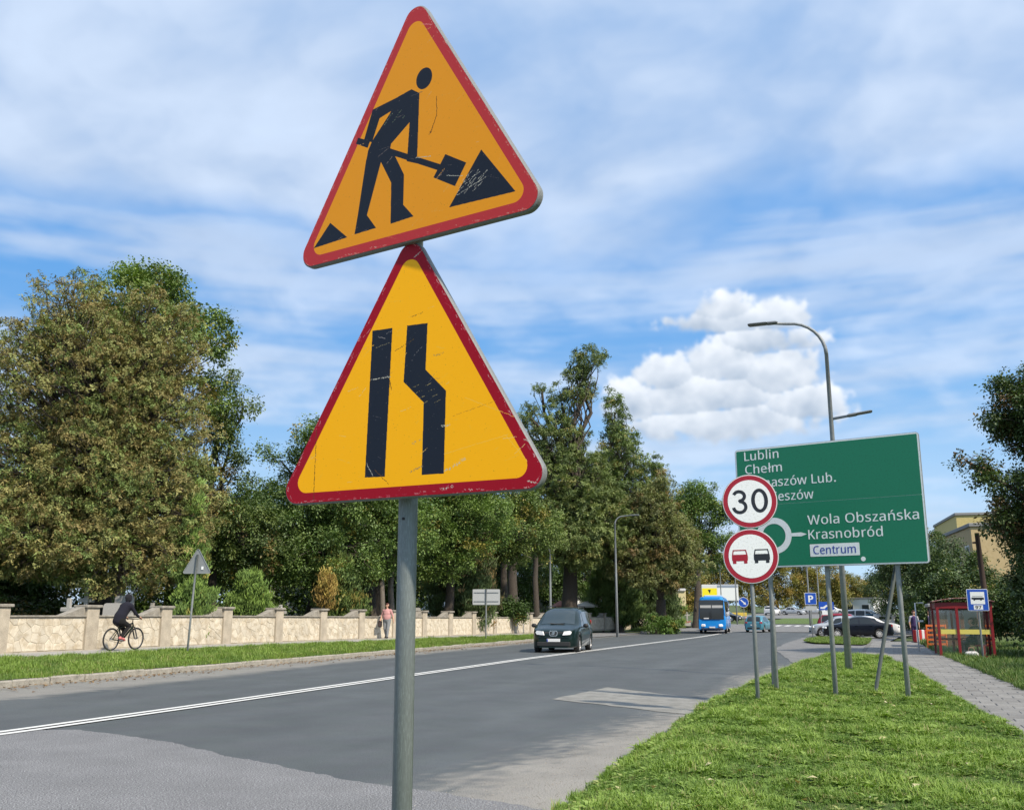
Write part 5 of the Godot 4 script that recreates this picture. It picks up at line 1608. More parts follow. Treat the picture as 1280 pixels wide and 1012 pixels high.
func build_lamps() -> void:
	var st := steel()
	var head_m := mat("lamp head grey", lin(0.16, 0.17, 0.18), 0.5, 0.2)
	var t := thing("street_lamp", "tall double-armed street lamp rising behind the green direction board", "street lamp", Vector3(-0.92, mound(-0.92, -23.3) - 0.05, -23.3))
	var m := MB.new(true)
	m.tube([Vector3(0, -0.3, 0), Vector3(0, 1.2, 0)], [0.080, 0.076], 16)
	m.tube([Vector3(0, 1.15, 0), Vector3(0, 1.22, 0)], [0.085], 16)
	m.tube([Vector3(0, 1.2, 0), Vector3(0, 4.2, 0), Vector3(0, 7.35, 0)], [0.066, 0.055, 0.044], 16)
	obj("pole", m, st, t)
	m = MB.new(true)
	var arm := []
	for k in 9:
		var a := PI / 2 * k / 8.0
		arm.append(Vector3(-0.85 * (1.0 - cos(a)), 7.35 + 0.85 * sin(a), 0.0))
	arm.append(Vector3(-1.2, 8.25, 0.0))
	m.tube(arm, [0.046, 0.044, 0.042, 0.040, 0.038, 0.036, 0.034, 0.034, 0.034, 0.032], 12)
	obj("arm", m, st, t)
	m = MB.new()
	m.box(Vector3(-1.22, 8.26, 0), Vector3(0.30, 0.07, 0.16), 0.03)
	m.box(Vector3(-1.55, 8.265, 0), Vector3(0.48, 0.045, 0.24), 0.025)
	obj("lamp_head", m, head_m, t)
	m = MB.new(true)
	m.tube([Vector3(0, 5.78, 0), Vector3(0.40, 5.83, 0)], [0.035, 0.032], 10)
	obj("arm", m, st, t)
	m = MB.new()
	m.box(Vector3(0.48, 5.845, 0), Vector3(0.26, 0.07, 0.16), 0.03, Basis(Vector3.BACK, 0.12))
	m.box(Vector3(0.74, 5.88, 0), Vector3(0.36, 0.045, 0.2), 0.02, Basis(Vector3.BACK, 0.12))
	obj("lamp_head", m, head_m, t)
	# single-armed lamps down the road: place, height, arm reach, turn
	var rows := [[Vector3(-18.6, -0.15, -69.9), 8.6, 1.7, 0.0, "slim street lamp in front of the conifer hedge at the side entrance"], [Vector3(-21.9, -0.1, -64.5), 6.2, 1.4, PI, "thin street lamp standing close to the van's roof"],
		[Vector3(-18.0, -0.1, -126.5), 9.0, 2.0, PI, "street lamp between the bus and the no overtaking sign"], [Vector3(-7.9, -0.2, -109.4), 9.5, 1.8, PI, "first leaning lamp seen under the green board, by the parking sign"], [Vector3(-8.2, 0.0, -130.7), 9.5, 1.8, PI, "second lamp of the row seen under the green board"], [Vector3(-8.5, 0.5, -157.0), 9.5, 1.8, PI, "third and smallest lamp of the row seen under the green board"],
		[Vector3(-22.0, 0.0, -140.0), 8.5, 1.8, 0.0, "lamp beside the yellow billboard above the bus"]]
	for s in rows:
		t = thing("street_lamp", s[4], "street lamp", s[0], s[3], "street lamps along the road")
		m = MB.new(true)
		m.tube([Vector3(0, -0.4, 0), Vector3(0, s[1] * 0.5, 0), Vector3(0, s[1] - 0.6, 0)], [0.10, 0.08, 0.06], 10)
		obj("pole", m, st, t)
		m = MB.new(true)
		arm = []
		for k in 6:
			var a := PI / 2 * k / 5.0
			arm.append(Vector3(0.6 * (1.0 - cos(a)), s[1] - 0.6 + 0.6 * sin(a), 0))
		arm.append(Vector3(s[2] - 0.5, s[1] + 0.04, 0))
		m.tube(arm, [0.055, 0.05, 0.045], 8)
		obj("arm", m, st, t)
		m = MB.new()
		m.box(Vector3(s[2] - 0.2, s[1] + 0.05, 0), Vector3(0.7, 0.09, 0.28), 0.03)
		obj("lamp_head", m, head_m, t)


func post_sign(called: String, label: String, at: Vector3, yaw: float, h: float, lean := 0.0) -> Node3D:
	var t := thing(called, label, "road sign", at, yaw)
	var m := MB.new(true)
	m.tube([Vector3(0, -0.3, -0.04), Vector3(lean * 0.5, h * 0.5, -0.04), Vector3(lean, h, -0.04)], [0.032], 12)
	obj("post", m, steel(), t)
	return t


func build_small_signs() -> void:
	var grey_m := film("bare sign back", lin(0.20, 0.215, 0.22))
	var pale := film("pale sign back", lin(0.42, 0.43, 0.43))
	var white := film("sign white", lin(0.74, 0.76, 0.76))
	var blue := film("sign blue bright", lin(0.012, 0.075, 0.42))
	var black := film("sign black", lin(0.012, 0.014, 0.02))
	# seen from behind: a triangle across the road
	var p := Vector3(-20.6, 0, -25.3)
	p.y = verge_y(p.x, p.z)
	var t := post_sign("triangle_sign", "grey back of a triangular sign on a leaning post in the verge grass", p, deg_to_rad(180.0 + 18.0), 3.05, -0.12)
	var m := MB.new()
	var x := Transform3D(Basis(), Vector3(-0.12, 2.72, 0.02))
	m.prism(round_poly(tri_corners(0.95), 0.05), -0.012, 0.0, x)
	obj("plate", m, grey_m, t)
	m = MB.new()
	for q in [[0.95, 0.0]]:
		var a := round_poly(tri_corners(0.95), 0.05)
		var b := round_poly(tri_corners(0.90), 0.04)
		for i in a.size():
			var i2 := (i + 1) % a.size()
			m.prism(PackedVector2Array([a[i], a[i2], b[i2], b[i]]), -0.03, -0.0125, x)
	obj("rolled_edge", m, steel(), t)
	m = MB.new()
	m.box(Vector3(-0.30, 2.62, -0.014), Vector3(0.07, 0.10, 0.004))
	obj("sticker", m, white, t)
	p = Vector3(-19.6, 0, -47.3)
	p.y = verge_y(p.x, p.z)
	t = post_sign("square_sign", "blank pale back of a wide rectangular sign on a post in the verge", p, deg_to_rad(180.0 + 14.0), 2.65)
	m = MB.new()
	m.prism(rect(-0.72, 1.82, 0.72, 2.62, 0.05), -0.004, 0.02)
	obj("plate", m, pale, t)
	m = MB.new()
	for y in [2.0, 2.45]:
		m.box(Vector3(0, y, -0.018), Vector3(1.3, 0.04, 0.02), 0.003)
	obj("rail", m, steel(), t)
	# parking sign by the island
	p = Vector3(-4.75, prof(-67.4) + 0.08, -67.4)
	t = post_sign("parking_sign", "blue parking sign with a white P on a slim post by the parked cars", p, deg_to_rad(8.0), 2.95)
	flat("plate", rect(-0.37, 2.12, 0.37, 2.90, 0.05), 0.0, white, t, 0.02)
	flat("face", rect(-0.345, 2.145, 0.345, 2.875, 0.04), 0.003, blue, t)
	words("P", Vector2(-0.15, 2.28), 0.44, 0.32, 0.005, white, t, "letter", true)
	flat("lower_plate", rect(-0.36, 1.76, 0.36, 2.04, 0.03), 0.0, pale, t, 0.02)
	p = Vector3(-4.7, prof(-76.0), -76.0)
	t = post_sign("blue_sign", "small blue direction sign with white marks just behind the parking sign", p, deg_to_rad(8.0), 2.6)
	flat("plate", rect(-0.1, 1.9, 0.95, 2.5, 0.04), 0.0, blue, t, 0.02)
	flat("mark", PackedVector2Array([Vector2(0.0, 2.0), Vector2(0.3, 2.0), Vector2(0.45, 2.16), Vector2(0.8, 2.18), Vector2(0.82, 2.26), Vector2(0.4, 2.26), Vector2(0.2, 2.12), Vector2(0.0, 2.12)]), 0.004, white, t)
	flat("lower_plate", rect(0.1, 1.55, 0.75, 1.85, 0.03), 0.0, white, t, 0.02)
	# mandatory arrow past the junction
	p = Vector3(-16.1, prof(-119.0), -119.0)
	t = post_sign("arrow_sign", "round blue sign with a white arrow at the junction", p, deg_to_rad(8.0), 3.3)
	flat("plate", disc(0.60, Vector2(0, 2.75), 28), 0.0, white, t, 0.02)
	flat("face", disc(0.56, Vector2(0, 2.75), 28), 0.004, blue, t)
	flat("arrow", PackedVector2Array([Vector2(-0.35, 3.0), Vector2(-0.26, 3.1), Vector2(0.12, 2.72), Vector2(0.2, 2.8), Vector2(0.32, 2.45), Vector2(-0.04, 2.56), Vector2(0.04, 2.64)]), 0.007, white, t)
	# bus stop
	p = Vector3(2.72, right_y(2.72, -35.0), -35.0)
	t = post_sign("bus_stop_sign", "blue bus stop sign with a bus drawing and the number 97 before the shelter", p, deg_to_rad(4.0), 2.25)
	flat("plate", rect(-0.315, 1.60, 0.315, 2.29, 0.03), 0.0, white, t, 0.02)
	flat("face", rect(-0.30, 1.615, 0.30, 2.275, 0.02), 0.003, blue, t)
	flat("field", rect(-0.21, 1.81, 0.21, 2.20), 0.006, white, t)
	var bus := PackedVector2Array([Vector2(-0.18, 1.965), Vector2(-0.18, 2.02), Vector2(0.18, 2.02), Vector2(0.195, 1.975), Vector2(0.18, 1.955), Vector2(-0.04, 1.95)])
	flat("bus_drawing", bus, 0.009, black, t)
	flat("bus_drawing", rect(-0.15, 2.05, 0.15, 2.062), 0.009, black, t)
	for c in [-0.13, 0.13]:
		flat("bus_drawing", disc(0.027, Vector2(c * 0.75, 1.95), 12), 0.009, black, t)
	flat("field", rect(-0.135, 1.64, 0.135, 1.78), 0.006, white, t)
	words("97", Vector2(-0.09, 1.66), 0.10, 0.18, 0.0075, black, t, "number", true)
	# yellow and white billboard over the bus
	t = thing("billboard", "yellow and white billboard on a central column above the blue bus", "billboard", Vector3(-23.8, 0.4, -150.5), deg_to_rad(12.0))
	t.scale = Vector3.ONE * 0.76
	m = MB.new()
	m.box(Vector3(0, 2.0, -0.2), Vector3(0.7, 5.0, 0.5), 0.05)
	obj("column", m, mat("white steel", grey(0.62), 0.5), t)
	m = MB.new()
	m.box(Vector3(0, 5.3, 0), Vector3(7.2, 3.2, 0.35), 0.04)
	obj("frame", m, mat("white steel", grey(0.62), 0.5), t)
	flat("poster", rect(-3.5, 3.8, -0.6, 6.2), 0.19, film("poster yellow", lin(0.85, 0.72, 0.02)), t, 0.01)
	flat("poster", rect(-0.55, 3.8, 3.5, 6.2), 0.19, white, t, 0.01)
	flat("poster", rect(-0.55, 6.3, 3.5, 6.8), 0.19, film("poster grey", lin(0.25, 0.30, 0.38)), t, 0.01)
	flat("mark", PackedVector2Array([Vector2(-2.4, 5.9), Vector2(-1.8, 5.9), Vector2(-2.0, 5.1)]), 0.20, black, t, 0.01)
	t = thing("price_board", "small cream board on legs left of the bus roof", "sign", Vector3(-23.6, -0.1, -118.0), deg_to_rad(12.0))
	m = MB.new()
	m.box(Vector3(0, 1.4, -0.1), Vector3(0.12, 2.8, 0.12), 0.01)
	obj("leg", m, mat("white steel", grey(0.62), 0.5), t)
	m = MB.new()
	m.box(Vector3(0, 3.0, 0), Vector3(1.6, 2.2, 0.15), 0.03)
	obj("panel", m, film("cream board", lin(0.66, 0.58, 0.34)), t)
	m = MB.new()
	m.box(Vector3(-0.2, 4.25, 0), Vector3(2.0, 0.3, 0.5), 0.03)
	obj("top", m, mat("white steel", grey(0.62), 0.5), t)


# ---------------------------------------------------------------- vehicles
func curve(pts: Array, z: float) -> float:
	# smooth through the listed points (z falling or rising)
	var n := pts.size()
	if z <= pts[0][0]:
		return pts[0][1]
	for i in range(1, n):
		if z <= pts[i][0]:
			var a: Array = pts[max(i - 2, 0)]
			var b: Array = pts[i - 1]
			var c: Array = pts[i]
			var d: Array = pts[min(i + 1, n - 1)]
			var h: float = c[0] - b[0]
			var t: float = (z - b[0]) / h
			var sl: float = (c[1] - b[1]) / h
			var m0: float = 0.5 * (sl + (b[1] - a[1]) / maxf(b[0] - a[0], 1e-4)) if i > 1 else sl
			var m1: float = 0.5 * (sl + (d[1] - c[1]) / maxf(d[0] - c[0], 1e-4)) if i < n - 1 else sl
			if m0 * sl <= 0.0:
				m0 = 0.0
			if m1 * sl <= 0.0:
				m1 = 0.0
			m0 = clampf(m0, -3.0 * absf(sl), 3.0 * absf(sl))
			m1 = clampf(m1, -3.0 * absf(sl), 3.0 * absf(sl))
			var t2 := t * t
			var t3 := t2 * t
			return (2 * t3 - 3 * t2 + 1) * b[1] + (t3 - 2 * t2 + t) * h * m0 + (3 * t2 - 2 * t3) * c[1] + (t3 - t2) * h * m1
	return pts[-1][1]


func section(s: Dictionary, z: float) -> Array:
	var top := curve(s.top, z)
	var belt := minf(curve(s.belt, z), top - 0.015)
	var w := curve(s.wide, z)
	var low: float = s.low
	for c in s.axles:
		var dz := absf(z - c)
		if dz < s.arch:
			low = maxf(low, s.wheel + sqrt(s.arch * s.arch - dz * dz) - 0.0)
	var g := top - belt
	var wb := w * 0.965
	var wr: float = wb - clampf(g, 0.0, 9.0) * s.tumble
	var mid := maxf(lerpf(low, belt, 0.45), low + 0.03)
	return [Vector3(0, low, z), Vector3(w * 0.9, low, z), Vector3(w * 0.985, low + minf(0.05, (mid - low) * 0.5), z), Vector3(w, mid, z), Vector3(w * 0.992, lerpf(mid, belt, 0.75), z), Vector3(wb, belt, z), Vector3(lerpf(wb, wr, 0.85), belt + g * 0.82, z), Vector3(wr * 0.86, top - minf(0.025, g * 0.3), z), Vector3(wr * 0.5, top + 0.01, z), Vector3(0, top + 0.015, z)]


func side_pt(s: Dictionary, z: float, u: float, out: float, side: float) -> Vector3:
	var q := section(s, z)
	var a: Vector3 = q[5]
	var b: Vector3 = q[6]
	var p := a.lerp(b, u)
	var n := Vector3(b.y - a.y, a.x - b.x, 0).normalized()
	p += n * out
	return Vector3(p.x * side, p.y, p.z)


# a pane on the flank: edges may slope, zb at the belt, zt at the top
func side_pane(s: Dictionary, zb0: float, zb1: float, zt0: float, zt1: float, side: float, u0 := 0.08, u1 := 0.96, out := 0.006) -> MB:
	var m := MB.new(true)
	var rows := []
	for j in 5:
		var u := lerpf(u0, u1, j / 4.0)
		var row := []
		for i in 7:
			row.append(side_pt(s, lerpf(lerpf(zb0, zt0, u), lerpf(zb1, zt1, u), i / 6.0), u, out, side))
		rows.append(row)
	for j in 4:
		for i in 6:
			m.quad(rows[j][i], rows[j][i + 1], rows[j + 1][i + 1], rows[j + 1][i])
	return m


# a pane across the car between two stations of the top line
func cross_pane(s: Dictionary, z0: float, z1: float, cover := 0.93, out := 0.008) -> MB:
	var m := MB.new(true)
	var rows := []
	var tilt := 1.0 if z0 > z1 else -1.0
	for j in 7:
		var z := lerpf(z0, z1, j / 6.0)
		var q := section(s, z)
		var row := []
		for i in 9:
			var f := lerpf(-1.0, 1.0, i / 8.0)
			var a := absf(f) * cover
			var x: float
			var y: float
			if a < 0.5:
				x = lerpf(q[9].x, q[8].x, a / 0.5)
				y = lerpf(q[9].y, q[8].y, a / 0.5)
			else:
				x = lerpf(q[8].x, q[7].x, (a - 0.5) / 0.5)
				y = lerpf(q[8].y, q[7].y, (a - 0.5) / 0.5)
			row.append(Vector3(x * signf(f), y + out * 0.7, z + out * tilt))
		rows.append(row)
	for j in 6:
		for i in 8:
			m.quad(rows[j][i], rows[j][i + 1], rows[j + 1][i + 1], rows[j + 1][i])
	return m


func wheel(t: Node3D, at: Vector3, r: float, wide: float, side: float, spokes: int, rim_m: Material) -> void:
	var x := Transform3D(Basis(Vector3.BACK, -PI / 2 * side), at)
	var w := Node3D.new()
	w.name = "wheel"
	t.add_child(w, true)
	var m := MB.new(true)
	m.lathe([Vector2(r * 0.62, -wide * 0.5), Vector2(r * 0.93, -wide * 0.5), Vector2(r, -wide * 0.35), Vector2(r, wide * 0.35), Vector2(r * 0.93, wide * 0.5), Vector2(r * 0.68, wide * 0.52), Vector2(r * 0.64, wide * 0.40)], 24, x)
	obj("tyre", m, mat("tyre rubber", grey(0.018), 0.85), w)
	m = MB.new()
	m.lathe([Vector2(r * 0.66, wide * 0.42), Vector2(r * 0.58, wide * 0.30), Vector2(0, wide * 0.24)], 20, x)
	obj("rim", m, mat("rim shade", grey(0.06), 0.5, 0.4), w)
	m = MB.new()
	for k in spokes:
		var a := TAU * k / spokes
		var d := Vector3(cos(a), 0, sin(a))
		m.box(x * (d * r * 0.34 + Vector3(0, wide * 0.36, 0)), Vector3(r * 0.64, 0.03, r * 0.15), 0.006, x.basis * Basis(Vector3.UP, -a))
	m.lathe([Vector2(0, wide * 0.46), Vector2(r * 0.16, wide * 0.42), Vector2(r * 0.18, wide * 0.3)], 12, x)
	m.lathe([Vector2(r * 0.68, wide * 0.44), Vector2(r * 0.60, wide * 0.45), Vector2(r * 0.58, wide * 0.36)], 20, x)
	obj("spokes", m, rim_m, w)


func vehicle(called: String, label: String, category: String, at: Vector3, yaw: float, s: Dictionary, paint: Material, group := "") -> Node3D:
	var t := thing(called, label, category, at, yaw, group)
	var zs := []
	var z0: float = s.wide[0][0]
	var z1: float = s.wide[-1][0]
	for i in 33:
		zs.append(lerpf(z0, z1, i / 32.0))
	for c in s.axles:
		for q in [-1.0, -0.999, -0.96, -0.85, -0.65, -0.35, 0.0, 0.35, 0.65, 0.85, 0.96, 0.999, 1.0]:
			zs.append(c + q * s.arch)
	for q in [z0 + 0.03, z0 + 0.08, z1 - 0.03, z1 - 0.08]:
		zs.append(q)
	zs.sort()
	var m := MB.new(true)
	var prev := []
	for z in zs:
		var q := section(s, z)
		var row := q.duplicate()
		for i in range(q.size() - 2, 0, -1):
			row.append(Vector3(-q[i].x, q[i].y, q[i].z))
		if prev.size():
			for i in row.size():
				var i2 := (i + 1) % row.size()
				m.quad(prev[i], row[i], row[i2], prev[i2])
		else:
			m.smooth(true, 3)
			for i in range(1, row.size() - 1):
				m.tri(row[0], row[i], row[i + 1])
			m.smooth(true)
		prev = row
	m.smooth(true, 4)
	for i in range(1, prev.size() - 1):
		m.tri(prev[0], prev[i + 1], prev[i])
	obj("body", m, paint, t)
	for c in s.axles:
		for side in [-1.0, 1.0]:
			var w := curve(s.wide, c)
			wheel(t, Vector3(side * (w - 0.12), s.wheel, c), s.wheel, 0.21, side, s.get("spokes", 5), s.get("rim", mat("silver rim", grey(0.5), 0.35, 0.6)))
	var glass := mat("car glass", lin(0.018, 0.024, 0.028), 0.04)
	if s.has("screen"):
		obj("windscreen", cross_pane(s, s.screen[0], s.screen[1]), s.get("screen_glass", glass), t)
	if s.has("rear"):
		obj("rear_window", cross_pane(s, s.rear[0], s.rear[1]), glass, t)
	for p in s.get("panes", []):
		for side in [-1.0, 1.0]:
			obj("side_window", side_pane(s, p[0], p[1], p[2], p[3], side), glass, t)
	# shut lines and handles of the doors
	for d in s.get("doors", []):
		for side in [-1.0, 1.0]:
			m = MB.new()
			var pts := []
			for k in 7:
				var y := lerpf(s.low + 0.06, 0.995, k / 6.0)
				var q := section(s, d)
				var a: Vector3 = q[3].lerp(q[5], clampf((lerpf(s.low, q[5].y, k / 6.0) - q[3].y) / (q[5].y - q[3].y), 0, 1))
				pts.append(Vector3((a.x + 0.001) * side, lerpf(s.low + 0.06, q[5].y, k / 6.0), d))
			for k in 6:
				m.quad(pts[k] + Vector3(0.002 * side, 0, -0.006), pts[k] + Vector3(0.002 * side, 0, 0.006), pts[k + 1] + Vector3(0.002 * side, 0, 0.006), pts[k + 1] + Vector3(0.002 * side, 0, -0.006))
			obj("door_seam", m, mat("seam", grey(0.01), 0.8), t)
			m = MB.new()
			var h := section(s, d + 0.16)
			m.box(Vector3((h[4].x + 0.012) * side, h[4].y + 0.02, d + 0.16), Vector3(0.03, 0.035, 0.18), 0.008)
			obj("door_handle", m, s.get("trim", paint), t)
	if s.has("mirror"):
		for side in [-1.0, 1.0]:
			m = MB.new(true)
			var h := section(s, s.mirror)
			m.box(Vector3((h[5].x + 0.06) * side, h[5].y + 0.03, s.mirror), Vector3(0.12, 0.04, 0.06), 0.01)
			m.ball(Vector3((h[5].x + 0.17) * side, h[5].y + 0.08, s.mirror), Vector3(0.11, 0.085, 0.07), 12)
			obj("mirror", m, s.get("mirror_m", paint), t)
	return t


func lamp_pair(t: Node3D, called: String, x: float, y: float, z: float, size: Vector3, m: Material, turn := 0.0, tilt := 0.0) -> void:
	for side in [-1.0, 1.0]:
		var b := MB.new()
		b.box(Vector3(x * side, y, z), size, minf(size.y, size.z) * 0.28, Basis(Vector3.UP, turn * side) * Basis(Vector3.RIGHT, tilt))
		obj(called, b, m, t)


func plate(t: Node3D, y: float, z: float) -> void:
	var m := MB.new()
	m.box(Vector3(0, y, z), Vector3(0.52, 0.115, 0.012), 0.004)
	var p := obj("number_plate", m, mat("plate white", grey(0.62), 0.5), t)
	m = MB.new()
	m.box(Vector3(-0.235, y, z + 0.007 * signf(z)), Vector3(0.04, 0.10, 0.004))
	obj("blue_strip", m, mat("plate blue", lin(0.01, 0.04, 0.3), 0.5), p)


func car_paint(called: String, c: Color, metal := 0.0) -> StandardMaterial3D:
	var m := mat(called, c, 0.32, metal)
	m.clearcoat_enabled = true
	m.clearcoat = 0.5
	m.metallic_specular = 0.3
	m.clearcoat_roughness = 0.06
	return m


func build_vehicles() -> void:
	var black := mat("black trim", grey(0.018), 0.6)
	var lens := mat("clear lamp", grey(0.82), 0.12)
	var red := mat("red lamp", lin(0.35, 0.012, 0.012), 0.15)
	var chrome := mat("chrome", grey(0.75), 0.15, 1.0)
	# the dark green people carrier
	var s := {"wide": [[-2.31, 0.74], [-2.2, 0.84], [-1.6, 0.895], [0.0, 0.905], [1.3, 0.9], [1.9, 0.86], [2.2, 0.74], [2.31, 0.58]],
		"top": [[-2.31, 0.95], [-2.25, 1.12], [-1.98, 1.62], [-1.7, 1.70], [-0.6, 1.745], [0.15, 1.70], [0.5, 1.60], [1.42, 1.09], [1.75, 0.99], [2.1, 0.90], [2.25, 0.82], [2.31, 0.72]],
		"belt": [[-2.31, 1.0], [-1.5, 1.0], [0.6, 0.97], [1.45, 0.95], [2.31, 0.9]], "low": 0.23, "axles": [-1.42, 1.42], "arch": 0.37, "wheel": 0.315, "tumble": 0.26,
		"screen": [1.38, 0.44], "rear": [-2.26, -2.0], "panes": [[0.22, 0.98, 0.22, 0.50], [-0.86, 0.14, -0.86, 0.14], [-1.98, -0.94, -1.82, -0.94]], "doors": [0.18, -0.90], "mirror": 0.92, "mirror_m": black, "trim": black,
		"screen_glass": mat("van windscreen", lin(0.03, 0.045, 0.052), 0.05)}
	var green := car_paint("dark green paint", lin(0.004, 0.014, 0.013), 0.0)
	var t := vehicle("people_carrier", "dark green people carrier driving towards the camera beside the double white line", "car", Vector3(-12.37, prof(-38.1) - 0.03, -38.1), deg_to_rad(8.0), s, green)
	for side in [-1.0, 1.0]:
		var m := MB.new()
		m.prism(PackedVector2Array([Vector2(0.36 * side, 0.70), Vector2(0.66 * side, 0.72), Vector2(0.72 * side, 0.80), Vector2(0.66 * side, 0.865), Vector2(0.42 * side, 0.84)]), -0.04, 0.05, Transform3D(Basis(Vector3.UP, 0.45 * side) * Basis(Vector3.RIGHT, -0.3), Vector3(0.23 * side - 0.23 * side, 0.12, 2.26)) if false else Transform3D(Basis(Vector3.UP, 0.25 * side), Vector3(0, 0, 2.41)))
		obj("headlight", m, lens, t)
	var m := MB.new()
	m.box(Vector3(0, 0.755, 2.27), Vector3(0.80, 0.13, 0.05), 0.015)
	obj("grille", m, black, t)
	var hex := PackedVector2Array([Vector2(-0.15, 0.70), Vector2(-0.11, 0.66), Vector2(0.11, 0.66), Vector2(0.15, 0.70), Vector2(0.17, 0.80), Vector2(0.13, 0.87), Vector2(-0.13, 0.87), Vector2(-0.17, 0.80)])
	flat("badge_ring", hex, 2.325, chrome, t, 0.05)
	flat("badge_field", Geometry2D.offset_polygon(hex, -0.028)[0], 2.330, black, t, 0.02)
	flat("badge", PackedVector2Array([Vector2(-0.075, 0.725), Vector2(0.02, 0.725), Vector2(0.075, 0.765), Vector2(-0.01, 0.785), Vector2(0.075, 0.80), Vector2(0.075, 0.82), Vector2(-0.02, 0.82), Vector2(-0.075, 0.79), Vector2(0.01, 0.765), Vector2(-0.075, 0.745)]), 2.335, chrome, t, 0.01)
	m = MB.new()
	m.box(Vector3(0, 0.37, 2.29), Vector3(1.30, 0.18, 0.08), 0.03)
	obj("lower_grille", m, black, t)
	m = MB.new()
	m.box(Vector3(0, 0.615, 2.30), Vector3(1.24, 0.03, 0.06), 0.01)
	obj("bumper_strip", m, green, t)
	plate(t, 0.51, 2.325)
	for side in [-1.0, 1.0]:
		m = MB.new(true)
		m.tube([Vector3(0.60 * side, 1.73, 0.1), Vector3(0.62 * side, 1.80, -0.1), Vector3(0.62 * side, 1.80, -1.5), Vector3(0.60 * side, 1.74, -1.7)], [0.018], 8)
		obj("roof_rail", m, black, t)
		m = MB.new(true)
		m.tube([Vector3(0.25 * side, 1.10, 1.46), Vector3(-0.30 * side, 1.13, 1.42)], [0.012], 6)
		obj("wiper", m, black, t)
	lamp_pair(t, "tail_light", 0.74, 1.0, -2.22, Vector3(0.12, 0.5, 0.12), red)
	# the blue coach
	s = {"wide": [[-4.7, 1.05], [-4.6, 1.14], [0.0, 1.16], [4.4, 1.15], [4.62, 1.12], [4.72, 1.06]],
		"top": [[-4.7, 2.75], [-4.55, 2.95], [0.0, 3.06], [4.1, 3.05], [4.55, 2.98], [4.72, 2.84]],
		"belt": [[-4.7, 1.35], [4.72, 1.30]], "low": 0.34, "axles": [-2.2, 2.9], "arch": 0.52, "wheel": 0.46, "tumble": 0.05, "spokes": 8,
		"panes": [[3.1, 4.25, 3.1, 4.15], [1.55, 3.0, 1.55, 3.0], [0.0, 1.45, 0.0, 1.45], [-1.55, -0.1, -1.55, -0.1], [-3.1, -1.65, -3.1, -1.65], [-4.5, -3.2, -4.5, -3.2]]}
	var blue := car_paint("coach blue", lin(0.012, 0.215, 0.60))
	t = vehicle("coach", "bright blue coach with its big windscreen facing the camera", "bus", Vector3(-14.35, prof(-87.4), -87.4), deg_to_rad(6.0), s, blue)
	m = MB.new(true)
	var rows := []
	for j in 7:
		var row := []
		for i in 11:
			var f := lerpf(-1, 1, i / 10.0)
			row.append(Vector3(f * 1.0, lerpf(1.18, 2.76, j / 6.0), 4.735 + 0.03 * (1.0 - f * f)))
		rows.append(row)
	for j in 6:
		for i in 10:
			m.quad(rows[j][i], rows[j][i + 1], rows[j + 1][i + 1], rows[j + 1][i])
	obj("windscreen", m, mat("coach windscreen", lin(0.03, 0.034, 0.038), 0.05), t)
	for q in [[-0.93, -0.02], [0.06, 0.93]]:
		m = MB.new()
		m.box(Vector3((q[0] + q[1]) * 0.5, 2.22, 4.762), Vector3(q[1] - q[0], 0.22, 0.02), 0.004)
		obj("sun_blind", m, mat("blind cloth", grey(0.42), 0.8), t)
	m = MB.new()
	m.box(Vector3(0.0, 1.22, 4.78), Vector3(1.5, 0.07, 0.03), 0.01)
	obj("dashboard_edge", m, black, t)
	m = MB.new()
	m.box(Vector3(-0.45, 1.26, 4.80), Vector3(0.42, 0.10, 0.02), 0.01)
	obj("destination_card", m, mat("plate white", grey(0.62), 0.5), t)
	m = MB.new()
	m.box(Vector3(0.0, 2.90, 4.60), Vector3(1.5, 0.16, 0.16), 0.05)
	obj("roof_sign", m, blue, t)
	m = MB.new()
	m.box(Vector3(0.0, 3.12, 1.0), Vector3(1.5, 0.16, 2.4), 0.05)
	obj("roof_unit", m, mat("coach roof", lin(0.35, 0.5, 0.68), 0.4), t)
	lamp_pair(t, "headlight", 0.72, 0.68, 4.70, Vector3(0.36, 0.22, 0.16), lens, 0.15)
	m = MB.new()
	m.box(Vector3(0, 0.42, 4.68), Vector3(1.9, 0.14, 0.14), 0.04)
	obj("bumper", m, black, t)
	plate(t, 0.53, 4.79)
	for side in [-1.0, 1.0]:
		m = MB.new(true)
		m.tube([Vector3(0.98 * side, 2.65, 4.6), Vector3(1.25 * side, 2.6, 4.85), Vector3(1.28 * side, 2.25, 4.85)], [0.03], 8)
		m.box(Vector3(1.28 * side, 2.02, 4.84), Vector3(0.16, 0.45, 0.12), 0.04)
		obj("mirror", m, black, t)
		m = MB.new()
		m.box(Vector3(1.165 * side, 0.9, 0.4), Vector3(0.012, 0.03, 8.2), 0.004)
		obj("side_trim", m, mat("coach roof", lin(0.35, 0.5, 0.68), 0.4), t)
	# everyday cars
	var hatch := {"wide": [[-1.95, 0.68], [-1.85, 0.80], [-1.2, 0.845], [0.2, 0.85], [1.2, 0.83], [1.75, 0.74], [1.95, 0.55]],
		"top": [[-1.95, 0.80], [-1.88, 0.98], [-1.55, 1.36], [-1.2, 1.42], [-0.3, 1.45], [0.2, 1.38], [1.0, 0.97], [1.5, 0.86], [1.85, 0.72], [1.95, 0.6]],
		"belt": [[-1.95, 0.9], [0.0, 0.88], [1.95, 0.84]], "low": 0.2, "axles": [-1.22, 1.25], "arch": 0.33, "wheel": 0.29, "tumble": 0.30, "screen": [0.97, 0.26], "rear": [-1.90, -1.58], "panes": [[-0.15, 0.62, -0.15, 0.26], [-1.35, -0.22, -1.2, -0.22]], "doors": [-0.2], "mirror": 0.62}
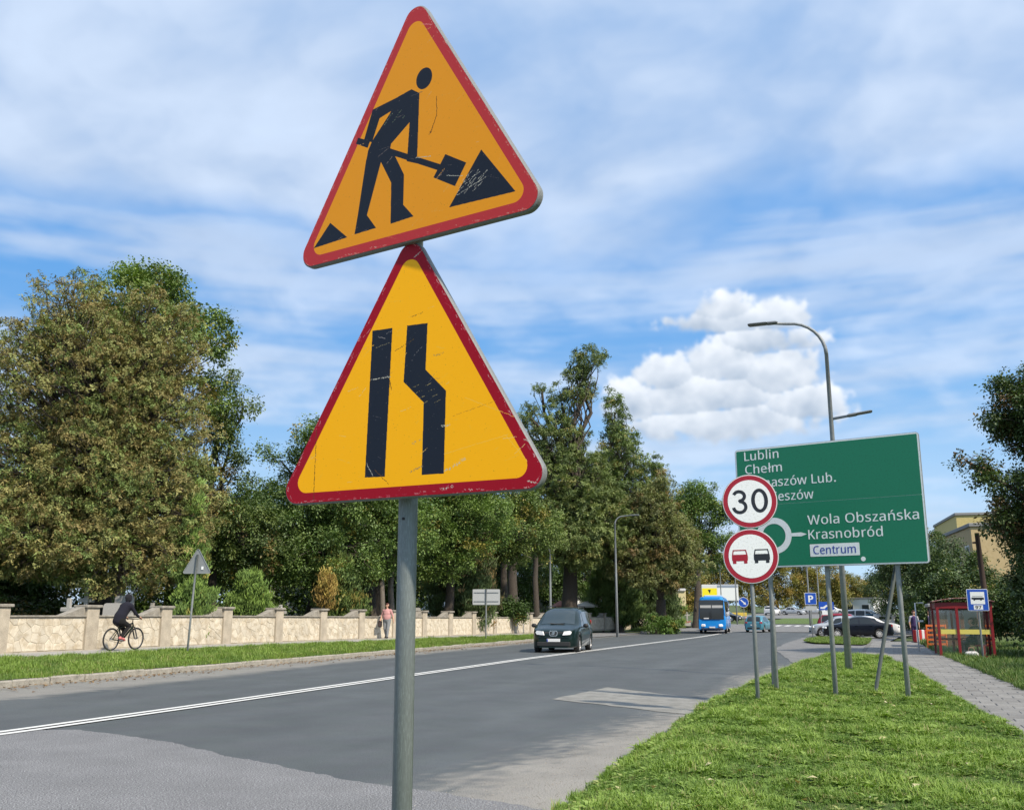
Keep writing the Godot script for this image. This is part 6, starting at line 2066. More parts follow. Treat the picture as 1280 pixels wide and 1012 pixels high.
	var sedan := {"wide": [[-2.2, 0.70], [-2.1, 0.80], [-1.4, 0.865], [0.2, 0.87], [1.5, 0.85], [2.05, 0.74], [2.22, 0.56]],
		"top": [[-2.2, 0.80], [-2.15, 0.93], [-1.75, 1.0], [-1.45, 1.06], [-0.75, 1.38], [-0.25, 1.43], [0.3, 1.38], [1.15, 0.98], [1.7, 0.88], [2.1, 0.74], [2.22, 0.62]],
		"belt": [[-2.2, 0.92], [0.0, 0.90], [2.22, 0.85]], "low": 0.2, "axles": [-1.32, 1.36], "arch": 0.34, "wheel": 0.31, "tumble": 0.31, "screen": [1.10, 0.36], "rear": [-1.42, -0.80], "panes": [[-0.02, 0.78, -0.02, 0.40], [-1.05, -0.10, -0.70, -0.10]], "doors": [-0.06, -0.98], "mirror": 0.75, "spokes": 9, "rim": mat("pale wheel cover", grey(0.5), 0.45, 0.1)}
	var wagon := {"wide": [[-2.15, 0.74], [-2.05, 0.84], [-1.4, 0.87], [0.2, 0.88], [1.4, 0.86], [2.0, 0.76], [2.18, 0.58]],
		"top": [[-2.15, 0.95], [-2.08, 1.15], [-1.85, 1.52], [-1.5, 1.60], [-0.3, 1.64], [0.25, 1.56], [1.15, 1.06], [1.6, 0.97], [2.05, 0.82], [2.18, 0.66]],
		"belt": [[-2.15, 1.0], [0.0, 0.98], [2.18, 0.92]], "low": 0.25, "axles": [-1.3, 1.32], "arch": 0.37, "wheel": 0.33, "tumble": 0.28, "screen": [1.1, 0.32], "rear": [-2.09, -1.88], "panes": [[0.0, 0.75, 0.0, 0.38], [-0.95, -0.08, -0.95, -0.08], [-1.85, -1.03, -1.7, -1.03]], "doors": [-0.04, -0.99], "mirror": 0.75}
	var finish := func(car: Node3D, q: Dictionary) -> void:
		var zf: float = q.wide[-1][0]
		var zb: float = q.wide[0][0]
		lamp_pair(car, "headlight", 0.60, 0.68, zf - 0.10, Vector3(0.32, 0.13, 0.14), lens, 0.45)
		lamp_pair(car, "tail_light", 0.66, 0.82, zb + 0.06, Vector3(0.24, 0.18, 0.10), red, -0.35)
		var b := MB.new()
		b.box(Vector3(0, 0.38, zf - 0.05), Vector3(1.0, 0.14, 0.12), 0.03)
		obj("grille", b, black, car)
		b = MB.new()
		b.box(Vector3(0, 0.36, zb + 0.04), Vector3(1.15, 0.16, 0.12), 0.03)
		obj("rear_bumper", b, black, car)
		plate(car, 0.50, zf + 0.012)
		plate(car, 0.62, zb - 0.012)
	var put_car := func(shape: Dictionary, label: String, at: Vector3, yaw: float, paint: Material, group := "") -> void:
		finish.call(vehicle("parked_car" if group.begins_with("cars parked") else "car", label, "car", at, deg_to_rad(yaw), shape, paint, group), shape)
	var lot := "cars parked beside the grass island"
	put_car.call(sedan, "black saloon parked side-on behind the grass island", Vector3(-2.1, prof(-71.0) + 0.02, -71.0), -90.0 + 8.0, car_paint("black paint", lin(0.006, 0.008, 0.014)), lot)
	put_car.call(wagon, "dark red estate car parked behind the black saloon", Vector3(-2.9, prof(-78.2) + 0.02, -78.2), 84.0, car_paint("dark red paint", lin(0.22, 0.008, 0.02)), lot)
	put_car.call(hatch, "silver car nose poking out by the parking sign post", Vector3(-3.5, prof(-74.6) + 0.02, -74.6), -78.0, car_paint("silver paint", lin(0.42, 0.44, 0.46), 0.4), lot)
	put_car.call(sedan, "white car parked beyond the red estate with only its roof in view", Vector3(-1.4, prof(-81.4) + 0.02, -81.4), 86.0, car_paint("white paint", grey(0.66)), lot)
	put_car.call(wagon, "white van-like car at the far edge of the car park", Vector3(-2.0, prof(-104.0) + 0.35, -104.0), 78.0, car_paint("white paint", grey(0.66)), lot)
	put_car.call(hatch, "teal hatchback driving away behind the round sign's post", Vector3(-11.2, prof(-92.0) + 0.02, -92.0), 174.0, car_paint("teal paint", lin(0.07, 0.22, 0.29), 0.2))
	put_car.call(hatch, "black hatchback following the blue coach", Vector3(-16.3, prof(-98.0) + 0.02, -98.0), 4.0, car_paint("black paint", lin(0.006, 0.008, 0.014)))
	put_car.call(wagon, "white car coming round the junction behind the coach", Vector3(-17.3, prof(-109.0) + 0.02, -109.0), 10.0, car_paint("white paint", grey(0.66)))
	var far := "cars on the far side of the junction"
	var fl := ["white estate, clearest of the far row", "pale grey saloon second in the far row", "silver saloon third in the far row", "white hatchback fourth in the far row", "dark car at the yellow sign side of the junction"]
	var spots := [[Vector3(-20.0, 0, -186.0), 165.0, wagon, "white paint"], [Vector3(-16.8, 0, -190.0), 80.0, sedan, "silver paint"], [Vector3(-13.6, 0, -196.0), 96.0, sedan, "silver paint"], [Vector3(-10.0, 0, -200.0), 88.0, hatch, "white paint"], [Vector3(-21.5, 0, -140.0), 70.0, sedan, "black paint"]]
	for k in spots.size():
		var c: Array = spots[k]
		put_car.call(c[2], fl[k], Vector3(c[0].x, prof(c[0].z) + 0.035, c[0].z), c[1], mats[c[3]], far)


# ---------------------------------------------------------------- bus shelter
func build_shelter() -> void:
	var red := mat("shelter red", lin(0.20, 0.012, 0.016), 0.4)
	var glass := mat("shelter glass", Color(0.7, 0.85, 0.8, 0.03), 0.03)
	glass.transparency = BaseMaterial3D.TRANSPARENCY_ALPHA
	var y := -0.16
	var t := thing("bus_shelter", "red framed glass bus shelter with a curved roof beside the paved walk", "bus shelter", Vector3(2.42, y, -38.9), 0.03)
	var w := 1.7
	var d := 2.2
	var h := 1.76
	var m: MB
	for x in [-w / 2, -w / 2 + 0.62, w / 2]:
		for z in [d / 2, -d / 2]:
			m = MB.new()
			m.box(Vector3(x, h * 0.5, z), Vector3(0.09, h, 0.09), 0.008)
			obj("post", m, red, t)
	m = MB.new()
	m.box(Vector3(w / 2, h * 0.5, 0), Vector3(0.09, h, 0.09), 0.008)
	obj("post", m, red, t)
	for z in [d / 2, -d / 2]:
		for yy in [0.07, 0.62]:
			if yy > 0.5 and z > 0:
				continue
			m = MB.new()
			m.box(Vector3(0, yy, z), Vector3(w - 0.1, 0.08, 0.06), 0.006)
			obj("rail", m, red, t)
		m = MB.new()
		m.box(Vector3(-w / 4 + 0.24, h * 0.5, z), Vector3(w * 0.94, h - 0.2, 0.008))
		obj("pane", m, glass, t)
		m = MB.new()
		m.box(Vector3(0, 0.92, z + 0.012), Vector3(w - 0.12, 0.16, 0.004))
		obj("yellow_strip", m, mat("shelter yellow", lin(0.62, 0.54, 0.12), 0.6), t)
		m = MB.new()
		m.box(Vector3(0, h + 0.06, z), Vector3(w + 0.14, 0.22, 0.06), 0.01)
		obj("fascia", m, red, t)
	for z in [-d / 4, d / 4]:
		m = MB.new()
		m.box(Vector3(w / 2, h * 0.5, z), Vector3(0.008, h - 0.2, d * 0.47))
		obj("pane", m, glass, t)
	for x in [-w / 2, w / 2]:
		m = MB.new()
		m.box(Vector3(x, h + 0.06, 0), Vector3(0.06, 0.22, d), 0.01)
		obj("fascia", m, red, t)
	# shallow vaulted roof
	m = MB.new(true)
	var n := 10
	for i in n:
		var a := lerpf(-1, 1, float(i) / n)
		var b := lerpf(-1, 1, float(i + 1) / n)
		var p := func(f, z, o): return Vector3(f * (w / 2 + 0.15), h + 0.17 + 0.13 * (1.0 - f * f) + o, z)
		m.quad(p.call(a, d / 2 + 0.15, 0.0), p.call(b, d / 2 + 0.15, 0.0), p.call(b, -d / 2 - 0.15, 0.0), p.call(a, -d / 2 - 0.15, 0.0))
		m.quad(p.call(a, d / 2 + 0.15, 0.03), p.call(a, -d / 2 - 0.15, 0.03), p.call(b, -d / 2 - 0.15, 0.03), p.call(b, d / 2 + 0.15, 0.03))
		for z in [d / 2 + 0.15, -d / 2 - 0.15]:
			m.quad(p.call(a, z, 0.0), p.call(a, z, 0.03), p.call(b, z, 0.03), p.call(b, z, 0.0))
	obj("roof", m, grainy("shelter roof", [[0.0, lin(0.14, 0.03, 0.03)], [0.55, lin(0.22, 0.09, 0.08)], [0.7, lin(0.4, 0.36, 0.32)], [1.0, lin(0.5, 0.46, 0.42)]], 0.03, 0.7, 0.5), t)
	m = MB.new()
	m.box(Vector3(w / 2 - 0.35, 0.45, 0), Vector3(0.42, 0.05, d - 0.4), 0.01)
	for z in [-1.0, 1.0]:
		m.box(Vector3(w / 2 - 0.3, 0.22, z), Vector3(0.06, 0.44, 0.06), 0.005)
	obj("bench", m, red, t)
	m = MB.new()
	m.box(Vector3(-0.15, 1.25, -d / 2 + 0.03), Vector3(0.42, 0.7, 0.02), 0.004)
	obj("timetable", m, mat("timetable paper", grey(0.6), 0.8), t)
	m = MB.new()
	m.box(Vector3(0.42, 1.2, -d / 2 + 0.03), Vector3(0.45, 0.95, 0.02), 0.004)
	obj("poster", m, mat("pale poster", lin(0.55, 0.62, 0.62), 0.7), t)
	# bags on the ground
	var b := thing("shopping_bag", "pale shopping bag on the ground at the shelter's near side", "bag", Vector3(2.55, y, -37.35))
	m = MB.new()
	m.box(Vector3(0, 0.14, 0), Vector3(0.42, 0.28, 0.22), 0.06)
	obj("bag_body", m, mat("bag cloth", grey(0.5), 0.8), b)
	m = MB.new(true)
	m.tube([Vector3(-0.1, 0.26, 0), Vector3(-0.07, 0.4, 0), Vector3(0.07, 0.4, 0), Vector3(0.1, 0.26, 0)], [0.012], 6)
	obj("handle", m, mat("bag handle", lin(0.35, 0.2, 0.16), 0.8), b)
	# white bracket frame and the works barriers up the walk
	var f := thing("metal_frame", "slim white metal frame standing by the walk before the shelter", "frame", Vector3(1.0, -0.16, -42.0))
	m = MB.new(true)
	m.tube([Vector3(0, 0, 0), Vector3(0, 1.95, 0), Vector3(0.3, 1.95, 0)], [0.03], 8)
	obj("upright", m, mat("white steel", grey(0.62), 0.5), f)
	m = MB.new()
	m.box(Vector3(0.12, 1.25, 0), Vector3(0.26, 0.07, 0.03), 0.005)
	obj("bracket", m, mat("white steel", grey(0.62), 0.5), f)
	for k in 3:
		var g := thing("works_barrier", ["red and white works barrier, first of the row by the walk", "red and white works barrier in the middle of the row", "red and white works barrier close to the kiosk"][k], "barrier", Vector3(1.5 + k * 0.72, -0.24, -58.0 + k * 1.6), 0.5, "works barriers by the walk")
		for j in 5:
			m = MB.new()
			m.box(Vector3(-0.32 + j * 0.16, 0.42, 0), Vector3(0.158, 0.66, 0.10), 0.015)
			obj("stripe", m, mat("barrier red", lin(0.42, 0.02, 0.02), 0.5) if j % 2 == 0 else mat("barrier white", grey(0.6), 0.5), g)
		for q in [-0.35, 0.35]:
			m = MB.new()
			m.box(Vector3(q, 0.05, 0), Vector3(0.14, 0.1, 0.5), 0.02)
			obj("foot", m, mat("black trim", grey(0.018), 0.6), g)
	var o := thing("works_barrier", "orange plastic mesh barrier between the white frame and the shelter", "barrier", Vector3(1.9, -0.2, -47.5), 0.2)
	for j in 5:
		m = MB.new()
		m.box(Vector3(0, 0.25 + j * 0.2, 0), Vector3(0.8, 0.09, 0.03), 0.005)
		obj("slat", m, mat("barrier orange", lin(0.62, 0.13, 0.02), 0.6), o)
	for q in [-0.4, 0.4]:
		m = MB.new()
		m.box(Vector3(q, 0.55, 0), Vector3(0.06, 1.1, 0.06), 0.005)
		obj("post", m, mat("barrier orange", lin(0.62, 0.13, 0.02), 0.6), o)
	o = thing("works_barrier", "pale pink and white barrier block on the junction by the teal hatchback", "barrier", Vector3(-15.2, prof(-121.0), -121.0), 0.3)
	for j in 2:
		m = MB.new()
		m.box(Vector3(-0.55 + j * 1.1, 0.5, 0), Vector3(1.08, 1.0, 0.4), 0.08)
		obj("block", m, mat("barrier pink", lin(0.6, 0.3, 0.26), 0.6) if j == 0 else mat("barrier white", grey(0.6), 0.5), o)


# ---------------------------------------------------------------- people: a skin drawn over tapered bones
func skin(m: MB, bones: Array, cell: float, only_last := -1) -> void:
	var lo := Vector3(1e9, 1e9, 1e9)
	var hi := -lo
	for b in bones:
		var r: float = maxf(b[2], b[3]) + cell * 2.5
		for e in [b[0], b[1]]:
			lo = lo.min(e - Vector3.ONE * r)
			hi = hi.max(e + Vector3.ONE * r)
	var nx := int((hi.x - lo.x) / cell) + 2
	var ny := int((hi.y - lo.y) / cell) + 2
	var nz := int((hi.z - lo.z) / cell) + 2
	var d := PackedFloat32Array()
	d.resize(nx * ny * nz)
	d.fill(1.0)
	var near := PackedFloat32Array()
	near.resize(nx * ny * nz)
	near.fill(9.0)
	var who := PackedInt32Array()
	who.resize(nx * ny * nz)
	for bi in bones.size():
		var b: Array = bones[bi]
		var r: float = maxf(b[2], b[3]) + cell * 2.2 + 0.03
		var a0: Vector3 = ((b[0] as Vector3).min(b[1]) - Vector3.ONE * r - lo) / cell
		var a1: Vector3 = ((b[0] as Vector3).max(b[1]) + Vector3.ONE * r - lo) / cell
		var ba: Vector3 = b[1] - b[0]
		var len2 := maxf(ba.length_squared(), 1e-9)
		var k: float = b[5]
		for z in range(maxi(0, int(a0.z)), mini(nz - 1, int(a1.z) + 1) + 1):
			for y in range(maxi(0, int(a0.y)), mini(ny - 1, int(a1.y) + 1) + 1):
				var i := (z * ny + y) * nx
				for x in range(maxi(0, int(a0.x)), mini(nx - 1, int(a1.x) + 1) + 1):
					var p: Vector3 = lo + Vector3(x, y, z) * cell - b[0]
					var h := clampf(p.dot(ba) / len2, 0.0, 1.0)
					var dist: float = (p - ba * h).length() - lerpf(b[2], b[3], h)
					var q := i + x
					if dist < near[q]:
						near[q] = dist
						who[q] = bi
					var o := d[q]
					var s := maxf(k - absf(o - dist), 0.0) / k
					d[q] = minf(o, dist) - s * s * k * 0.25
	# surface nets
	var at := {}
	var corner := [0, 1, nx, nx + 1, nx * ny, nx * ny + 1, nx * ny + nx, nx * ny + nx + 1]
	var edges := [[0, 1], [2, 3], [4, 5], [6, 7], [0, 2], [1, 3], [4, 6], [5, 7], [0, 4], [1, 5], [2, 6], [3, 7]]
	var tint := {}
	for z in nz - 1:
		for y in ny - 1:
			var base := (z * ny + y) * nx
			for x in nx - 1:
				var i := base + x
				var v := d[i]
				if v > cell * 2.0 or v < -cell * 2.0:
					continue
				var mask := 0
				for c in 8:
					if d[i + corner[c]] < 0.0:
						mask += 1
				if mask == 0 or mask == 8:
					continue
				var sum := Vector3.ZERO
				var n := 0
				for e in edges:
					var a := d[i + corner[e[0]]]
					var b2 := d[i + corner[e[1]]]
					if (a < 0.0) != (b2 < 0.0):
						var t := a / (a - b2)
						var pa := Vector3(e[0] & 1, (e[0] >> 1) & 1, e[0] >> 2)
						var pb := Vector3(e[1] & 1, (e[1] >> 1) & 1, e[1] >> 2)
						sum += pa.lerp(pb, t)
						n += 1
				at[i] = lo + (Vector3(x, y, z) + sum / n) * cell
				tint[i] = bones[who[i]][4]
	var put3 := func(q: Array) -> void:
		for j in [0, 1, 2, 0, 2, 3]:
			m.st.set_color(tint[q[j]])
			m.st.add_vertex(at[q[j]])
	for i in at.keys():
		var a := d[i]
		for ax in 3:
			var step: int = [1, nx, nx * ny][ax]
			var u: int = [nx, nx * ny, 1][ax]
			var v: int = [nx * ny, 1, nx][ax]
			var b2 := d[i + step]
			if (a < 0.0) != (b2 < 0.0):
				var q := [i, i - u, i - u - v, i - v]
				if at.has(q[1]) and at.has(q[2]) and at.has(q[3]):
					if a < 0.0:
						q.reverse()
					put3.call(q)


func finger_bones(wrist: Vector3, dir: Vector3, palm: Vector3, thumb_side: float, curl: float, c: Color) -> Array:
	var across := dir.cross(palm).normalized() * thumb_side
	var knuckle := wrist + dir * 0.085
	var out := [[wrist, wrist + dir * 0.03, 0.024, 0.026, c, 0.02], [wrist + dir * 0.03 + across * 0.018, knuckle + across * 0.022, 0.016, 0.014, c, 0.02], [wrist + dir * 0.03 - across * 0.018, knuckle - across * 0.024, 0.016, 0.013, c, 0.02], [wrist + dir * 0.03, knuckle, 0.017, 0.015, c, 0.02]]
	var long := [0.072, 0.080, 0.074, 0.058]
	for k in 4:
		var root := knuckle + across * (0.030 - 0.020 * k)
		var p := root
		var d := dir
		for j in 3:
			var l: float = long[k] * [0.46, 0.32, 0.26][j]
			d = (d + palm * curl * [0.5, 1.0, 0.9][j]).normalized()
			out.append([p, p + d * l, 0.0092 - 0.0008 * j, 0.0086 - 0.0009 * j, c, 0.006])
			p += d * l
	var tp := wrist + dir * 0.022 + across * 0.026
	var td := (dir * 0.7 + across * 0.7 + palm * 0.25).normalized()
	out.append([tp, tp + td * 0.038, 0.0125, 0.0105, c, 0.012])
	out.append([tp + td * 0.038, tp + td * 0.038 + (td + dir * 0.5 + palm * curl * 0.5).normalized() * 0.032, 0.0105, 0.0085, c, 0.006])
	return out


func head_bones(neck: Vector3, face: Vector3, up: Vector3, skin_c: Color, hair_c: Color, hood := false) -> Array:
	var r := up.cross(face).normalized()
	var c := neck + up * 0.135 + face * 0.012
	var out := [[c + up * 0.035 - face * 0.015, c + up * 0.03 + face * 0.012, 0.083, 0.080, skin_c, 0.02], [c - up * 0.02 + face * 0.03, c - up * 0.068 + face * 0.055, 0.058, 0.036, skin_c, 0.03],
		[c + face * 0.092 + up * 0.02, c + face * 0.112 - up * 0.018, 0.010, 0.015, skin_c, 0.01], [c + face * 0.088 - up * 0.048 - r * 0.018, c + face * 0.088 - up * 0.048 + r * 0.018, 0.008, 0.008, Color(0.30, 0.09, 0.08), 0.004]]
	for s in [-1.0, 1.0]:
		out.append([c + face * 0.080 + r * 0.033 * s + up * 0.022, c + face * 0.084 + r * 0.033 * s + up * 0.022, 0.012, 0.010, Color(0.03, 0.02, 0.02), 0.004])
		out.append([c + face * 0.083 + r * 0.022 * s + up * 0.045, c + face * 0.080 + r * 0.046 * s + up * 0.043, 0.006, 0.005, hair_c, 0.004])
		out.append([c + r * 0.082 * s + up * 0.025, c + r * 0.084 * s - up * 0.015, 0.016, 0.012, skin_c if not hood else hair_c, 0.006])
	# hair or hood round the back of the skull
	out.append([c + up * 0.062 - face * 0.03, c + up * 0.07 + face * 0.03, 0.080, 0.066, hair_c, 0.012])
	out.append([c + up * 0.01 - face * 0.055, c - up * 0.06 - face * 0.05, 0.078, 0.060, hair_c, 0.02])
	if hood:
		out.append([c + up * 0.05 + r * 0.03, c - up * 0.05 + r * 0.05, 0.078, 0.062, hair_c, 0.02])
		out.append([c + up * 0.05 - r * 0.03, c - up * 0.05 - r * 0.05, 0.078, 0.062, hair_c, 0.02])
	return out


func figure(called: String, label: String, at: Vector3, yaw: float, body: Array, head: Array, hands: Array, cell := 0.017) -> Node3D:
	var t := thing(called, label, "person", at, yaw)
	var m := MB.new(true)
	skin(m, body, cell)
	for h in hands:
		skin(m, h, 0.0055)
	skin(m, head, 0.0075)
	var cloth := mat("skin and cloth", Color.WHITE, 0.95)
	cloth.vertex_color_use_as_albedo = true
	obj("body", m, cloth, t)
	return t


func build_people() -> void:
	var sk := Color(0.46, 0.27, 0.19)
	# woman walking towards the camera; faces +z, her own left is +x
	var top := Color(0.46, 0.24, 0.235)
	var jean := Color(0.19, 0.20, 0.215)
	var shoe := Color(0.02, 0.02, 0.022)
	var hair := Color(0.055, 0.018, 0.014)
	var hipl := Vector3(0.10, 0.88, 0)
	var hipr := Vector3(-0.10, 0.88, 0)
	var body := [[Vector3(0, 0.92, 0), Vector3(0, 1.06, 0.0), 0.165, 0.155, jean, 0.05], [Vector3(0.05, 1.06, 0.02), Vector3(-0.05, 1.06, 0.02), 0.15, 0.15, top, 0.06], [Vector3(0, 1.0, 0.01), Vector3(0, 1.30, 0.0), 0.168, 0.15, top, 0.06], [Vector3(-0.08, 1.24, 0.07), Vector3(0.08, 1.24, 0.07), 0.085, 0.085, top, 0.05], [Vector3(-0.155, 1.375, -0.01), Vector3(0.155, 1.375, -0.01), 0.07, 0.07, top, 0.07], [Vector3(0, 1.37, 0), Vector3(0, 1.50, 0.015), 0.062, 0.052, sk, 0.04],
		[hipl, Vector3(0.095, 0.48, 0.10), 0.118, 0.072, jean, 0.05], [Vector3(0.095, 0.48, 0.10), Vector3(0.09, 0.09, 0.16), 0.070, 0.045, jean, 0.02], [Vector3(0.09, 0.06, 0.13), Vector3(0.095, 0.045, 0.30), 0.046, 0.036, shoe, 0.02],
		[hipr, Vector3(-0.09, 0.48, 0.02), 0.118, 0.072, jean, 0.05], [Vector3(-0.09, 0.48, 0.02), Vector3(-0.085, 0.13, -0.16), 0.070, 0.045, jean, 0.02], [Vector3(-0.085, 0.11, -0.19), Vector3(-0.09, 0.045, -0.05), 0.044, 0.036, shoe, 0.02],
		[Vector3(0.19, 1.37, -0.01), Vector3(0.29, 1.11, -0.05), 0.062, 0.05, top, 0.04], [Vector3(0.29, 1.11, -0.05), Vector3(0.37, 0.89, 0.04), 0.044, 0.030, sk, 0.02],
		[Vector3(-0.19, 1.37, -0.01), Vector3(-0.29, 1.12, -0.04), 0.062, 0.05, top, 0.04], [Vector3(-0.29, 1.12, -0.04), Vector3(-0.27, 0.95, 0.16), 0.044, 0.030, sk, 0.02]]
	var hands := [finger_bones(Vector3(0.37, 0.885, 0.045), Vector3(0.3, -0.9, 0.25).normalized(), Vector3(-0.9, -0.2, 0.2).normalized(), -1.0, 0.25, sk), finger_bones(Vector3(-0.27, 0.945, 0.165), Vector3(0.1, -0.25, 0.95).normalized(), Vector3(0.2, -0.95, -0.2).normalized(), 1.0, 0.7, sk)]
	var head := head_bones(Vector3(0, 1.485, 0.01), Vector3(0.05, -0.02, 1).normalized(), Vector3.UP, sk, hair)
	var p := Vector3(-23.75, prof(-44.2) + 0.278, -44.2)
	figure("person", "woman in a pink top and grey trousers walking along the wall with a bag", p, deg_to_rad(10.0), body, head, hands)
	var bag := thing("shoulder_bag", "dark bag held at the walking woman's side", "bag", p + Basis(Vector3.UP, deg_to_rad(10.0)) * Vector3(-0.33, 0.0, 0.1), deg_to_rad(10.0))
	var m := MB.new()
	m.box(Vector3(0, 0.72, 0), Vector3(0.14, 0.34, 0.36), 0.05)
	obj("bag_body", m, mat("dark leather", lin(0.035, 0.022, 0.022), 0.6), bag)
	m = MB.new(true)
	m.tube([Vector3(0.03, 0.86, -0.12), Vector3(0.06, 0.97, 0.0), Vector3(0.05, 0.96, 0.09), Vector3(0.03, 0.86, 0.12)], [0.012], 6)
	obj("handle", m, mat("dark leather", lin(0.035, 0.022, 0.022), 0.6), bag)
	# bicycle, heading along its own +z
	var by := Vector3(-22.95, 0, -25.05)
	by.y = prof(by.z) + 0.279
	var bike := thing("bicycle", "dark bicycle ridden along the walk before the cream wall", "bicycle", by, PI)
	var tyre := mat("tyre rubber", grey(0.018), 0.85)
	var frame := mat("bicycle frame", lin(0.012, 0.022, 0.014), 0.35)
	var metal := mat("bicycle metal", grey(0.4), 0.3, 0.8)
	for z in [-0.53, 0.56]:
		var w := Node3D.new()
		w.name = "wheel"
		bike.add_child(w, true)
		w.position = Vector3(0, 0.352, z)
		m = MB.new(true)
		var ring := []
		for k in 33:
			ring.append(Vector3(0, sin(TAU * k / 32.0), cos(TAU * k / 32.0)) * 0.326)
		m.tube(ring, [0.028], 8, false)
		obj("tyre", m, tyre, w)
		m = MB.new()
		m.tube(ring.map(func(v): return v * 0.93), [0.010], 6, false)
		for k in 18:
			var a := TAU * k / 18.0
			m.tube([Vector3(0.02 * (1 if k % 2 else -1), 0, 0), Vector3(0, sin(a), cos(a)) * 0.305], [0.0016], 4, false)
		m.tube([Vector3(-0.05, 0, 0), Vector3(0.05, 0, 0)], [0.02], 8)
		obj("rim", m, metal, w)
	var bb := Vector3(0, 0.30, -0.08)
	var seat_t := Vector3(0, 0.80, -0.26)
	var head_t := Vector3(0, 0.86, 0.36)
	m = MB.new(true)
	m.tube([bb, Vector3(0, 0.74, -0.24)], [0.026], 10)
	m.tube([bb, Vector3(0, 0.74, 0.39)], [0.032], 10)
	m.tube([Vector3(0, 0.70, -0.225), Vector3(0, 0.84, 0.365)], [0.027], 10)
	m.tube([Vector3(0, 0.72, 0.40), head_t], [0.024], 10)
	for s in [-1.0, 1.0]:
		m.tube([Vector3(0.03 * s, 0.69, -0.22), Vector3(0.06 * s, 0.352, -0.53)], [0.014], 8)
		m.tube([Vector3(0.03 * s, 0.30, -0.10), Vector3(0.06 * s, 0.352, -0.53)], [0.014], 8)
	obj("frame", m, frame, bike)
	m = MB.new(true)
	for s in [-1.0, 1.0]:
		m.tube([Vector3(0.05 * s, 0.72, 0.41), Vector3(0.055 * s, 0.352, 0.56)], [0.026, 0.02], 8)
	m.box(Vector3(0, 0.72, 0.41), Vector3(0.14, 0.04, 0.05), 0.01)
	obj("fork", m, mat("black trim", grey(0.018), 0.6), bike)
	m = MB.new(true)
	m.tube([head_t, Vector3(0, 0.95, 0.36), Vector3(0, 0.98, 0.42)], [0.016], 8)
	m.tube([Vector3(-0.32, 0.99, 0.36), Vector3(-0.12, 0.97, 0.42), Vector3(0.12, 0.97, 0.42), Vector3(0.32, 0.99, 0.36)], [0.013], 8)
	obj("handlebar", m, mat("black trim", grey(0.018), 0.6), bike)
	m = MB.new(true)
	m.tube([Vector3(0, 0.72, -0.235), seat_t], [0.014], 8)
	obj("seat_post", m, metal, bike)
	m = MB.new(true)
	m.ball(Vector3(0, 0.83, -0.30), Vector3(0.075, 0.03, 0.11), 12)
	m.ball(Vector3(0, 0.832, -0.20), Vector3(0.03, 0.022, 0.11), 10)
	obj("saddle", m, mat("black trim", grey(0.018), 0.6), bike)
	m = MB.new(true)
	m.lathe([Vector2(0.06, -0.004), Vector2(0.09, 0), Vector2(0.06, 0.004)], 20, Transform3D(Basis(Vector3.BACK, PI / 2), bb + Vector3(0.055, 0, 0)))
	m.tube([bb + Vector3(0.07, 0, 0), bb + Vector3(0.085, -0.02, 0.17)], [0.012], 8)
	m.tube([bb + Vector3(-0.07, 0, 0), bb + Vector3(-0.085, 0.02, -0.17)], [0.012], 8)
	m.box(bb + Vector3(0.13, -0.02, 0.17), Vector3(0.09, 0.02, 0.09), 0.004)
	m.box(bb + Vector3(-0.13, 0.02, -0.17), Vector3(0.09, 0.02, 0.09), 0.004)
	obj("crank", m, metal, bike)
	m = MB.new(true)
	m.tube([bb + Vector3(0.055, 0.085, 0), Vector3(0.055, 0.39, -0.53), Vector3(0.055, 0.315, -0.53), bb + Vector3(0.055, -0.085, 0), bb + Vector3(0.055, 0.085, 0)], [0.006], 5)
	obj("chain", m, tyre, bike)
	# rider in the same axes
	var navy := Color(0.006, 0.007, 0.012)
	var pants := Color(0.005, 0.005, 0.006)
	var pink := Color(0.55, 0.17, 0.16)
	var hl := Vector3(0.085, 0.90, -0.27)
	var hr := Vector3(-0.085, 0.90, -0.27)
	var kl := Vector3(0.11, 0.62, 0.14)
	var kr := Vector3(-0.11, 0.76, 0.10)
	var fl := Vector3(0.13, 0.345, 0.03)
	var fr := Vector3(-0.13, 0.40, -0.26)
	body = [[Vector3(0, 0.93, -0.27), Vector3(0, 1.05, -0.22), 0.165, 0.168, navy, 0.06], [Vector3(0, 1.04, -0.22), Vector3(0, 1.32, -0.02), 0.168, 0.180, navy, 0.07], [Vector3(-0.155, 1.38, 0.03), Vector3(0.155, 1.38, 0.03), 0.092, 0.092, navy, 0.08], [Vector3(0, 1.40, 0.02), Vector3(0, 1.52, 0.07), 0.072, 0.060, navy, 0.05],
		[hl, kl, 0.112, 0.068, pants, 0.06], [kl, fl, 0.064, 0.042, pants, 0.02], [hr, kr, 0.112, 0.068, pants, 0.06], [kr, fr, 0.064, 0.042, pants, 0.02],
		[fl + Vector3(0, -0.01, -0.04), fl + Vector3(0, -0.035, 0.17), 0.042, 0.034, pink, 0.02], [fr + Vector3(0, -0.01, -0.04), fr + Vector3(0, -0.045, 0.15), 0.042, 0.034, pink, 0.02],
		[Vector3(0.19, 1.36, 0.04), Vector3(0.27, 1.14, 0.17), 0.062, 0.050, navy, 0.04], [Vector3(0.27, 1.14, 0.17), Vector3(0.275, 1.035, 0.32), 0.048, 0.034, navy, 0.02], [Vector3(-0.19, 1.36, 0.04), Vector3(-0.27, 1.14, 0.17), 0.062, 0.050, navy, 0.04], [Vector3(-0.27, 1.14, 0.17), Vector3(-0.275, 1.035, 0.32), 0.048, 0.034, navy, 0.02]]
	hands = []
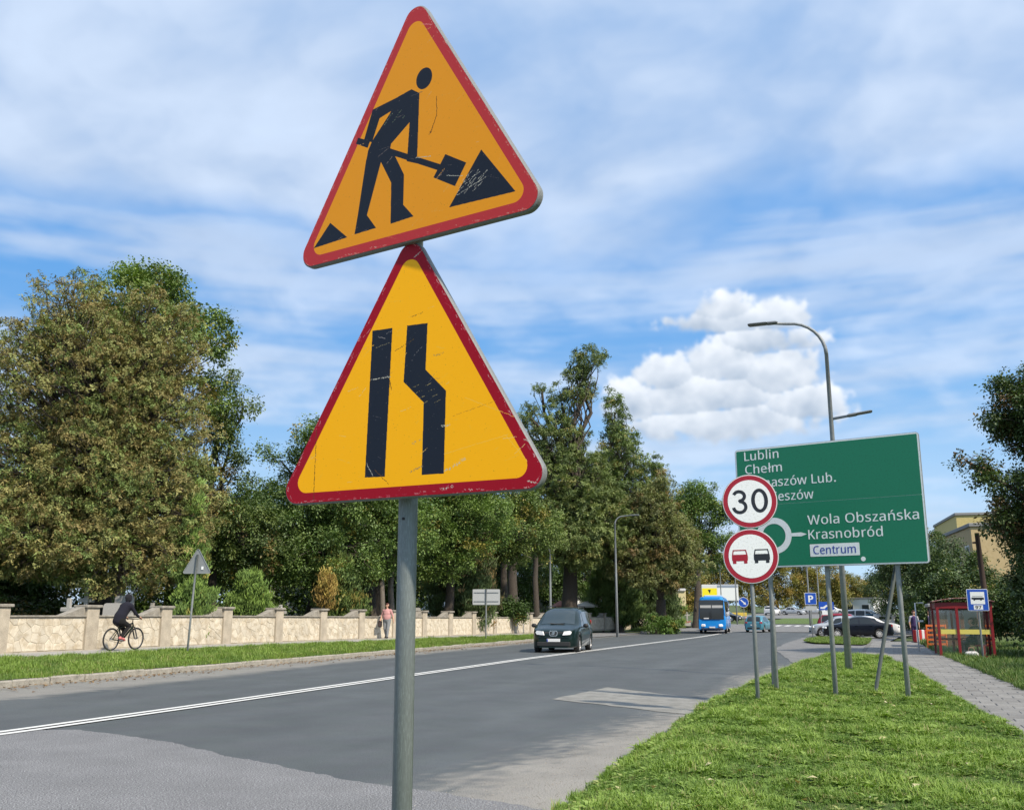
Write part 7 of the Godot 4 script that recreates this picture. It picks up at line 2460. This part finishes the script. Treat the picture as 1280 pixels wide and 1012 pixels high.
	for s in [-1.0, 1.0]:
		hands.append(finger_bones(Vector3(0.275 * s, 1.035, 0.315), Vector3(0.0, -0.25, 0.97).normalized(), Vector3(0, -0.97, -0.25).normalized(), s, 1.1, sk))
	head = head_bones(Vector3(0, 1.50, 0.08), Vector3(0, -0.05, 1).normalized(), Vector3.UP, sk, Color(0.008, 0.008, 0.012), true)
	figure("person", "rider in black hooded clothes and pink shoes on the bicycle", by, PI, body, head, hands)
	# two people waiting in the shelter, facing the road (-x)
	var seats := [[Vector3(2.78, -0.16, -38.3), Color(0.012, 0.014, 0.02), Color(0.016, 0.012, 0.010), "person in dark clothes with dark hair sitting in the shelter near the yellow strip"], [Vector3(2.92, -0.16, -38.9), Color(0.03, 0.03, 0.05), Color(0.20, 0.13, 0.07), "person with lighter brown hair sitting further inside the shelter"]]
	for k in 2:
		var c: Color = seats[k][1]
		var leg := Color(0.016, 0.018, 0.03)
		body = [[Vector3(0, 0.58, -0.02), Vector3(0, 0.68, 0), 0.145, 0.145, leg, 0.05], [Vector3(0, 0.66, 0), Vector3(0, 0.95, 0.04), 0.150, 0.150, c, 0.06], [Vector3(-0.155, 1.02, 0.05), Vector3(0.155, 1.02, 0.05), 0.075, 0.075, c, 0.07], [Vector3(0, 1.02, 0.05), Vector3(0, 1.15, 0.08), 0.06, 0.052, sk, 0.04]]
		for s in [-1.0, 1.0]:
			body.append([Vector3(0.09 * s, 0.58, 0.0), Vector3(0.11 * s, 0.54, 0.42), 0.10, 0.068, leg, 0.05])
			body.append([Vector3(0.11 * s, 0.54, 0.42), Vector3(0.11 * s, 0.09, 0.44), 0.064, 0.045, leg, 0.02])
			body.append([Vector3(0.11 * s, 0.05, 0.40), Vector3(0.115 * s, 0.04, 0.58), 0.044, 0.034, shoe, 0.02])
			body.append([Vector3(0.19 * s, 1.0, 0.05), Vector3(0.24 * s, 0.76, 0.10), 0.06, 0.048, c, 0.04])
			body.append([Vector3(0.24 * s, 0.76, 0.10), Vector3(0.10 * s, 0.66, 0.30), 0.045, 0.032, c, 0.02])
		hands = []
		for s in [-1.0, 1.0]:
			hands.append(finger_bones(Vector3(0.10 * s, 0.66, 0.30), Vector3(-0.5 * s, -0.1, 0.85).normalized(), Vector3(0, -1, 0), -s, 0.4, sk))
		head = head_bones(Vector3(0, 1.13, 0.07), Vector3(0, -0.15, 1).normalized(), Vector3.UP, sk, seats[k][2])
		figure("person", seats[k][3], seats[k][0], -PI / 2 + 0.3 * k, body, head, hands, 0.022)
	# someone far up the walk
	var white := Color(0.4, 0.38, 0.42)
	var plum := Color(0.05, 0.03, 0.10)
	body = [[Vector3(0, 0.92, 0), Vector3(0, 1.30, 0), 0.145, 0.15, plum, 0.06], [Vector3(-0.155, 1.38, 0), Vector3(0.155, 1.38, 0), 0.07, 0.07, white, 0.07], [Vector3(0, 1.38, 0), Vector3(0, 1.5, 0.01), 0.06, 0.05, sk, 0.04]]
	for s in [-1.0, 1.0]:
		body.append([Vector3(0.09 * s, 0.9, 0), Vector3(0.09 * s, 0.48, 0.05 * s), 0.105, 0.068, plum, 0.05])
		body.append([Vector3(0.09 * s, 0.48, 0.05 * s), Vector3(0.09 * s, 0.08, -0.03 + 0.06 * s), 0.064, 0.045, plum, 0.02])
		body.append([Vector3(0.09 * s, 0.05, -0.03 + 0.06 * s), Vector3(0.09 * s, 0.04, 0.13 + 0.06 * s), 0.044, 0.034, shoe, 0.02])
		body.append([Vector3(0.19 * s, 1.36, 0), Vector3(0.25 * s, 1.10, 0), 0.058, 0.046, white, 0.04])
		body.append([Vector3(0.25 * s, 1.10, 0), Vector3(0.24 * s, 0.86, 0.08), 0.042, 0.03, sk, 0.02])
	hands = []
	for s in [-1.0, 1.0]:
		hands.append(finger_bones(Vector3(0.24 * s, 0.86, 0.08), Vector3(0, -0.95, 0.2).normalized(), Vector3(-s, 0, 0), s, 0.3, sk))
	head = head_bones(Vector3(0, 1.485, 0.01), Vector3(0, 0, 1), Vector3.UP, sk, hair)
	figure("person", "small figure in white and plum on the walk by the works barriers", Vector3(1.3, -0.2, -60.5), 0.2, body, head, hands, 0.024)


# ---------------------------------------------------------------- graves, stalls, bins, litter
func build_far_things() -> void:
	var pale := grainy("grave stone", [[0.0, lin(0.24, 0.23, 0.21)], [1.0, lin(0.46, 0.44, 0.41)]], 0.05, 1.0, 0.6)
	var dark := mat("dark granite", grey(0.05), 0.2)
	var spots := [[-26.9, -26.6, 1.75, 0, "pale carved headstone with a cross behind the cyclist's back"], [-27.2, -29.6, 1.9, 1, "white headstone ahead of the cyclist"], [-27.0, -30.9, 1.65, 0, "cross-topped grave nearest the pointed conifer"], [-28.8, -23.6, 1.3, 2, "grey grave slab under the browned chestnut"], [-29.0, -22.0, 1.3, 2, "second grey grave under the browned chestnut"],
		[-27.4, -40.2, 1.7, 0, "small reddish grave with a cross by the rusty shrub"], [-27.6, -45.6, 1.95, 1, "white monument by the plume conifer"], [-28.2, -47.2, 2.3, 0, "tall grey cross behind the woman's wall section"], [-27.4, -60.2, 1.7, 1, "pale stone between the dark column conifers"], [-27.8, -66.6, 2.2, 0, "white cross past the square sign"], [-28.0, -70.6, 2.8, 1, "tall white stele between the dark trunks"], [-21.2, -104.5, 1.8, 1, "white monument by the clipped shrub ball"], [-20.6, -107.0, 1.5, 0, "low white cross near the coach"],
		[-26.4, -28.2, 1.6, 1, "small white stone under the rider's arm"], [-28.4, -28.9, 2.2, 0, "tall pale cross over the handlebar"], [-26.5, -34.6, 1.5, 2, "dark polished stone by the pointed conifer"], [-26.6, -38.6, 1.6, 1, "white stone between the two conifers"], [-27.0, -42.9, 1.6, 2, "dark stone behind the rusty shrub"], [-26.8, -53.4, 1.7, 1, "pale stone behind the grey pole's side"], [-26.7, -64.8, 1.8, 1, "white stone beneath the thick leafy tree"], [-26.9, -72.9, 1.9, 0, "white cross by the thin dark trunk"]]
	for s in spots:
		var t := thing("gravestone", s[4], "gravestone", Vector3(s[0], prof(s[1]) + 0.2, s[1]), 0.4 + 0.2 * sin(s[1]), "gravestones behind the wall")
		var m := MB.new()
		var h: float = s[2]
		m.box(Vector3(0, 0.2, 0), Vector3(1.0, 0.4, 0.5), 0.04)
		obj("base", m, dark if s[3] == 2 else pale, t)
		m = MB.new()
		if s[3] == 0:
			m.box(Vector3(0, (h + 0.4) * 0.5, 0), Vector3(0.16, h - 0.4, 0.12), 0.02)
			m.box(Vector3(0, h * 0.78, 0), Vector3(0.6, 0.15, 0.118), 0.02)
			obj("cross", m, pale, t)
		else:
			var poly := round_poly([Vector2(-0.38, 0.38), Vector2(0.38, 0.38), Vector2(0.34, h), Vector2(-0.34, h)], 0.12, 5)
			m.prism(poly, -0.09, 0.09)
			obj("slab", m, dark if s[3] == 2 else pale, t)
		m = MB.new(true)
		for k in 5:
			m.ball(Vector3(-0.3 + 0.15 * k, 0.46 + 0.05 * sin(k * 2.0), 0.2), Vector3(0.09, 0.08, 0.09), 8)
		obj("flowers", m, mat("grave flowers", lin(0.42, 0.12, 0.10), 0.8), t)
	# market umbrellas by the side entrance
	for k in 2:
		var t := thing("market_umbrella", ["white market umbrella by the lamp post behind the van", "smaller red and cream market umbrella behind the van's roof"][k], "umbrella", [Vector3(-25.9, -0.1, -87.0), Vector3(-27.6, -0.1, -84.0)][k])
		var m := MB.new(true)
		m.tube([Vector3(0, 0, 0), Vector3(0, 2.5, 0)], [0.03], 8)
		obj("pole", m, mat("white steel", grey(0.62), 0.5), t)
		m = MB.new()
		var r := 1.35 if k == 0 else 0.8
		for i in 8:
			var a := TAU * i / 8.0
			var b := TAU * (i + 1) / 8.0
			var p := Vector3(cos(a) * r, 2.15, sin(a) * r)
			var q := Vector3(cos(b) * r, 2.15, sin(b) * r)
			m.tri(Vector3(0, 2.62, 0), p, q)
			m.quad(p, p - Vector3(0, 0.16, 0), q - Vector3(0, 0.16, 0), q)
		obj("canopy", m, mat("umbrella cream", lin(0.62, 0.58, 0.5), 0.8) if k == 0 else mat("umbrella red", lin(0.45, 0.2, 0.16), 0.8), t)
		t = thing("market_stall", ["red cloth stall table under the white umbrella", "red cloth stall table under the red umbrella"][k], "stall", [Vector3(-26.6, -0.1, -86.2), Vector3(-27.6, -0.1, -83.4)][k])
		m = MB.new()
		m.box(Vector3(0, 0.8, 0), Vector3(1.4, 0.06, 0.7), 0.01)
		obj("table_top", m, mat("stall red", lin(0.4, 0.03, 0.02), 0.8), t)
		m = MB.new()
		m.box(Vector3(0, 1.3, -0.3), Vector3(0.5, 0.9, 0.04), 0.01)
		obj("back_cloth", m, mat("stall red", lin(0.4, 0.03, 0.02), 0.8), t)
		for x in [-0.6, 0.6]:
			for z in [-0.28, 0.28]:
				m = MB.new()
				m.box(Vector3(x, 0.4, z), Vector3(0.05, 0.78, 0.05))
				obj("leg", m, mat("black trim", grey(0.018), 0.6), t)
	# bins and boards at the end of the car park
	var bin := thing("wheeled_container", "blue lidded waste container at the end of the car park", "bin", Vector3(-1.3, prof(-90.0), -90.0), 0.2)
	var m := MB.new()
	m.box(Vector3(0, 0.85, 0), Vector3(1.0, 1.3, 0.9), 0.06)
	obj("tub", m, mat("bin blue", lin(0.02, 0.12, 0.2), 0.5), bin)
	m = MB.new()
	m.box(Vector3(0, 1.56, 0.02), Vector3(1.08, 0.12, 0.98), 0.04)
	obj("lid", m, mat("bin blue", lin(0.02, 0.12, 0.2), 0.5), bin)
	for x in [-0.4, 0.4]:
		m = MB.new(true)
		m.lathe([Vector2(0, -0.04), Vector2(0.12, -0.04), Vector2(0.12, 0.04), Vector2(0, 0.04)], 12, Transform3D(Basis(Vector3.BACK, PI / 2), Vector3(x, 0.12, 0.3)))
		obj("wheel", m, mat("black trim", grey(0.018), 0.6), bin)
	var box := thing("clothes_container", "pale steel clothes container next to the blue waste container", "container", Vector3(-0.4, prof(-86.0), -86.0), 0.15)
	m = MB.new()
	m.box(Vector3(0, 0.8, 0), Vector3(1.5, 1.6, 1.1), 0.05)
	obj("tub", m, mat("white steel", grey(0.62), 0.5), box)
	m = MB.new()
	m.box(Vector3(0, 1.3, 0.56), Vector3(0.9, 0.2, 0.03), 0.01)
	obj("flap", m, mat("black trim", grey(0.018), 0.6), box)
	var pole := thing("wooden_pole", "old dark wooden pole in front of the ochre flats", "pole", Vector3(4.75, -0.2, -56.0))
	m = MB.new(true)
	m.tube([Vector3(0, -0.3, 0), Vector3(-0.05, 3.0, 0), Vector3(-0.12, 5.7, 0)], [0.16, 0.14, 0.12], 10)
	obj("shaft", m, mat("old wood", lin(0.055, 0.035, 0.028), 0.9), pole)
	m = MB.new()
	m.box(Vector3(-0.2, 5.2, 0), Vector3(0.35, 0.1, 0.1), 0.01)
	obj("bracket", m, mat("old wood", lin(0.055, 0.035, 0.028), 0.9), pole)
	var yl := thing("yellow_barrier", "low yellow fence board on the far side of the junction", "fence", Vector3(-24.6, prof(-166.0), -166.0), 0.2)
	for k in 4:
		m = MB.new()
		m.box(Vector3(-3.0 + 1.6 * k, 0.55, 0), Vector3(1.56, 0.6, 0.08), 0.02)
		obj("panel", m, mat("fence yellow", lin(0.55, 0.4, 0.06), 0.7), yl)


func build_litter() -> void:
	# fallen leaves along the far gutter and over the grass
	var m := MB.new()
	leaf(m, Vector3.ZERO, Vector3(1, 0.15, 0).normalized(), Vector3(0, 0, 1), 0.09, 0.055, 0.4)
	leaf_mat("dry leaf", Color(0.6, 0.5, 0.3), 0.7)
	var buf := PackedFloat32Array()
	for k in 1500:
		var z := rng.randf_range(-10.0, -60.0)
		var x := kerb_x(z) + absf(rng.randfn(0.0, 0.45)) + 0.05
		put(buf, Basis.from_euler(Vector3(rng.randf_range(-0.3, 0.3), rng.randf() * TAU, rng.randf_range(-0.3, 0.3))) * rng.randf_range(0.6, 1.3), Vector3(x, prof(z) + 0.005, z), Color(0.24, 0.15, 0.06).lerp(Color(0.12, 0.07, 0.03), rng.randf()))
	for k in 110:
		var z := rng.randf_range(-5.5, -30.0)
		var x := lerpf(lawn_left(z), lerp_list(WALK_L, -z), rng.randf())
		put(buf, Basis.from_euler(Vector3(rng.randf_range(-0.5, 0.5), rng.randf() * TAU, rng.randf_range(-0.5, 0.5))) * rng.randf_range(0.5, 1.0), Vector3(x, mound(x, z) + 0.05, z), Color(0.42, 0.36, 0.14).lerp(Color(0.6, 0.55, 0.38), rng.randf()))
	var o := mm("fallen_leaves", m.done(), mats["dry leaf"], buf)
	tag(o, "dry fallen leaves along the gutter and in the grass", "leaves")
	# grit on the sandy edge of the road
	m = MB.new()
	m.ball(Vector3.ZERO, Vector3(1.0, 0.6, 0.8), 5)
	buf = PackedFloat32Array()
	for k in 9000:
		var z := -rng.randf_range(5.5, 26.0)
		var x := lawn_left(z) - absf(rng.randfn(0.0, 0.75)) + 0.1
		if sand_at(x, z) < rng.randf():
			continue
		var s := rng.randf_range(0.002, 0.007)
		put(buf, Basis(Vector3.UP, rng.randf() * TAU).scaled(Vector3(s, s, s)), Vector3(x, prof(z) - 0.035 * pow(absf(x - centre_x(z)) / 8.0, 2.0) + 0.006, z), Color(0.34, 0.31, 0.27) * rng.randf_range(0.6, 1.2))
	var gm := mat("grit", Color.WHITE, 0.9)
	gm.vertex_color_use_as_albedo = true
	o = mm("gravel", m.done(), gm, buf)
	tag(o, "loose grit along the sandy edge of the road", "gravel")
